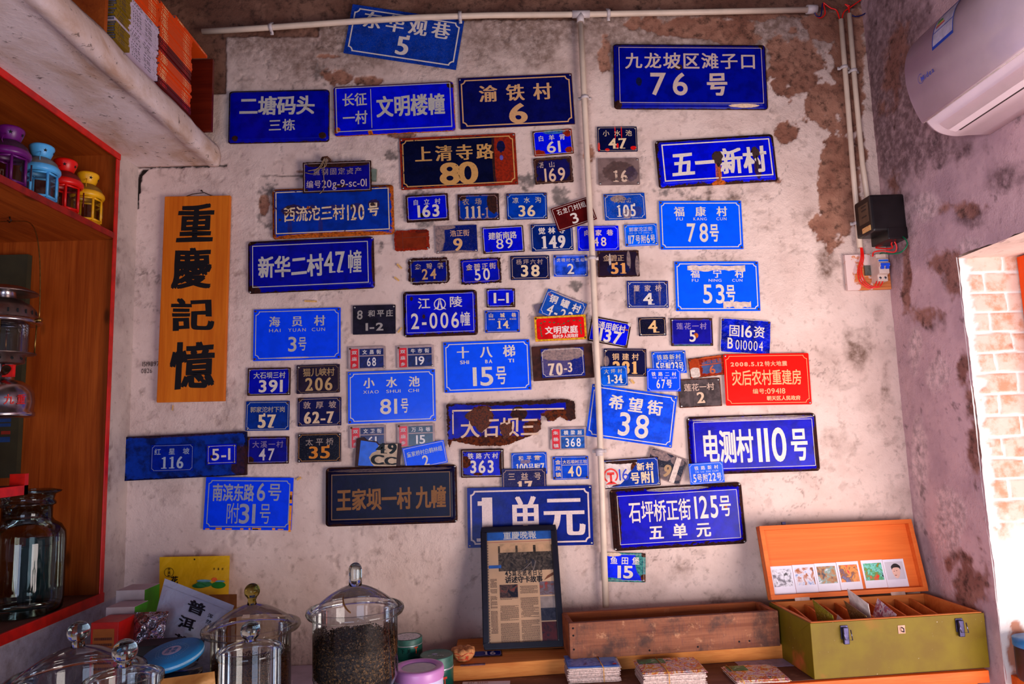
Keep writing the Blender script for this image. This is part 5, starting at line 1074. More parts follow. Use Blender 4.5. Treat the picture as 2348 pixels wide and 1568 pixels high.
def spline(p, n=8):
    p = [Vector(q) for q in p]; out = []
    for i in range(len(p)-1):
        a, b2, c, d = p[max(i-1, 0)], p[i], p[i+1], p[min(i+2, len(p)-1)]
        for k in range(n):
            t = k/n; out.append(.5*((2*b2)+(c-a)*t+(2*a-5*b2+4*c-d)*t*t+(3*b2-a-3*c+d)*t**3))
    return out+[p[-1]]
M_redw = plain('red_wire', (236, 20, 14), .35, 0, .05, 30); M_grw = plain('green_wire', (6, 110, 70), .4, 0, .05, 30); M_blw = plain('blue_wire', (16, 22, 90), .4, 0, .05, 30)
def wire(px, mat, label, r=.0024, n=8):
    o = MB().tube(spline([W(u, v, y) for u, v, y in px], n), r, 8).build('wire', mat); tag(o, label, 'wire', 'electric wires beside the meter'); return o
wire([(1866, 22, -.03), (1874, 38, -.026), (1884, 40, -.02), (1892, 30, -.02), (1888, 8, -.02)], M_redw, 'red wire looping out of the end of the top pipe')
wire([(1866, 24, -.034), (1872, 36, -.03), (1882, 36, -.028), (1886, 8, -.028)], M_blw, 'dark blue wire looping out of the end of the top pipe')
wire([(1888, 6, -.02), (1904, 18, -.02), (1918, 24, -.022), (1926, 46, -.024)], M_redw, 'red wire entering the left thin pipe at the top')
wire([(1930, 46, -.024), (1935, 28, -.02), (1948, 18, -.02), (1974, 0, -.02)], M_redw, 'red wire rising from the left thin pipe towards the ceiling')
wire([(1947, 34, -.024), (1946, 18, -.02), (1938, 10, -.02), (1948, 14, -.02)], M_redw, 'short red wire at the top of the right thin pipe')
wire([(1952, 34, -.02), (1962, 38, -.02), (1978, 34, -.016), (1990, 26, -.012)], M_blw, 'dark blue wire trailing right of the thin pipes')
# meter on the right wall
mz0, mz1 = W(1990, 531, -.135).z, W(1995, 447, -.135).z
mx0 = 1.302; my0, my1 = -.142, -.030
mt = empty('electricity_meter', (XR, -.09, mz0), 'black electricity meter box in the corner above the breaker', 'electricity meter')
BLK = plain('black_plastic', (16, 13, 16), .3, 0, .2, 30)
part(MB().box(mx0, XR-.002, my0, my1, mz0, mz1), 'housing', BLK, mt, .008)
part(MB().box(mx0+.05, XR-.002, my0-.002, my1, mz0-.030, mz0+.012), 'terminal_cover', BLK, mt, .004)
wn = MB().box(mx0-.0012, mx0+.001, my0+.016, my1-.030, mz0+.04, mz1-.022); part(wn, 'display_window', plain('display', (86, 66, 50), .3), mt)
for dz in (.062, .085, .098): part(MB().box(mx0-.0018, mx0+.001, my0+.03, my1-.05, mz0+dz, mz0+dz+.005), 'display_line', plain('dark_line', (40, 30, 26), .5), mt)
part(MB().box(mx0-.0016, mx0+.001, my0+.012, my1-.045, mz0+.008, mz0+.026), 'inspection_sticker', picture('sticker_print', [(206, 150, 90), (236, 190, 120), (190, 60, 40)], 90, 3), mt)
# breaker board
bb = empty('breaker_board', (W(1938, 665).x, -.002, W(1938, 665).z), 'pine board splashed with limewash holding the circuit breaker', 'board')
def q_(u, v, y): return W(u, v, y)
c, w_, h_, th_ = fit(y=-.017, q=[(1937, 584), (2036, 582), (2044, 662), (1944, 666)])
mbx = MB().box(-w_/2, w_/2, -h_/2, h_/2, 0, .013)
t = NT('limewashed_pine'); co = t.coord(); n1 = t.noise(co, 30, 5, .6); sp = t.n('ShaderNodeSeparateXYZ'); t.l(co, sp.inputs[0])
col = t.mix(t.ramp(t.noise(t.coord(sc=(1, 14, 14)), 12, 4), .35, .65), lin((220, 132, 70)), lin((196, 104, 46)))
lf = t.math('ADD', t.math('MULTIPLY', sp.outputs[0], -9.0), t.math('MULTIPLY', t.math('SUBTRACT', n1, .5), 3.2))
lf2 = t.math('ADD', t.math('MULTIPLY', sp.outputs[1], 14.0), t.math('MULTIPLY', t.math('SUBTRACT', n1, .5), 3.2))
col = t.mix(t.ramp(t.math('MAXIMUM', t.math('SUBTRACT', lf, .15), t.math('SUBTRACT', lf2, .55)), 0, .2), col, lin((228, 196, 188)))
o = mbx.build('backboard', t.fin(col, .7)); place(o, Vector((c.x, 0, c.z)), th_, .004); o.parent = bb; o.matrix_parent_inverse = bb.matrix_world.inverted() if False else Matrix.Translation(bb.location).inverted()
cb = empty('circuit_breaker', W(2015, 655, -.02), 'white two pole circuit breaker with blue switch on the pine board', 'circuit breaker')
WB = plain('breaker_white', (214, 186, 172), .4, 0, .06, 40)
u0 = W(1990, 592, -.022); u1 = W(2012, 650, -.022); bw = .036; bx = u1.x-.02; bz0 = u1.z; bz1 = u0.z+.004
prof = [(0, bz0), (.042, bz0), (.042, bz0+.022), (.056, bz0+.026), (.056, bz0+.048), (.064, bz0+.050), (.064, bz0+.062), (.056, bz0+.066), (.056, bz1-.020), (.042, bz1-.016), (.042, bz1), (0, bz1)]
M = Matrix(((0, 0, 1, bx), (-1, 0, 0, -.022), (0, 1, 0, 0), (0, 0, 0, 1)))
part(MB().prism([(y, z) for y, z in prof], bw, mx=M), 'housing', WB, cb, .001)
part(MB().box(bx+.002, bx+bw-.002, -.090, -.084, bz0+.050, bz0+.060), 'switch_lever', plain('switch_blue', (10, 70, 210), .3), cb, .001)
part(MB().box(bx+.004, bx+.014, -.0875, -.080, bz0+.040, bz0+.052), 'switch_tab', plain('switch_blue', (10, 70, 210), .3), cb); part(MB().box(bx+.022, bx+.032, -.0875, -.080, bz0+.040, bz0+.052), 'switch_tab', plain('switch_blue', (10, 70, 210), .3), cb)
part(MB().box(bx+.001, bx+bw-.001, -.0788, -.078, bz1-.030, bz1-.023), 'blue_label', plain('label_blue', (20, 90, 200), .4), cb)
for k in range(2):
    for zz in (bz0+.012,):
        M = Matrix.Translation((bx+.009+.018*k, -.0642, zz))@Matrix.Rotation(math.pi/2, 4, 'X')
        e = MB().lathe([(0, .0008), (.0042, .0008), (.0045, 0)], 14, mx=M); part(e, 'terminal_screw', plain('steel', (110, 110, 120), .3, 1), cb)
part(MB().box(bx-.022, bx+bw+.004, -.024, -.0175, (bz0+bz1)/2-.018, (bz0+bz1)/2+.018), 'mounting_rail', plain('galvanised', (120, 124, 116), .4, .8, .15, 60), cb)
for d, lb in ((0, 'first'), (6, 'second'), (12, 'third')):
    wire([(1973+d*.3, 566, -.024), (1974+d*.5, 590, -.030), (1967+d*.7, 622, -.034), (1972+d, 646, -.040), (1990+d, 660-d*.2, -.05), (2005+d, 657, -.06), (2010+d*1.2, 645, -.06)], M_redw, lb+' red wire bowing from the left thin pipe down to the breaker', .0021)
wire([(2008, 566, -.03), (2026, 560, -.06), (2034, 552, -.08), (2046, 553, -.09), (2058, 546, -.10)], M_redw, 'red wire from the pipe stub up to the meter')
wire([(2008, 568, -.03), (2030, 570, -.06), (2046, 568, -.08), (2044, 558, -.09), (2054, 548, -.10)], M_redw, 'red wire curling below the meter')
wire([(2001, 588, -.05), (2004, 578, -.05), (2024, 575, -.07), (2050, 578, -.09), (2056, 566, -.10), (2050, 552, -.10)], M_redw, 'red wire from the breaker top looping to the meter')
wire([(2017, 585, -.05), (2022, 580, -.06), (2044, 582, -.12), (2066, 578, -.155), (2080, 562, -.17), (2076, 548, -.16), (2066, 540, -.13)], M_grw, 'green wire curving from the breaker to the meter')
# air conditioner on the right wall
YA = -.573
AX = lambda u, v: P(u, v, 1, YA)
pr0 = [AX(u, v) for u, v in ((2112, 92), (2090, 118), (2081, 150), (2083, 190), (2092, 225), (2105, 255), (2120, 281), (2136, 299), (2155, 310), (2185, 316), (2215, 314), (2240, 313))]
pr = spline(pr0, 5)
LA = -1.50
ac = empty('air_conditioner', (XR, (YA+LA)/2, 2.5), 'white wall mounted air conditioner with energy sticker above the doorway', 'air conditioner')
ACM = plain('ac_white', (240, 216, 218), .3, 0, .04, 6); ACP = plain('ac_panel', (226, 202, 208), .22, 0, .05, 6)
def shell(pts, y0, y1, name, mat, back=True):
    ring = [(p.x, p.z) for p in pts]; ring = ring+[(XR-.003, ring[-1][1]), (XR-.003, ring[0][1]+.03), (ring[0][0]+.05, ring[0][1]+.03)]
    mb = MB(); n = len(ring)
    for y, ins in ((y0-.004, .004), (y0-.012, 0), (y1+.012, 0), (y1+.004, .004)):
        cx_ = sum(a for a, b in ring)/n; cz_ = sum(b for a, b in ring)/n
        for a, b in ring: mb.v.append((a+(cx_-a)*ins*8 if a < XR-.01 else a, y, b+(cz_-b)*ins*8))
    for k in range(3):
        for i in range(n): mb.f.append((k*n+i, k*n+(i+1) % n, (k+1)*n+(i+1) % n, (k+1)*n+i)); mb.sm.append(True)
    mb.f.append(tuple(range(n))[::-1]); mb.sm.append(False); mb.f.append(tuple(3*n+i for i in range(n))); mb.sm.append(False)
    return part(mb, name, mat, ac)
shell(pr, YA, LA, 'body', ACM)
def on_ac(i, f, y, off=.0012):
    q = (i+f)*5; i = min(int(q), len(pr)-2); f = q-i; a, b = pr[i], pr[i+1]; p = a+(b-a)*f; nrm = Vector((-(b.z-a.z), 0, (b.x-a.x))); nrm = nrm.normalized()
    if nrm.x > 0: nrm = -nrm
    return Vector((p.x+nrm.x*off, y, p.z+nrm.z*off))
fp = MB(); 
for i in range(31):
    for y in (YA-.002, LA+.002): fp.v.append(tuple(on_ac(0, min(i/5, 5.98), y, .004)))
for i in range(30): fp.f.append((2*i, 2*i+1, 2*i+3, 2*i+2)); fp.sm.append(True)
o = part(fp, 'front_panel', ACP, ac); o.modifiers.new('t', 'SOLIDIFY').thickness = .005
gp = MB().tube([on_ac(5, .99, YA-.003, .0045), on_ac(5, .99, LA, .0045)], .0022, 8); part(gp, 'panel_lip', plain('lip_white', (240, 226, 216), .3), ac)
lv = MB()
for i, f in ((8, .55), (9, .25)):
    for y in (YA-.05, LA+.03): lv.v.append(tuple(on_ac(i, f, y, .0015)))
lv.f.append((0, 1, 3, 2)); lv.sm.append(False); part(lv, 'air_slot', plain('slot_dark', (60, 42, 40), .7), ac)
lv = MB()
for k in range(4):
    for y in (YA-.045, LA+.03): lv.v.append(tuple(on_ac(0, 6.9+1.6*k/3, y, .0045)))
for k in range(3): lv.f.append((2*k, 2*k+1, 2*k+3, 2*k+2)); lv.sm.append(True); o = part(lv, 'air_flap', ACM, ac)
for k in range(5):
    w2 = MB().add([on_ac(9, .62+.05*k, YA-.10, .0016), on_ac(9, .62+.05*k, YA-.20+.01*k, .0016), on_ac(9, .635+.05*k, YA-.20+.01*k, .0016), on_ac(9, .635+.05*k, YA-.10, .0016)], [(0, 1, 2, 3)]); part(w2, 'rating_text_line', plain('grey_print', (150, 124, 124), .5), ac)
def ac_surface(s, y, off):
    """s = metres down the front profile"""
    acc = 0
    for i in range(len(pr)-1):
        L = (pr[i+1]-pr[i]).length
        if acc+L >= s: return on_ac(0, (i+(s-acc)/L)/5, y, off+.0045)
        acc += L
    return on_ac(0, (len(pr)-1.01)/5, y, off)
def ac_patch(y0, y1, s0, s1, off, n=8):
    mb = MB(); mb.grid(lambda u, v: ac_surface(s0+(s1-s0)*v, y0+(y1-y0)*u, off), 1, n); return mb
part(ac_patch(YA-.135, YA-.225, .018, .125, .0052), 'energy_sticker', plain('sticker_white', (190, 176, 196), .35), ac)
part(ac_patch(YA-.135, YA-.225, .018, .032, .0058), 'sticker_band', plain('sticker_blue', (10, 60, 170), .35), ac)
part(ac_patch(YA-.135, YA-.225, .116, .125, .0058), 'sticker_band', plain('sticker_blue', (10, 60, 170), .35), ac)
part(ac_patch(YA-.135, YA-.138, .018, .125, .0058), 'sticker_edge', plain('sticker_blue', (10, 60, 170), .35), ac); part(ac_patch(YA-.222, YA-.225, .018, .125, .0058), 'sticker_edge', plain('sticker_blue', (10, 60, 170), .35), ac)
part(ac_patch(YA-.135, YA-.225, .080, .082, .0058), 'sticker_rule', plain('sticker_blue', (10, 60, 170), .35), ac)
for k, c_ in enumerate([(10, 130, 60), (90, 170, 40), (230, 190, 20), (220, 40, 30)]): part(ac_patch(YA-.145, YA-.165-.006*k, .048+.006*k, .052+.006*k, .0058, 2), 'grade_bar', plain('grade', c_, .4), ac)
lg = MB(); g = lettering('Midea', 0, .058, 0, .013, 'h')
lg.add([ac_surface(.178-y, YA-.070-x, .0056) for x, y, z in g.v], g.f)
for k in range(20):
    t0 = .9+k*5.2/20; t1 = .9+(k+1)*5.2/20; cx_, cy_ = .004, .009
    lg.add([ac_surface(.178-(cy_+r*math.sin(t)), YA-.070-(cx_-.004+r*math.cos(t)), .0056) for r, t in ((.013, t0), (.013, t1), (.0118, t1), (.0118, t0))], [(0, 1, 2, 3)])
part(lg, 'maker_logo', plain('logo_blue', (60, 70, 170), .4), ac)
# door frame and the things outside the doorway
ORG = wood('orange_door_frame', (236, 84, 14), (206, 56, 6), 2, 1, .4)
fx_ = P(2334, 590, 1, DY0-.01).x
fr_ = MB().box(fx_, fx_+.07, DY0-.075, DY0-.004, 0, DZ-.004).build('trim_5', ORG, None, .002); fr_['kind'] = 'structure'
st = empty('low_bench', (1.62, -.47, 0), 'orange wooden bench outside the doorway at the lower right edge', 'bench')
sx = P(2317, 1546, 1, -.40).x; sz = P(2317, 1546, 1, -.40).z
part(MB().box(sx, sx+.5, -.52, -.40, sz-.035, sz), 'seat', wood('orange_bench', (220, 100, 30), (186, 70, 14), 0, 1, .5), st, .003)
for x in (sx+.03, sx+.44): part(MB().box(x, x+.035, -.51, -.41, 0, sz-.035), 'leg', wood('orange_bench', (220, 100, 30), (186, 70, 14), 0, 1, .5), st)
px_ = P(2336, 1535, 1, -.46)
pt_ = empty('storage_jar', (px_.x+.06, -.46, sz), 'dark jar with blue lid standing on the bench outside the doorway', 'jar')
MB().lathe([(0, .001), (.052, .001), (.056, .01), (.056, .085), (.05, .092)], 28).build('body', plain('dark_clay', (70, 34, 30), .5), pt_)
MB().lathe([(.05, .091), (.058, .092), (.058, .112), (.04, .118), (0, .119)], 28).build('lid', plain('blue_lid', (40, 120, 180), .4), pt_)
# ---------------------------------------------------------------- tables
ZT, ZL = .768, .745
TB = wood('brown_table_boards', (128, 84, 66), (98, 58, 42), 0, 1, .55, dirt=.3); OE = wood('orange_table_edge', (238, 104, 40), (214, 78, 20), 0, 1, .45)
def yf(x): return -.395+(x-.78)*.074-.003
t_ = empty('display_table', (.6, -.2, 0), 'brown board table with orange front edge under the postcards and the chest', 'table')
xa, xb = -.205, 1.392
m = MB(); m.prism([(xa, yf(xa)+.006), (xb, yf(xb)+.006), (xb, -.004), (xa, -.004)], .028, mx=Matrix.Translation((0, 0, ZT-.028))); part(m, 'tabletop', TB, t_, .002)
m = MB(); m.prism([(xa, yf(xa)-.012), (xb, yf(xb)-.012), (xb, yf(xb)+.0055), (xa, yf(xa)+.0055)], .034, mx=Matrix.Translation((0, 0, ZT-.035))); part(m, 'front_edge', OE, t_, .002)
for x in (xa+.05, xb-.06):
    for y in (yf(x)+.02, -.06): part(MB().box(x, x+.04, y, y+.04, 0, ZT-.0285), 'leg', OE, t_)
t2 = empty('tea_counter', (-.75, -.5, 0), 'pale painted counter carrying the tea jars along the left wall', 'table')
part(MB().box(XL+.012, -.212, -1.06, -.006, ZL-.03, ZL), 'countertop', plain('lavender_paint', (184, 172, 190), .6, 0, .12, 10), t2, .003)
for x in (XL+.05, -.27):
    for y in (-1.02, -.08): part(MB().box(x, x+.045, y, y+.045, 0, ZL-.0305), 'leg', plain('lavender_paint', (184, 172, 190), .6, 0, .12, 10), t2)
# raised timber at the back
ZP = ZT+.044
pf = [P(1037, 1563, 2, ZT), P(1300, 1546, 2, ZT), P(1815, 1509, 2, ZT)]
PLK = wood('pine_timber', (222, 144, 72), (190, 104, 44), 0, 1.2, .6)
xl, xr_ = pf[0].x, pf[2].x; s_ = (pf[2].y-pf[0].y)/(xr_-xl)
m = MB(); m.prism([(xl, pf[0].y), (xr_, pf[2].y), (xr_, -.012), (xl, -.012)], ZP-ZT-.0006, mx=Matrix.Translation((0, 0, ZT+.0003)))
o = m.build('timber_beam', PLK, None, .004); tag(o, 'pine timber lying along the wall under the frame and the trough', 'timber')
# ---------------------------------------------------------------- framed newspaper
bl = P(1110, 1491, 2, ZP+.001); br = P(1292, 1483, 2, ZP+.001); tl = W(1104, 1211, -.030); trr = W(1284, 1204, -.030)
ex = (br-bl); ex.z = 0; wN = ex.length; ex.normalize(); ey = (tl-bl); hN = ey.length; ey.normalize(); ez = ex.cross(ey).normalized(); ey = ez.cross(ex).normalized()
fr = empty('picture_frame', (0, 0, 0), 'black framed newspaper front page leaning on the wall', 'picture frame')
MF = Matrix(((ex.x, ey.x, ez.x, bl.x), (ex.y, ey.y, ez.y, bl.y), (ex.z, ey.z, ez.z, bl.z), (0, 0, 0, 1))); fr.matrix_world = MF
def fpart(mb, name, mat, bevel=0): return mb.build(name, mat, fr, bevel)
BF = plain('black_frame', (18, 12, 26), .3, 0, .15, 40)
g = .018
q = MB(); q.box(0, wN, 0, g, 0, .020); q.box(0, wN, hN-g, hN, 0, .020); q.box(0, g, g, hN-g, 0, .020); q.box(wN-g, wN, g, hN-g, 0, .020); fpart(q, 'frame_moulding', BF, .003)
fpart(MB().box(.002, wN-.002, .002, hN-.002, .0005, .004), 'backing', plain('hardboard', (60, 40, 30), .8))
NX = lambda f: f*wN
NY = lambda f: hN*(1-f)
def nrect(a, x0, x1, y0, y1, z): return rect(a, NX(x0), NX(x1), NY(y1), NY(y0), z)
zp = .0062
fpart(MB().box(g-.003, wN-g+.003, g-.003, hN-g+.003, .0042, zp-.0003), 'newspaper', plain('newsprint', (236, 188, 144), .8, 0, .06, 8))
fpart(nrect(MB(), .05, .945, .03, .115, zp), 'masthead', plain('masthead_blue', (36, 104, 190), .5))
def nline(tx, x0, x1, y0, y1, st, c, nm, z=zp+.0003): return fpart(lettering(tx, NX(x0), NX(x1), NY(y1), NY(y0), st, z=z), nm, ink(c, 0, (9, 9, 9), 1))
nline('重慶晚報', .29, .73, .037, .110, 'k', (238, 226, 216), 'masthead_title')
fpart(nrect(MB(), .05, .945, .130, .133, zp), 'red_rule', plain('print_red', (190, 40, 50), .6))
PHG = picture('wood_photo', [(30, 22, 20), (64, 52, 40), (96, 78, 62), (130, 108, 92)], 60, 4)
fpart(nrect(MB(), .215, .945, .165, .378, zp), 'main_photo', PHG)
a = MB(); 
for x0, x1, x2, x3 in ((.50, .56, .66, .675), (.66, .70, .70, .715)): a.add([(NX(x0), NY(.392), zp+.0002), (NX(x0+.012), NY(.392), zp+.0002), (NX(x3), NY(.30), zp+.0002), (NX(x2), NY(.30), zp+.0002)], [(0, 1, 2, 3)])
fpart(a, 'rail_tracks', plain('rail_grey', (140, 120, 110), .6))
a = MB(); nrect(a, .655, .672, .285, .345, zp+.0003); nrect(a, .675, .69, .29, .33, zp+.0003); nrect(a, .58, .595, .29, .32, zp+.0003); fpart(a, 'walking_figures', plain('print_dark', (36, 26, 40), .6))
for i, x0 in enumerate((.24, .475, .715)): fpart(nrect(MB(), x0, x0+.205, .148, .222, zp+.0005), 'caption_box', plain('caption_cream', (226, 178, 134), .8))
nline('45篇志愿者日记', .295, .785, .375, .422, 'h', (24, 16, 20), 'headline', zp+.0006); nline('讲述守卡故事', .295, .785, .425, .478, 'b', (24, 16, 20), 'headline', zp+.0006)
a = MB(); a.add([(NX(.80), NY(.466), zp+.0006), (NX(.945), NY(.42), zp+.0006), (NX(.945), NY(.395), zp+.0006), (NX(.85), NY(.428), zp+.0006)], [(0, 1, 2, 3)]); fpart(a, 'pen_drawing', plain('print_brown', (130, 66, 20), .6))
a = MB(); R = random.Random(8)
def tx(x0, x1, y0, y1, n):
    for i in range(n):
        y = y0+(y1-y0)*i/n; x = x0+(R.random()*.03 if R.random() < .2 else 0); e = x1-(R.random()*.12 if R.random() < .15 else 0)
        while x < e:
            w_ = R.uniform(.008, .022); nrect(a, x, min(e, x+w_), y, y+(y1-y0)/n*.55, zp+.0002); x += w_+.004
tx(.10, .185, .44, .56, 13); tx(.10, .185, .58, .68, 12); tx(.10, .185, .70, .88, 18); tx(.22, .455, .66, .78, 16); tx(.22, .455, .80, .955, 20); tx(.485, .715, .505, .57, 9); tx(.485, .715, .60, .76, 20); tx(.485, .715, .78, .955, 22)
for x0 in (.24, .475, .715): tx(x0+.015, x0+.19, .155, .215, 7)
tx(.22, .455, .600, .615, 2)
fpart(a, 'body_text', plain('print_grey', (110, 74, 56), .7))
a = MB(); tx(.30, .90, .119, .127, 1); a2 = a
a = MB()
for i in range(36): nrect(a, .055, .085, .155+.0225*i, .160+.0225*i, zp+.0002)
fpart(a, 'spiral_marks', plain('print_violet', (90, 66, 90), .7))
fpart(nrect(MB(), .085, .25, .326, .352, zp+.0006), 'blue_tab', plain('masthead_blue', (36, 104, 190), .5))
fpart(nrect(MB(), .22, .455, .49, .597, zp), 'small_photo', picture('night_photo', [(10, 8, 20), (30, 20, 26), (110, 76, 60), (170, 40, 24)], 45, 6))
fpart(nrect(MB(), .74, .945, .475, .585, zp), 'small_photo', picture('street_photo', [(110, 90, 96), (140, 120, 130), (120, 96, 90), (190, 60, 50)], 40, 7))
fpart(nrect(MB(), .74, .945, .597, .690, zp), 'small_photo', plain('print_sky', (176, 152, 140), .5)); fpart(nrect(MB(), .74, .945, .690, .79, zp), 'small_photo', picture('dusk_photo', [(16, 16, 30), (40, 40, 56), (70, 66, 76), (20, 20, 30)], 30, 9))
fpart(nrect(MB(), .74, .945, .80, .96, zp), 'small_photo', picture('red_photo', [(40, 16, 16), (90, 24, 16), (120, 26, 14), (40, 20, 30)], 16, 11, 2.5))
fpart(rect(MB(), g-.002, wN-g+.002, g-.002, hN-g+.002, .0105), 'glass', glass('picture_glass', (250, 250, 252), .05, .05))
# ---------------------------------------------------------------- wooden trough
fl = P(1308, 1513, 2, ZP+.0008); frr = P(1790, 1481, 2, ZP+.0008); ztop = W(1303, 1430, fl.y).z
btl = P(1308, 1402, 2, ztop)
L_ = math.hypot(frr.x-fl.x, frr.y-fl.y); yaw = math.atan2(frr.y-fl.y, frr.x-fl.x); D_ = min(abs(btl.y-fl.y), -fl.y-.025); Hh = ztop-ZP
TW = wood('weathered_planks', (152, 96, 70), (112, 62, 44), 0, 1.3, .75, dirt=.85); TI = wood('plank_inside', (172, 92, 48), (120, 56, 30), 0, 1.0, .7, dirt=.2)
tro = empty('wooden_trough', fl, 'weathered open wooden trough standing on the timber', 'crate', None, yaw)
th = .016
MB().box(0, L_, 0, th, 0, Hh).build('front_board', TW, tro, .0025)
MB().box(.004, L_-.012, D_-th, D_, 0, Hh-.002).build('back_board', TI, tro, .0025)
for x in (0, L_-th): MB().box(x, x+th, th, D_-th, 0, Hh-.001).build('end_board', TI, tro, .002)
MB().box(th, L_-th, th, D_-th, 0, .012).build('bottom_board', TI, tro)
for fx, fz in ((.018, .86), (.018, .66), (.018, .28), (.37, .12), (.60, .13), (.80, .2), (.85, .2)):
    e = MB().lathe([(0, .0008), (.003, .0006), (.0032, 0)], 8).build('nail', plain('nail_iron', (30, 22, 26), .7, .5), tro); e.location = (L_*fx, 0, Hh*fz); e.rotation_euler = (math.pi/2, 0, 0)
# ---------------------------------------------------------------- chest with dividers
A_ = P(1868, 1558, 2, ZT+.0012); B_ = P(2270, 1530, 2, ZT+.0012); yaw = math.atan2(B_.y-A_.y, B_.x-A_.x); Lc = (B_-A_).length
ftl = P(1855, 1429, 1, A_.y); Hc = ftl.z-ZT
bk = P(1783, 1379, 2, ftl.z); Dc = (Vector((bk.x, bk.y))-Vector((ftl.x, ftl.y))).length
Dc = min(Dc, .30)
ch = empty('wooden_chest', A_, 'olive painted wooden chest with open lid at the right end of the table', 'chest', None, yaw)
t = NT('olive_paint'); co = t.coord(); n1 = t.noise(co, 9, 5, .6); n2 = t.noise(co, 120, 4, .7); sp = t.n('ShaderNodeSeparateXYZ'); t.l(co, sp.inputs[0])
col = t.mix(t.ramp(n1, .35, .68), lin((114, 94, 10)), lin((104, 80, 14)))
col = t.mix(t.math('MULTIPLY', t.ramp(n2, .66, .72), t.ramp(n1, .48, .6)), col, lin((220, 206, 190)))
r1 = t.math('MULTIPLY', t.ramp(t.noise(t.coord(off=(.4, 0, .2)), 5, 4, .6), .52, .66), t.ramp(sp.outputs[0], .26, .02))
col = t.mix(t.math('MULTIPLY', r1, .7), col, lin((196, 84, 50)))
t.b.inputs['Specular IOR Level'].default_value = .2
OL = t.fin(col, .55)
CW = wood('orange_ply', (228, 116, 52), (208, 92, 34), 0, .7, .5, knots=False); CWd = wood('orange_ply_in', (222, 134, 66), (196, 102, 46), 0, .8, .55, knots=False)
w0 = .013
m = MB(); m.box(0, Lc, 0, .004, 0, Hc-.002); m.box(0, .004, .004, Dc, 0, Hc-.002); m.box(Lc-.004, Lc, .004, Dc, 0, Hc-.002); m.box(.004, Lc-.004, Dc-.004, Dc, 0, Hc-.002); m.box(.004, Lc-.004, .004, Dc-.004, 0, .004); m.build('body', OL, ch, .0012)
m = MB(); m.box(.0042, Lc-.0042, .0042, w0, .0042, Hc); m.box(.0042, Lc-.0042, Dc-w0, Dc-.0042, .0042, Hc); m.box(.0042, w0, w0, Dc-w0, .0042, Hc); m.box(Lc-w0, Lc-.0042, w0, Dc-w0, .0042, Hc); m.box(w0, Lc-w0, w0, Dc-w0, .0042, .012); m.build('lining', CWd, ch, .001)
nd = 9
for i in range(nd):
    x = w0+.035+(Lc-2*w0-.05)*(i+.25)/nd
    pr_ = [(w0, .013), (Dc-w0, .013), (Dc-w0, Hc-.012), (Dc-w0-.03, Hc-.014), (w0+.10, Hc-.030), (w0+.088, Hc-.032), (w0+.080, Hc-.040), (w0+.078, Hc-.052), (w0+.06, Hc-.046), (w0+.02, Hc-.034), (w0, Hc-.032)]
    M = Matrix(((0, 0, 1, x), (1, 0, 0, 0), (0, 1, 0, 0), (0, 0, 0, 1)))
    MB().prism(pr_, .006, mx=M).build('divider', CWd, ch, .0008)
def latch(x, dz=0):
    m = MB(); m.box(x-.011, x+.011, -.0036, -.0004, Hc-.050, Hc-.012); m.build('latch_plate', plain('gun_metal', (60, 54, 84), .4, .8, .15, 60), ch, .001)
    m = MB(); m.box(x-.008, x+.008, -.013, -.0038, Hc-.062, Hc-.016); m.build('latch_lever', plain('gun_metal', (60, 54, 84), .4, .8, .15, 60), ch, .002)
    m = MB(); m.tube([(x-.009, -.013, Hc-.020), (x-.010, -.022, Hc-.046), (x+.012, -.022, Hc-.048), (x+.013, -.014, Hc-.022)], .0016, 8); m.build('latch_loop', plain('bright_steel', (120, 118, 150), .3, 1), ch)
latch(Lc*.185); latch(Lc*.845)
m = MB(); m.box(Lc*.512-.011, Lc*.512+.011, -.0014, -.0003, Hc-.045, Hc-.022); m.build('staple_plate', plain('pinkish_zinc', (150, 116, 100), .5, .6), ch)
m = MB(); m.tube([(Lc*.512+.001, -.002, Hc-.028), (Lc*.512+.001, -.010, Hc-.029), (Lc*.512+.001, -.010, Hc-.038), (Lc*.512+.001, -.002, Hc-.039)], .0016, 8); m.build('staple', plain('gun_metal', (60, 54, 84), .4, .8, .15, 60), ch)
# lid, hinged at the back, leaning open
hz = Hc+.004; hy = Dc+.002
lt = W(1745, 1204, -.030); R3 = Matrix.Rotation(-yaw, 3, 'Z'); ll = R3@(lt-A_); gap_ = max(.0, (-.012)-(A_.y+Dc))
ang = math.atan2(ll.z-hz, max(.0, min(ll.y-hy, .06))); HL = math.hypot(ll.z-hz, max(0, min(ll.y-hy, .06)))
ang = max(ang, math.radians(77))
ML = Matrix.Translation((0, hy, hz))@Matrix(((1, 0, 0, 0), (0, math.cos(ang), -math.sin(ang), 0), (0, math.sin(ang), math.cos(ang), 0), (0, 0, 0, 1)))
# lid local: x along, y up the open lid, +z towards the viewer side
def lpart(mb, name, mat, bevel=0):
    o = mb.build(name, mat, ch, bevel); o.matrix_local = ML; return o
dp = .024
lpart(MB().box(0, Lc, 0, HL, -.006, -.002), 'lid', OL, .001)
m = MB(); m.box(0, Lc, 0, .014, -.002, dp); m.box(0, Lc, HL-.014, HL, -.002, dp); m.box(0, .014, .014, HL-.014, -.002, dp); m.box(Lc-.014, Lc, .014, HL-.014, -.002, dp); lpart(m, 'lid_frame', CW, .001)
lpart(MB().box(.014, Lc-.014, .014, HL-.014, -.002, .003), 'lid_panel', CW)
for x in (.19, .80): lpart(MB().box(Lc*x-.025, Lc*x+.025, -.007, .003, dp-.0005, dp+.001), 'hinge', plain('worn_zinc', (170, 140, 130), .5, .7))
lpart(MB().box(Lc*.16, Lc*.16+.012, HL, HL+.011, .004, .012), 'catch', plain('gun_metal', (60, 54, 84), .4, .8, .15, 60))
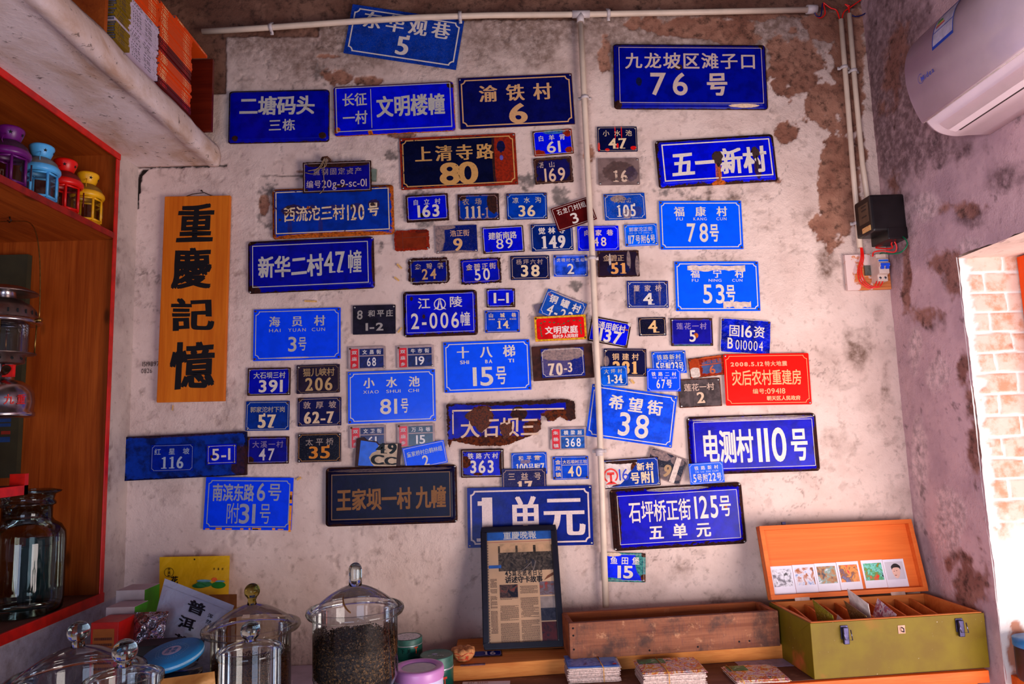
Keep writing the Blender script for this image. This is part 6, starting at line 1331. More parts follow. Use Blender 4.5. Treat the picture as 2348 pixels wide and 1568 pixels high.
CHM = Matrix.Translation(A_)@Matrix.Rotation(yaw, 4, 'Z')
# instant photos in the lid
PHS = [('black and white', [(20, 18, 22), (120, 112, 124), (226, 220, 230), (60, 54, 60)]), ('orange and white', [(40, 40, 60), (176, 90, 30), (220, 214, 226), (120, 140, 190)]), ('pale multicoloured', [(230, 220, 230), (120, 150, 140), (176, 110, 50), (60, 60, 70)]),
       ('red and orange', [(206, 30, 40), (226, 140, 50), (120, 60, 30), (90, 110, 170)]), ('green and red', [(20, 30, 40), (120, 200, 190), (60, 140, 60), (230, 20, 16)])]
x = .020
for i, (nm, cs) in enumerate(PHS):
    wP, hP = .0760, .088
    ph = empty('instant_photo', (0, 0, 0), nm+(' instant photo propped in the chest lid' if i < 4 else ' half of the double instant photo in the chest lid'), 'photo', 'instant photos in the chest lid')
    ph.matrix_world = CHM@ML@Matrix.Translation((x, .0145+.001*i, .0036+.0006*(i % 2)+.0002))
    MB().box(0, wP, 0, hP, 0, .0004).build('paper', plain('photo_white', (220, 212, 226), .35, 0, .03, 20), ph)
    rect(MB(), .006, wP-.006, .024, hP-.010, .0007).build('image', picture('instant_print', cs, 46, 20+i, .7, 'noise'), ph)
    x += wP+(.001 if i != 3 else .010)
ph = empty('instant_photo', (0, 0, 0), 'instant photo of a dark haired boy, rightmost in the chest lid', 'photo', 'instant photos in the chest lid'); ph.matrix_world = CHM@ML@Matrix.Translation((x, .0175, .0036))
MB().box(0, .074, 0, .088, 0, .0004).build('paper', plain('photo_white', (220, 212, 226), .35, 0, .03, 20), ph)
rect(MB(), .005, .069, .024, .080, .0006).build('image', plain('photo_grey', (196, 186, 196), .35, 0, .02, 20), ph)
def oval(cx_, cy_, a, b, z, t0=0, t1=2*math.pi, n=26): return [(cx_+a*math.cos(t0+(t1-t0)*k/n), cy_+b*math.sin(t0+(t1-t0)*k/n), z) for k in range(n)]
MB().add([(.040+.014*math.cos(t)*(1-.18*max(0, -math.sin(t))), .049+.022*math.sin(t), .0008) for t in [2*math.pi*k/26 for k in range(26)]], [tuple(range(26))]).build('printed_face', plain('printed_skin', (224, 176, 160), .4, 0, .04, 60), ph)
MB().add([(.041+(.0160+.001*math.sin(5*t))*math.cos(t), .060+.014*math.sin(t)*(1 if math.sin(t) > 0 else -.12)+(.0 if math.sin(t) > 0 else -.006*abs(math.cos(t))**3), .0010) for t in [2*math.pi*k/30 for k in range(30)]], [tuple(range(30))]).build('printed_hair', plain('printed_black', (28, 18, 22), .4), ph)
m = MB(); 
for ex_, ey_ in ((.033, .050), (.042, .051)): m.add(oval(ex_, ey_, .0022, .0012, .0011, n=10), [tuple(range(10))])
m.add(oval(.036, .037, .0036, .0012, .0011, n=12), [tuple(range(12))]); m.build('printed_features', plain('printed_brown', (120, 60, 56), .5), ph)
# cards in the compartments
for i, (fx, dy, hh, tl_, mt_, lb) in enumerate([(.07, .02, .058, .05, 'white', 'small white cards in the first compartment of the chest'), (.215, .05, .125, -.30, 'olive', 'tall yellow-green postcard leaning in the chest'), (.245, .03, .07, .15, 'white', 'short white card behind the yellow-green postcard'),
                                              (.43, .05, .122, -.42, 'brown', 'brown patterned postcard in the middle of the chest'), (.445, .075, .145, -.25, 'white', 'tall white postcard turned edge-on in the chest'), (.475, .05, .112, .22, 'violet', 'purple printed postcard right of the brown one in the chest')]):
    M_ = {'white': plain('card_white', (226, 214, 206), .6), 'olive': picture('olive_print', [(60, 60, 20), (150, 140, 40), (110, 100, 30), (200, 180, 90)], 70, 31), 'brown': picture('brown_print', [(60, 40, 24), (130, 100, 60), (90, 66, 40), (170, 140, 90)], 60, 33), 'violet': picture('violet_print', [(70, 50, 90), (200, 190, 200), (150, 60, 70), (120, 110, 150)], 60, 35)}[mt_]
    o = MB().box(-.0006, .0006, 0, .10, 0, hh).build('postcard', M_); o.matrix_world = CHM@Matrix.Translation((Lc*fx, dy, .052))@Matrix.Rotation(tl_, 4, 'Y')@Matrix.Rotation(.25, 4, 'X'); tag(o, lb, 'postcard')
# ---------------------------------------------------------------- postcard bundles on the table
def bundle(px, label, mat, hgt, back=None, fan=3, bandx=.62, z0=ZT+.0006, w=.148, d=.055, cards=14):
    """px = (u, v) of the front left top corner"""
    f = P(px[0], px[1], 2, z0+hgt); root = empty('postcard_bundle', (f.x, f.y, z0), label, 'postcards', 'postcard bundles held by rubber bands'); root.rotation_euler.z = px[2]
    R = random.Random(int(px[0])); th = hgt/cards; m = MB()
    for k in range(cards-2):
        j = R.uniform(-.004, .004); jy = R.uniform(-.0025, .0025); m.box(j, w+j, jy, d+jy, k*th, k*th+th*.92)
    m.build('card_block', plain('card_edges', (216, 188, 178), .7, 0, .2, 200), root)
    for k in range(fan):
        M = Matrix.Translation((-.004*k+.004, .003*(k % 2)-.002, hgt-2*th+.0016*k+.0006))@Matrix.Rotation(.03*(k-1), 4, 'Z')
        q = MB().box(0, w, 0, d+.004, 0, .0008, mx=M); q.build('loose_card', plain('card_white', (226, 214, 206), .6) if k == 0 and back else mat, root)
    zz = hgt-2*th+.0016*fan+.0016
    q = MB().grid(lambda u, v: (w*u-.002, (d+.004)*v-.002, zz+.0015*math.sin(math.pi*u)), 8, 2); q.build('top_card', mat, root)
    m = MB(); m.tube([(w*bandx-.006, d+.004, zz+.003), (w*bandx, -.001, zz+.003), (w*bandx+.003, -.0062, zz-.004), (w*bandx+.003, -.0062, .002)], .0013, 6); m.build('rubber_band', plain('rubber_yellow', (216, 150, 50), .5), root)
    return root, zz, w, d
BLUEP = picture('blue_scene', [(20, 40, 110), (70, 110, 200), (120, 160, 235), (40, 70, 160)], 34, 41, 1.0)
SKYP = plain('print_lightblue', (126, 166, 240), .35, 0, .05, 20)
b1, zz, w, d = bundle((1303, 1532, .02), 'bundle of blue landscape postcards, left of the other bundles', SKYP, .043, True, 2, .66, w=.150, d=.108, cards=30)
m = MB(); m.add([(x, y, zz+.0026) for x, y in ((.0, -.001), (w-.004, -.001), (w-.004, d*.30), (w*.75, d*.34), (w*.6, d*.30), (w*.46, d*.62), (w*.36, d*.70), (w*.24, d*.62), (w*.16, d*.40), (w*.14, d*.80), (w*.07, d*.86), (0, d*.7))], [tuple(range(12))]); m.build('printed_landscape', BLUEP, b1)
m = MB(); m.tube([(w*.64, d*.25, zz+.003), (w*.67, d*.80, zz+.003)], .0012, 6); m.tube([(w*.55, d*.72, zz+.003), (w*.78, d*.78, zz+.003)], .0004, 5); m.build('printed_pylon', plain('print_navy', (20, 30, 90), .5), b1)
rect(MB(), w*.88, w*.95, d*.03, d*.13, zz+.0029).build('printed_car', plain('print_carred', (200, 30, 40), .5), b1)
FOOD = picture('food_print', [(30, 70, 50), (236, 220, 220), (206, 30, 20), (236, 180, 60), (240, 226, 226), (190, 24, 24), (236, 226, 230), (60, 40, 40)], 30, 43, 1.2)
def green_strip(root, zz, w, d, x0, x1):
    rect(MB(), w*x0, w*x1, d*.62, d*.98, zz+.0022).build('printed_bottle', picture('bottle_print', [(8, 70, 46), (10, 110, 70), (40, 140, 90), (226, 230, 226)], 22, 45), root)
b2, zz, w, d = bundle((1476, 1545, .03), 'bundle of red and green food postcards, middle of the three', FOOD, .038, None, 3, .38, w=.178, d=.110, cards=28); green_strip(b2, zz, w, d, .02, .46)
b3, zz, w, d = bundle((1690, 1562, .02), 'low pile of food postcards against the chest', FOOD, .008, None, 3, .10, w=.150, d=.115, cards=5); green_strip(b3, zz, w, d, .02, .40)
o = MB().box(0, .20, 0, .11, 0, .0005).build('card_sheet', plain('pale_violet_card', (176, 166, 206), .6)); f = P(1705, 1528, 2, ZT); o.location = (f.x-.01, f.y-.02, ZT+.0004); o.rotation_euler.z = .05; tag(o, 'pale violet card under the low postcard pile', 'card')
# ---------------------------------------------------------------- odds and ends on the timber
c = P(1062, 1515, 2, ZP+.004)
tu = empty('tea_nest', (c.x, c.y+.012, ZP), 'tea nest wrapped in brown paper with red print on the timber end', 'tea')
KP = plain('kraft_paper', (216, 142, 84), .8, 0, .15, 120, .6); 
m = MB(); n = 36
prof = [(r_q, z_q*.82) for r_q, z_q in [(.0, .001), (.016, .002), (.026, .010), (.033, .024), (.036, .036), (.034, .044), (.026, .048), (.014, .044), (.006, .046), (0, .043)]]
for i, (r, z) in enumerate(prof):
    for k in range(n):
        a = 2*math.pi*k/n; q = 1+.05*math.sin(9*a+i)+.03*math.sin(17*a)*(i > 4)
        m.v.append((r*q*math.cos(a), r*q*math.sin(a), z+.002*math.sin(7*a)*(i > 4)))
for i in range(len(prof)-1):
    for k in range(n): m.f.append((i*n+k, i*n+(k+1) % n, (i+1)*n+(k+1) % n, (i+1)*n+k)); m.sm.append(True)
m.build('wrapper', KP, tu)
def bowl(a, z):
    for (r0, z0), (r1, z1) in zip(prof, prof[1:]):
        if z0 <= z <= z1 and z1 > z0: r = r0+(r1-r0)*(z-z0)/(z1-z0); break
    else: r = .036
    q = 1+.05*math.sin(9*a+3)+.002; return Vector(((r*q+.0012)*math.cos(a), (r*q+.0012)*math.sin(a), z))
m = MB(); g1 = lettering('下关', -.020, .020, .0, .012, 'h')
m.add([bowl(-math.pi/2+p[0]/.034, .012+p[1]) for p in g1.v], g1.f); 
for s0, s1 in ((-1.15, -.05), (-.05, 1.1)): m.tube([bowl(-math.pi/2+s0+(s1-s0)*k/10, .024+.007*math.sin(math.pi*k/10)) for k in range(11)], .0007, 5)
m.tube([bowl(-math.pi/2-.7+1.4*k/10, .008+.005*math.sin(math.pi*k/10)) for k in range(11)], .0007, 5)
m.build('red_print', plain('print_red2', (214, 24, 14), .5), tu)
c = P(1118, 1500, 2, ZP)
def flat_plate(o_w, o_h): pass
mt2 = enamel('enamel', (14, 24, 110), .085, .045, 201, 0, .004, 'brown', .3, (80, 90, 140))
o = MB().box(-.045, .045, -.026, .026, 0, .0022).build('house_number_plate', mt2, None, .0006); o.location = (c.x, c.y, ZP+.0006); o.rotation_euler.z = .04; tag(o, 'small navy plate 16 lying flat on the timber in front of the frame', 'house number plate')
m = lettering('16', -.012, .024, -.014, .020, 's', z=.0026); m.build('number_lettering', ink((206, 196, 200), .15, (14, 24, 110), 3), o); border(MB(), .09, .052, .003, .0012, .006, 'concave', .0026).build('border_line', ink((170, 160, 190), .3, (14, 24, 110), 3), o)
c = P(1084, 1526, 2, ZP); o = MB().box(-.037, .037, -.007, .007, 0, .003).build('metal_strip', plain('violet_rust', (110, 74, 84), .6, .4, .25, 60), None, .001); o.location = (c.x, c.y+.004, ZP+.0004); o.rotation_euler.z = .05; tag(o, 'purplish metal strip on the front edge of the timber', 'strip')
c = P(1115, 1566, 2, ZT); o = MB().box(-.07, .07, -.045, .012, 0, .0008).build('note_paper', plain('note_white', (220, 212, 216), .7, 0, .03)); o.location = (c.x, c.y, ZT+.0004); o.rotation_euler.z = -.04; tag(o, 'white handwritten note on the table in front of the timber', 'paper')
m = lettering('447 55530', -.055, .005, -.006, .008, 't', z=.0012); m.build('handwriting', ink((150, 100, 70), 0, (9, 9, 9), 2), o)
# ---------------------------------------------------------------- tea counter: jars, bags, boxes, tins
CG = glass('jar_glass', (226, 236, 232), .10, .015); AG = glass('amber_glass', (206, 190, 130), .35, .02); KG = solid_glass('knob_glass', (236, 244, 242)); KA = solid_glass('knob_amber', (206, 200, 150))
RIM = glass('rim_glass', (150, 164, 146), .45, .02)
def at(u, v, y): return W(u, v, y)
def domed_jar(u, v, ru, y, label, G=CG, K=KG, body=None, dome=.55, knob=.13, knob_h=.32, ball=True, neck=True, bodyf=.80, step=None, name='glass_jar'):
    """lid rim centred at pixel (u, v) with half width ru pixels, at room depth y"""
    c = at(u, v, y); d = (c-Vector(EYE)).dot(Vector(ROT@np.array([0, 0, -1.0]))); r = ru*d/FOC; rz = c.z-ZL
    j = empty(name, (c.x, c.y, ZL), label, 'jar', None)
    prof = [(0, .004), (r*bodyf*.9, .002), (r*bodyf*.97, .012)]
    if step: prof = [(0, .004), (r*step[1]*.95, .002), (r*step[1], .012), (r*step[1], rz*step[0]-.012), (r*bodyf*.97, rz*step[0]+.010)]
    prof += [(r*bodyf, rz*(step[0]+.06) if step else .04), (r*bodyf, rz-.012), (r*bodyf*1.02, rz-.004)]
    MB().lathe(prof, 64).build('body', G, j)
    MB().lathe([(r*bodyf*1.02, rz-.006), (r*.97, rz-.005), (r, rz+.002), (r*.985, rz+.009), (r*.90, rz+.012), (r*.86, rz+.010)], 64).build('lid_rim', RIM if G is CG else AG, j)
    h = r*dome; dm = [(r*.86*(1-q), rz+.010+h*(1-(1-q)**1.75)) for q in [k/13 for k in range(13)]]; dm = [p for p in dm if p[0] > r*knob*.55]+[(r*knob*.5, rz+.010+h)]
    MB().lathe(dm, 64).build('lid', G, j)
    zt = rz+.010+h; kr = r*knob; kh = r*knob_h
    if ball:
        kb = [(kr*.62, zt-.002), (kr*.50, zt+kh*.18), (kr*.62, zt+kh*.30)]+[(kr*math.cos(t), zt+kh-kr*.9+kr*math.sin(t)) for t in [-.9+2.47*k/12 for k in range(13)]]
    else:
        kb = [(kr, zt-.002), (kr*.96, zt+kh*.3), (kr, zt+kh*.5)]+[(kr*math.cos(t), zt+kh-kr+kr*math.sin(t)) for t in [math.pi/2*k/8 for k in range(9)]]
    if kb[-1][0] > 1e-4: kb.append((0, kb[-1][1]))
    MB().lathe([(0, zt-.002)]+kb, 36).build('lid_knob', K, j)
    return j, r, rz
def leaves(name, c, r, z0, z1, cols, label, n=2600, seed=3, heap=.25):
    """loose tea: one countless heap"""
    R = random.Random(seed); m = MB()
    def top(x, y): return z1+heap*r*(1-(x*x+y*y)/(r*r))*(.6+.5*math.sin(x*60+seed)*math.cos(y*50))-.0
    m.lathe([(0, z0), (r*.96, z0), (r*.96, z1-.012), (r*.5, z1+heap*r*.35), (0, z1+heap*r*.5)], 28)
    for i in range(n):
        a = R.uniform(0, 6.283)
        if R.random() < .45: q = r*math.sqrt(R.random())*.97; x, y = q*math.cos(a), q*math.sin(a); z = top(x, y)+R.uniform(-.012, .008)
        else: q = r*R.uniform(.93, .985); x, y = q*math.cos(a), q*math.sin(a); z = R.uniform(z0, z1)
        L = R.uniform(.004, .013); w = R.uniform(.0008, .003); M = Matrix.Translation((x, y, z))@Matrix.Rotation(R.uniform(0, 6.3), 4, 'Z')@Matrix.Rotation(R.uniform(-1.2, 1.2), 4, 'Y')@Matrix.Rotation(R.uniform(-1, 1), 4, 'X')
        if math.hypot(x, y)+.004 > r*.99: L *= .6
        m.add([(-L*.5, 0, 0), (0, w, .001), (L*.5, 0, -.001), (0, -w, 0)], [(0, 1, 2, 3)], False, M)
    t = NT('dry_tea'); co = t.coord(); n1 = t.noise(co, 190, 2, .75); rp = t.n('ShaderNodeValToRGB'); e = rp.color_ramp.elements; e[0].position = .38; e[0].color = lin(cols[0]); e[1].position = .66; e[1].color = lin(cols[-1])
    for i, c_ in enumerate(cols[1:-1]): x = e.new(.38+.28*(i+1)/(len(cols)-1)); x.color = lin(c_)
    t.l(n1, rp.inputs[0]); o = m.build(name, t.fin(rp.outputs[0], .8)); o.location = c; tag(o, label, 'tea leaves', None, 'stuff'); return o
# the big jar of dark tea
j, r, rz = domed_jar(815, 1401, 111, -.70, 'large clear domed jar half full of dark tea leaves', dome=.45, knob=.135, knob_h=.44, ball=False, bodyf=.86, step=(.50, .74))
leaves('tea_leaves', j.location, r*.84, rz*.56, rz*.80, [(18, 12, 14), (40, 26, 20), (70, 50, 24), (150, 104, 60)], 'dark loose tea leaves inside the large domed jar', 5200)
leaves('tea_leaves', j.location, r*.72, .006, rz*.47, [(14, 10, 14), (30, 20, 16), (60, 44, 20), (96, 66, 40)], 'dark loose tea leaves in the foot of the large domed jar', 1400, 5, 0)
tp_ = MB(); tp_.grid(lambda u, v: ((r*.86*math.cos(t_a)*math.cos(-1.9+.42*u), r*.86*math.cos(t_a)*math.sin(-1.9+.42*u), rz+.0125+r*.45*(1-math.cos(t_a)**1.75)) if [globals().__setitem__('t_a', .95-.62*u+.09*v)] else 0), 14, 2)
tp_.build('brown_tape', plain('brown_tape', (130, 84, 40), .6, 0, .25, 200), j)
# amber jar behind
j, r, rz = domed_jar(577, 1440, 109, -.50, 'amber domed jar with a small price sticker, behind the small ball lidded jar', AG, KA, dome=.42, knob=.16, knob_h=.40, bodyf=.80)
leaves('tea_leaves', j.location, r*.77, .006, rz*.62, [(40, 22, 14), (96, 60, 24), (150, 96, 40), (60, 34, 20)], 'brown tea inside the amber jar', 1500, 7)
sk = MB(); sk.grid(lambda u, v: ((r*.86*(.62-.10*v)*math.cos(-1.62+.30*u), r*.86*(.62-.10*v)*math.sin(-1.62+.30*u), rz+.0125+r*.42*(1-(.62-.10*v)**1.75))), 8, 2); sk.build('price_sticker', plain('sticker_cream', (226, 200, 170), .6), j)
# small jar with ball lid in front
j, r, rz = domed_jar(574, 1497, 74, -.86, 'small clear jar with ball knob in front of the amber jar', dome=.24, knob=.30, knob_h=.56, bodyf=.92)
leaves('tea_leaves', j.location, r*.88, .006, rz*.55, [(30, 18, 14), (80, 50, 26), (190, 140, 80), (50, 34, 30)], 'mixed tea inside the small ball lidded jar', 900, 9)
# two jars at the lower left
j, r, rz = domed_jar(176, 1552, 146, -.80, 'wide clear domed jar at the lower left corner', dome=.40, knob=.165, knob_h=.36, bodyf=.84)
leaves('tea_leaves', j.location, r*.80, .006, rz*.45, [(60, 20, 24), (110, 40, 40), (80, 50, 40), (40, 20, 20)], 'reddish tea inside the wide lower left jar', 1000, 11)
j, r, rz = domed_jar(284, 1562, 85, -1.03, 'clear jar with ball knob in front of the wide lower left jar', dome=.27, knob=.32, knob_h=.66, bodyf=.90)
leaves('tea_leaves', j.location, r*.86, .006, rz*.4, [(50, 30, 20), (90, 60, 30), (140, 100, 60), (40, 30, 30)], 'brown tea inside the ball lidded jar at the lower left', 700, 13)
# blue wrapped tea cake on a glass canister
c = at(396, 1500, -.62); r = .075
cn = empty('tea_canister', (c.x, c.y, ZL), 'dark canister under the blue tea cake', 'canister'); hh = c.z-ZL-.040
MB().lathe([(0, 0), (r*.88, 0), (r*.9, .004), (r*.9, hh-.034), (r*.95, hh-.030), (r*.95, hh-.020), (r*.90, hh-.018), (r*.94, hh-.010), (r*.94, hh-.001), (0, hh)], 48).build('body', plain('smoked_glass', (26, 22, 30), .12, 0, .2, 30), cn)
ck = empty('tea_cake', (c.x, c.y, c.z-.004), 'round tea cake in blue printed paper on the dark canister', 'tea'); ck.rotation_euler = (.22, -.10, 0)
BP = plain('blue_paper', (30, 140, 206), .55, 0, .12, 14, .3)
MB().lathe([(0, -.010), (r*.9, -.010), (r*.99, -.004), (r, .003), (r*.97, .009), (r*.80, .013), (0, .015)], 56).build('wrapper', BP, ck)
for rr in (.30,): MB().lathe([(r*rr, .0150), (r*.02, .0156)], 36).build('printed_disc', plain('print_pale', (196, 196, 226), .6), ck)
m = MB(); 
for k in range(36):
    a = 2*math.pi*k/36
    for q in (.42, .50, .58): m.add([(r*(q+.02*math.sin(a*5)+dr)*math.cos(a+da), r*(q+.02*math.sin(a*5)+dr)*math.sin(a+da), .01475-.0016*(q-.42)/.16) for dr, da in ((-.02, 0), (0, -.06), (.02, 0), (0, .06))], [(0, 1, 2, 3)])
m.build('printed_wreath', plain('print_sky2', (120, 186, 226), .6), ck)
m = lettering('清香', -.014, .014, .001, .013, 'h', z=.0162); lettering('白茶', -.014, .014, -.013, -.001, 'h', mb=m, z=.0162); m.build('printed_name', ink((40, 130, 190), 0, (9, 9, 9), 2), ck)
MB().lathe([(r*.985, -.002), (r*1.004, .002), (r*.992, .0062)], 56).build('pale_edge', plain('print_edge', (150, 196, 230), .6), ck)
# bags
def pouch(q, y0, y1, label, mat, puff=.016, name='tea_pouch', cat='pouch', n=14, wr=.004, seed=1):
    """q = TL, TR, BR, BL pixels; top edge at depth y1, bottom at y0"""
    tl, tr = at(*q[0], y1), at(*q[1], y1); br, bl = at(*q[2], y0), at(*q[3], y0)
    ex = (tr-tl+br-bl); ex.normalize(); ey = (tl-bl+tr-br); ey = (ey-ex*ey.dot(ex)).normalized(); ez = ex.cross(ey)
    o = empty(name, (0, 0, 0), label, cat); M = Matrix(((ex.x, ey.x, ez.x, bl.x), (ex.y, ey.y, ez.y, bl.y), (ex.z, ey.z, ez.z, bl.z), (0, 0, 0, 1))); o.matrix_world = M; Mi = M.inverted()
    P4 = [Mi@p for p in (bl, br, tr, tl)]; R = random.Random(seed); ph = [R.uniform(0, 6) for _ in range(6)]
    def f(u, v, s):
        p = (P4[0]*(1-u)+P4[1]*u)*(1-v)+(P4[3]*(1-u)+P4[2]*u)*v
        e = (max(0, math.sin(math.pi*u))**.7)*(max(0, math.sin(math.pi*min(1, v*1.06)))**.6)
        w = wr*(math.sin(u*9+v*5+ph[0])*math.sin(v*11+ph[1])+.6*math.sin(u*17-v*13+ph[2]))*e
        return p+Vector((0, 0, s*(puff*e+.0004)+w))
    m = MB(); m.grid(lambda u, v: f(u, v, 1), n, n); b = MB(); m.grid(lambda u, v: f(1-u, v, -1), n, n)
    m.build('bag', mat, o); return o, f, P4
def crumple(name, c, rough, metal, sc=16, st=.6, dist=.012):
    t = NT(name); co = t.coord(); n1 = t.noise(co, sc, 3, .5, .25); n2 = t.noise(co, sc*5, 3); a = lin(c)
    t.b.inputs['Specular IOR Level'].default_value = .4
    return t.fin(t.mix(n2, a, tuple(x*.86 for x in a[:3])+(1,)), rough, t.bump(n1, st, dist), metal)
YB = crumple('yellow_pouch', (236, 180, 6), .42, 0)
o, f, P4 = pouch([(366, 1277), (527, 1274), (519, 1530), (363, 1530)], -.13, -.035, 'bright yellow tea pouch leaning on the wall', YB, .014, seed=2)
def on(f, u, v, off=.0012):
    return f(u, v, 1)+Vector((0, 0, off))
def text_on(o, f, tx, u0, u1, v0, v1, st, c, nm, off=.0015):
    g = lettering(tx, u0, u1, v0, v1, st); m = MB(); m.add([on(f, p[0], p[1], off) for p in g.v], g.f); return m.build(nm, ink(c, 0, (9, 9, 9), 1), o)
text_on(o, f, '华溪村', .78, .92, .864, .887, 'k', (40, 30, 10), 'pouch_name')
m = MB()
for k in range(32):
    a, b = 2*math.pi*k/32, 2*math.pi*(k+1)/32; m.add([on(f, .145+q*math.cos(t), .851+q*.646*math.sin(t)) for q, t in ((.070, a), (.070, b), (.064, b), (.064, a))], [(0, 1, 2, 3)])
m.build('round_seal', ink((40, 30, 10), 0, (9, 9, 9), 1), o); text_on(o, f, '华', .115, .175, .8675, .8934, 'k', (40, 30, 10), 'seal_text'); text_on(o, f, '溪', .115, .175, .835, .863, 'k', (40, 30, 10), 'seal_text'); text_on(o, f, '村', .115, .175, .806, .832, 'k', (40, 30, 10), 'seal_text')
text_on(o, f, '花', .17, .29, .742, .813, 'K', (30, 20, 10), 'brush_word')
for cx_, cy_, a, b, c_, nm in ((.80, .777, .038, .0195, (240, 100, 30), 'printed_sun'), (.66, .735, .11, .029, (40, 130, 70), 'printed_hill'), (.86, .7255, .10, .032, (20, 130, 30), 'printed_tree'), (.60, .719, .10, .0226, (20, 110, 50), 'printed_hill'), (.66, .765, .10, .012, (110, 170, 200), 'printed_cloud'), (.88, .760, .07, .010, (110, 170, 200), 'printed_cloud')):
    MB().add([on(f, cx_+a*math.cos(t), cy_+b*math.sin(t), .0013+.0003*cx_) for t in [2*math.pi*k/20 for k in range(20)]], [tuple(range(20))]).build(nm, plain(nm+str(c_), c_, .5), o)
m = MB(); m.add([on(f, .5+.012*math.cos(t), .971+.008*math.sin(t)) for t in [2*math.pi*k/14 for k in range(14)]], [tuple(range(14))]); m.build('hang_hole', plain('hole_black', (8, 8, 12), .9, 0, 0), o)
SB = crumple('silver_pouch', (190, 196, 220), .36, .15, 18, .8)
o, f, P4 = pouch([(378, 1326), (537, 1388), (478, 1560), (333, 1500)], -.42, -.33, 'silvery white pouch with black brush characters, tilted', SB, .020, seed=5, wr=.006)
for ch, u0, u1, v0, v1 in (('普', .42, .66, .70, .86), ('洱', .36, .60, .47, .62), ('茶', .36, .58, .25, .38)): text_on(o, f, ch, u0, u1, v0, v1, 'K', (24, 22, 34), 'brush_word')
for i, ch in enumerate('浑然天成越陈越香'): text_on(o, f, ch, .72, .79, .72-.08*i, .775-.08*i, 'h', (30, 28, 44), 'side_text')
m = MB(); m.grid(lambda u, v: on(f, .01+.98*u, .90+.008*v, .0012), 12, 1); m.build('zip_line', plain('zip_grey', (170, 172, 190), .4), o)
o, f, P4 = pouch([(480, 1363), (543, 1362), (540, 1563), (478, 1563)], -.20, -.14, 'brown kraft pouch behind the amber jar', crumple('kraft_brown', (128, 72, 28), .6, 0), .008, seed=7)
o, f, P4 = pouch([(309, 1404), (387, 1401), (370, 1484), (305, 1474)], -.47, -.42, 'crumpled shiny foil pouch beside the red box', crumple('foil', (170, 160, 170), .16, .9, 30, 1.0, .02), .016, seed=9, wr=.010, n=20)
o, f, P4 = pouch([(366, 1557), (492, 1539), (499, 1640), (376, 1660)], -.845, -.825, 'gold pouch at the bottom edge of the picture', crumple('gold_pouch', (216, 146, 74), .4, .3, 20, .4), .012, seed=11)
# boxes
def carton(px, wpx, y, dep, label, mats, rz=0.0, name='tea_box'):
    """px = front top left pixel"""
    a = at(px[0], px[1], y); b = at(px[0]+wpx, px[1], y); w = (b-a).length; h = a.z-ZL
    o = empty(name, (a.x, a.y, ZL), label, 'box', None, rz)
    MB().box(0, w, 0, dep, 0, h).build('carton', mats[0], o, .001)
    m = MB(); m.add([(w+.0006, .001, .001), (w+.0006, dep-.001, .001), (w+.0006, dep-.001, h-.001), (w+.0006, .001, h-.001)], [(0, 1, 2, 3)]); m.build('side_print', mats[1], o)
    return o, w, h
WHB = plain('box_white', (196, 180, 178), .6, 0, .06, 20); GRB = plain('box_green', (60, 170, 20), .5, 0, .1, 20); RDB = plain('box_red', (196, 24, 12), .45, 0, .1, 20)
o, w, h = carton((266, 1354), 66, -.30, .09, 'white box with bright green side, tallest of the boxes in the corner', (WHB, GRB), -.02)
m = MB(); m.add([(w*x, -.0006, h*z) for x, z in ((.10, .90), (.95, .90), (.95, .80), (.10, .80))], [(0, 1, 2, 3)]); m.build('printed_panel', plain('print_greyline', (172, 152, 150), .6), o)
for x, c_ in ((.2, (150, 80, 40)), (.36, (40, 110, 50))): MB().add([(w*x+.006*math.cos(t), -.0010, h*.84+.004*math.sin(t)) for t in [2*math.pi*k/14 for k in range(14)]], [tuple(range(14))]).build('printed_badge', plain('badge'+str(c_), c_, .5), o)
o, w, h = carton((243, 1393), 66, -.40, .075, 'low fronted white box with green side in front of the tallest box', (WHB, GRB), -.02)
m = lettering('世界之红 中国第一', w*.18, w*.80, h*.865, h*.895, 'h'); q = MB(); q.add([(p[0], -.0008, p[1]) for p in m.v], m.f); q.build('printed_text', ink((120, 100, 130), 0, (9, 9, 9), 1), o)
o, w, h = carton((209, 1428), 64, -.50, .085, 'red box with orange printed panel, nearest of the corner boxes', (RDB, plain('box_bright_red', (226, 24, 14), .4, 0, .1, 20)), -.03)
m = MB(); m.add([(w*x, -.0006, h*z) for x, z in ((.08, .94), (.86, .94), (.86, .40), (.08, .40))], [(0, 1, 2, 3)]); m.build('printed_panel', plain('panel_orange', (176, 92, 20), .5, 0, .06, 30), o)
m = MB(); R = random.Random(4)
for i in range(6):
    x = .14
    while x < .78: L = R.uniform(.02, .06); m.add([(w*a_, -.0010, h*z) for a_, z in ((x, .86-.055*i), (min(.8, x+L), .86-.055*i), (min(.8, x+L), .835-.055*i), (x, .835-.055*i))], [(0, 1, 2, 3)]); x += L+.012
m.build('printed_text', plain('text_brown', (90, 30, 10), .6), o)
a = at(360, 1476, -.535); o = MB().box(-.055, .055, -.035, .035, 0, a.z-ZL).build('dark_box', plain('dark_card', (40, 30, 28), .7), None, .001); o.location = (a.x, a.y+.02, ZL); o.rotation_euler.z = .12; tag(o, 'dark brown box between the red box and the blue tea cake', 'box')
a = at(632, 1545, -.22); o = MB().box(-.07, .03, -.05, .06, 0, .0008).build('paper_sheet', plain('sheet_white', (206, 198, 208), .7, 0, .03)); o.location = (a.x+.02, a.y, ZL+.0004); o.rotation_euler.z = .25; tag(o, 'white paper sheet on the counter right of the amber jar', 'paper')
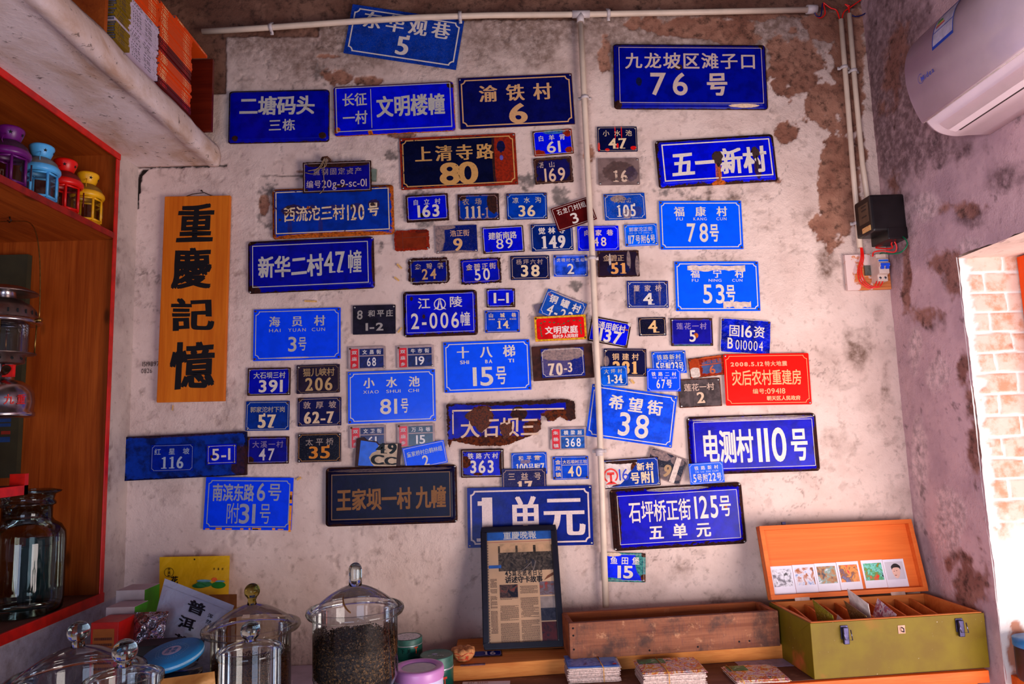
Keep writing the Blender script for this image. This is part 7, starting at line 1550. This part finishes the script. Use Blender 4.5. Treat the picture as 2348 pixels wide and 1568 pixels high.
# tins
GT = plain('green_tin', (14, 92, 78), .35, .1, .1, 30); GTD = plain('green_lid', (60, 108, 96), .45, .1, .15, 60); TR = plain('tin_rim', (206, 206, 210), .3, .6)
def tin(x, y, z, r, h, label, dusty=False, text=None):
    o = empty('tea_tin', (x, y, z), label, 'tin', 'green tea tins beside the big jar')
    MB().lathe([(0, 0), (r, 0), (r, h*.68), (r*.99, h*.70)], 44).build('body', GT, o)
    MB().lathe([(r*1.005, h*.66), (r*1.02, h*.68), (r*1.005, h*.70)], 44).build('rim', TR, o)
    MB().lathe([(r, h*.70), (r, h*.98), (r*.98, h), (r*.93, h*.985), (0, h*.985)], 44).build('lid', GTD, o)
    if dusty:
        MB().lathe([(r*.86, h*.985+.0006), (r*.05, h*.985+.0010)], 40).build('dust_layer', picture('dust', [(70, 100, 100), (170, 176, 190), (210, 210, 220), (90, 70, 80)], 120, 61, .5), o)
    if text:
        for (tx_, a0, a1, z0, z1, c_) in text:
            g = lettering(tx_, 0, (a1-a0)*r, z0*h, z1*h, 'h'); m = MB(); m.add([((r+.0008)*math.cos(a0+p[0]/r), (r+.0008)*math.sin(a0+p[0]/r), p[1]) for p in g.v], g.f); m.build('printed_text', ink(c_, 0, (9, 9, 9), 1), o)
    return o
c = at(934, 1459, -.22); r1 = .0455; h1 = .058; zt = c.z
z1 = zt-h1
tin(c.x, c.y, z1, r1, h1, 'dusty green tin stacked on another green tin beside the big jar', True, [('下关', -1.9, -1.2, .36, .58, (10, 40, 36)), ('T', -.98, -.70, .30, .62, (236, 70, 30))])
tin(c.x, c.y, ZL, r1*1.04, z1-ZL-.0008, 'lower green tin under the dusty one beside the big jar')
c = at(1001, 1499, -.30); hh = c.z-ZL
o = tin(c.x, c.y, ZL, .049, hh, 'low green tin left of the paper wrapped tea nest', False, [('T', -1.15, -.85, .15, .50, (226, 50, 24))])
m = lettering('XIAGUAN', -.024, .022, -.018, -.010, 'b', z=hh*.985+.0008); m.build('lid_text', ink((196, 210, 206), 0, (9, 9, 9), 1), o)
MB().add([(-.006+.009*math.cos(t), .002+.006*math.sin(t), hh*.985+.0007) for t in [2*math.pi*k/18 for k in range(18)]], [tuple(range(18))]).build('lid_logo', plain('print_pale', (196, 196, 226), .6), o)
c = at(960, 1527, -.55); r = .0655; hh = c.z-ZL
o = empty('round_tin', (c.x, c.y, ZL), 'white tin with pink lid and clear window at the bottom centre', 'tin')
WT = plain('tin_white', (216, 206, 236), .35, 0, .03, 20); PK = plain('tin_pink', (206, 134, 196), .35, 0, .04, 20)
MB().lathe([(0, 0), (r*.97, 0), (r*.97, hh-.022)], 52).build('body', WT, o)
MB().lathe([(r*1.0, hh-.026), (r*1.01, hh-.020), (r*1.01, hh-.006), (r*.98, hh), (r*.90, hh+.001), (r*.70, hh-.001), (r*.69, hh-.004)], 52).build('lid', PK, o)
MB().lathe([(r*.70, hh-.0035), (0, hh-.003)], 44).build('lid_window', plain('frosted_window', (150, 144, 168), .15, 0, .06, 100), o)
g = lettering('花茶', 0, .045, .030, .052, 'b'); m = MB(); m.add([((r*.97+.0008)*math.cos(-2.1+p[0]/r), (r*.97+.0008)*math.sin(-2.1+p[0]/r), p[1]) for p in g.v], g.f); m.build('printed_text', ink((190, 30, 40), 0, (9, 9, 9), 1), o)
# writing on the plaster, tape scraps, hanging sign board
o = lettering('1519897', 0, .058, .018, .034, 't'); lettering('0826', -.003, .034, -.006, .010, 't', mb=o); o = o.build('handwriting', ink((30, 24, 34), .1, (150, 130, 130), 4)); p = W(327, 852, .0); o.matrix_world = Matrix(((1, 0, 0, p.x), (0, 0, -1, -.0035), (0, 1, 0, p.z), (0, 0, 0, 1))); tag(o, 'small handwritten phone number on the plaster left of the wooden sign', 'writing')
q = [(371, 449), (533, 449), (531, 917), (365, 924)]
c, w, h, th = fit([(371, 449), (522, 449), (520, 918), (365, 924)], -.022)
sg = empty('hanging_sign', (0, 0, 0), 'tall orange pine board with four black brush characters hanging on the wall', 'sign')
place(sg, Vector((c.x, 0, c.z)), th, .006)
SGM = wood('orange_pine_sign', (226, 122, 26), (196, 92, 12), 1, .8, .5)
m = MB(); m.box(-w/2, w/2, -h/2, h/2, 0, .016); m.build('board', SGM, sg, .003)
for ch, x0, x1, y0, y1 in (('重', .22, .76, .045, .230), ('慶', .16, .74, .262, .455), ('記', .18, .80, .510, .660), ('憶', .20, .84, .720, .935)):
    lettering(ch, (x0-.5)*w, (x1-.5)*w, (.5-y1)*h, (.5-y0)*h, 'K', z=.0164).build('brush_character', ink((14, 12, 16), .05, (196, 92, 12), 2), sg)
m = MB(); m.tube([(-w*.20, h/2, .008), (-w*.10, h/2+.010, .006), (.02, h/2+.016, .004), (w*.10, h/2+.013, .006), (w*.22, h/2, .008)], .0016, 6); m.build('hanging_cord', plain('dark_cord', (50, 30, 26), .8), sg)
p = W(463, 438, -.006); o = MB().lathe([(0, .006), (.003, .006), (.0034, .004), (.0016, .003), (.0016, -.02)], 10).build('nail', plain('dark_steel', (60, 50, 44), .5, .8)); o.matrix_world = Matrix(((1, 0, 0, p.x), (0, 0, -1, -.006), (0, 1, 0, p.z), (0, 0, 0, 1))); tag(o, 'nail holding up the orange pine sign', 'nail')
TPY = plain('old_tape', (222, 170, 96), .7, 0, .15, 120)
for i, (u, v, L, wd, a, lb) in enumerate([(916, 611, .024, .007, -.8, 'scrap of yellowed tape left of rusted plate 24, upper'), (910, 640, .022, .006, -.7, 'scrap of yellowed tape left of rusted plate 24, lower'), (713, 691, .044, .006, -.06, 'long scrap of yellowed tape below the large plate 47'), (917, 757, .022, .006, .9, 'scrap of yellowed tape beside the plate with the round emblem'), (686, 1097, .016, .008, .5, 'curl of yellow tape right of the bright plate numbered 31'), (1450, 875, .018, .008, -.9, 'scrap of tape between the plates 1-34 and 67'), (397, 935, .018, .004, 1.5, 'drip of yellow resin under the orange pine sign')]):
    o = MB().box(-L/2, L/2, -wd/2, wd/2, 0, .0006).build('tape_scrap', TPY); place(o, W(u, v), a, .0036); tag(o, lb, 'tape')
o = MB().box(-.010, .010, -.022, .022, 0, .012).build('junction_box', plain('grey_green', (110, 120, 106), .6)); place(o, W(858, 404), -.05, .004); tag(o, 'small grey-green box behind the purple tag', 'box'); 
# bracket and string holding the purple tag
br_ = empty('wall_bracket', W(746, 372, -.004), 'rusty wall bracket with string above the purple tag', 'bracket')
part(MB().tube([W(738, 366, -.002), W(740, 362, -.03), W(750, 360, -.034), W(756, 366, -.03), W(756, 376, -.004)], .0045, 8), 'bracket', plain('rust_iron', (86, 48, 30), .8, .4, .3, 120), br_)
for k, pts in enumerate([[(744, 362, -.036), (730, 385, -.033), (706, 392, -.031)], [(748, 364, -.036), (742, 392, -.033), (743, 430, -.031), (733, 444, -.031)], [(744, 364, -.036), (738, 380, -.034), (720, 398, -.031), (700, 396, -.031)], [(750, 364, -.036), (748, 378, -.034), (742, 384, -.033), (726, 388, -.031)]]):
    part(MB().tube(spline([W(u, v, y) for u, v, y in pts], 6), .0014, 6), 'string', plain('old_string', (150, 120, 90), .9, 0, .2, 200), br_)
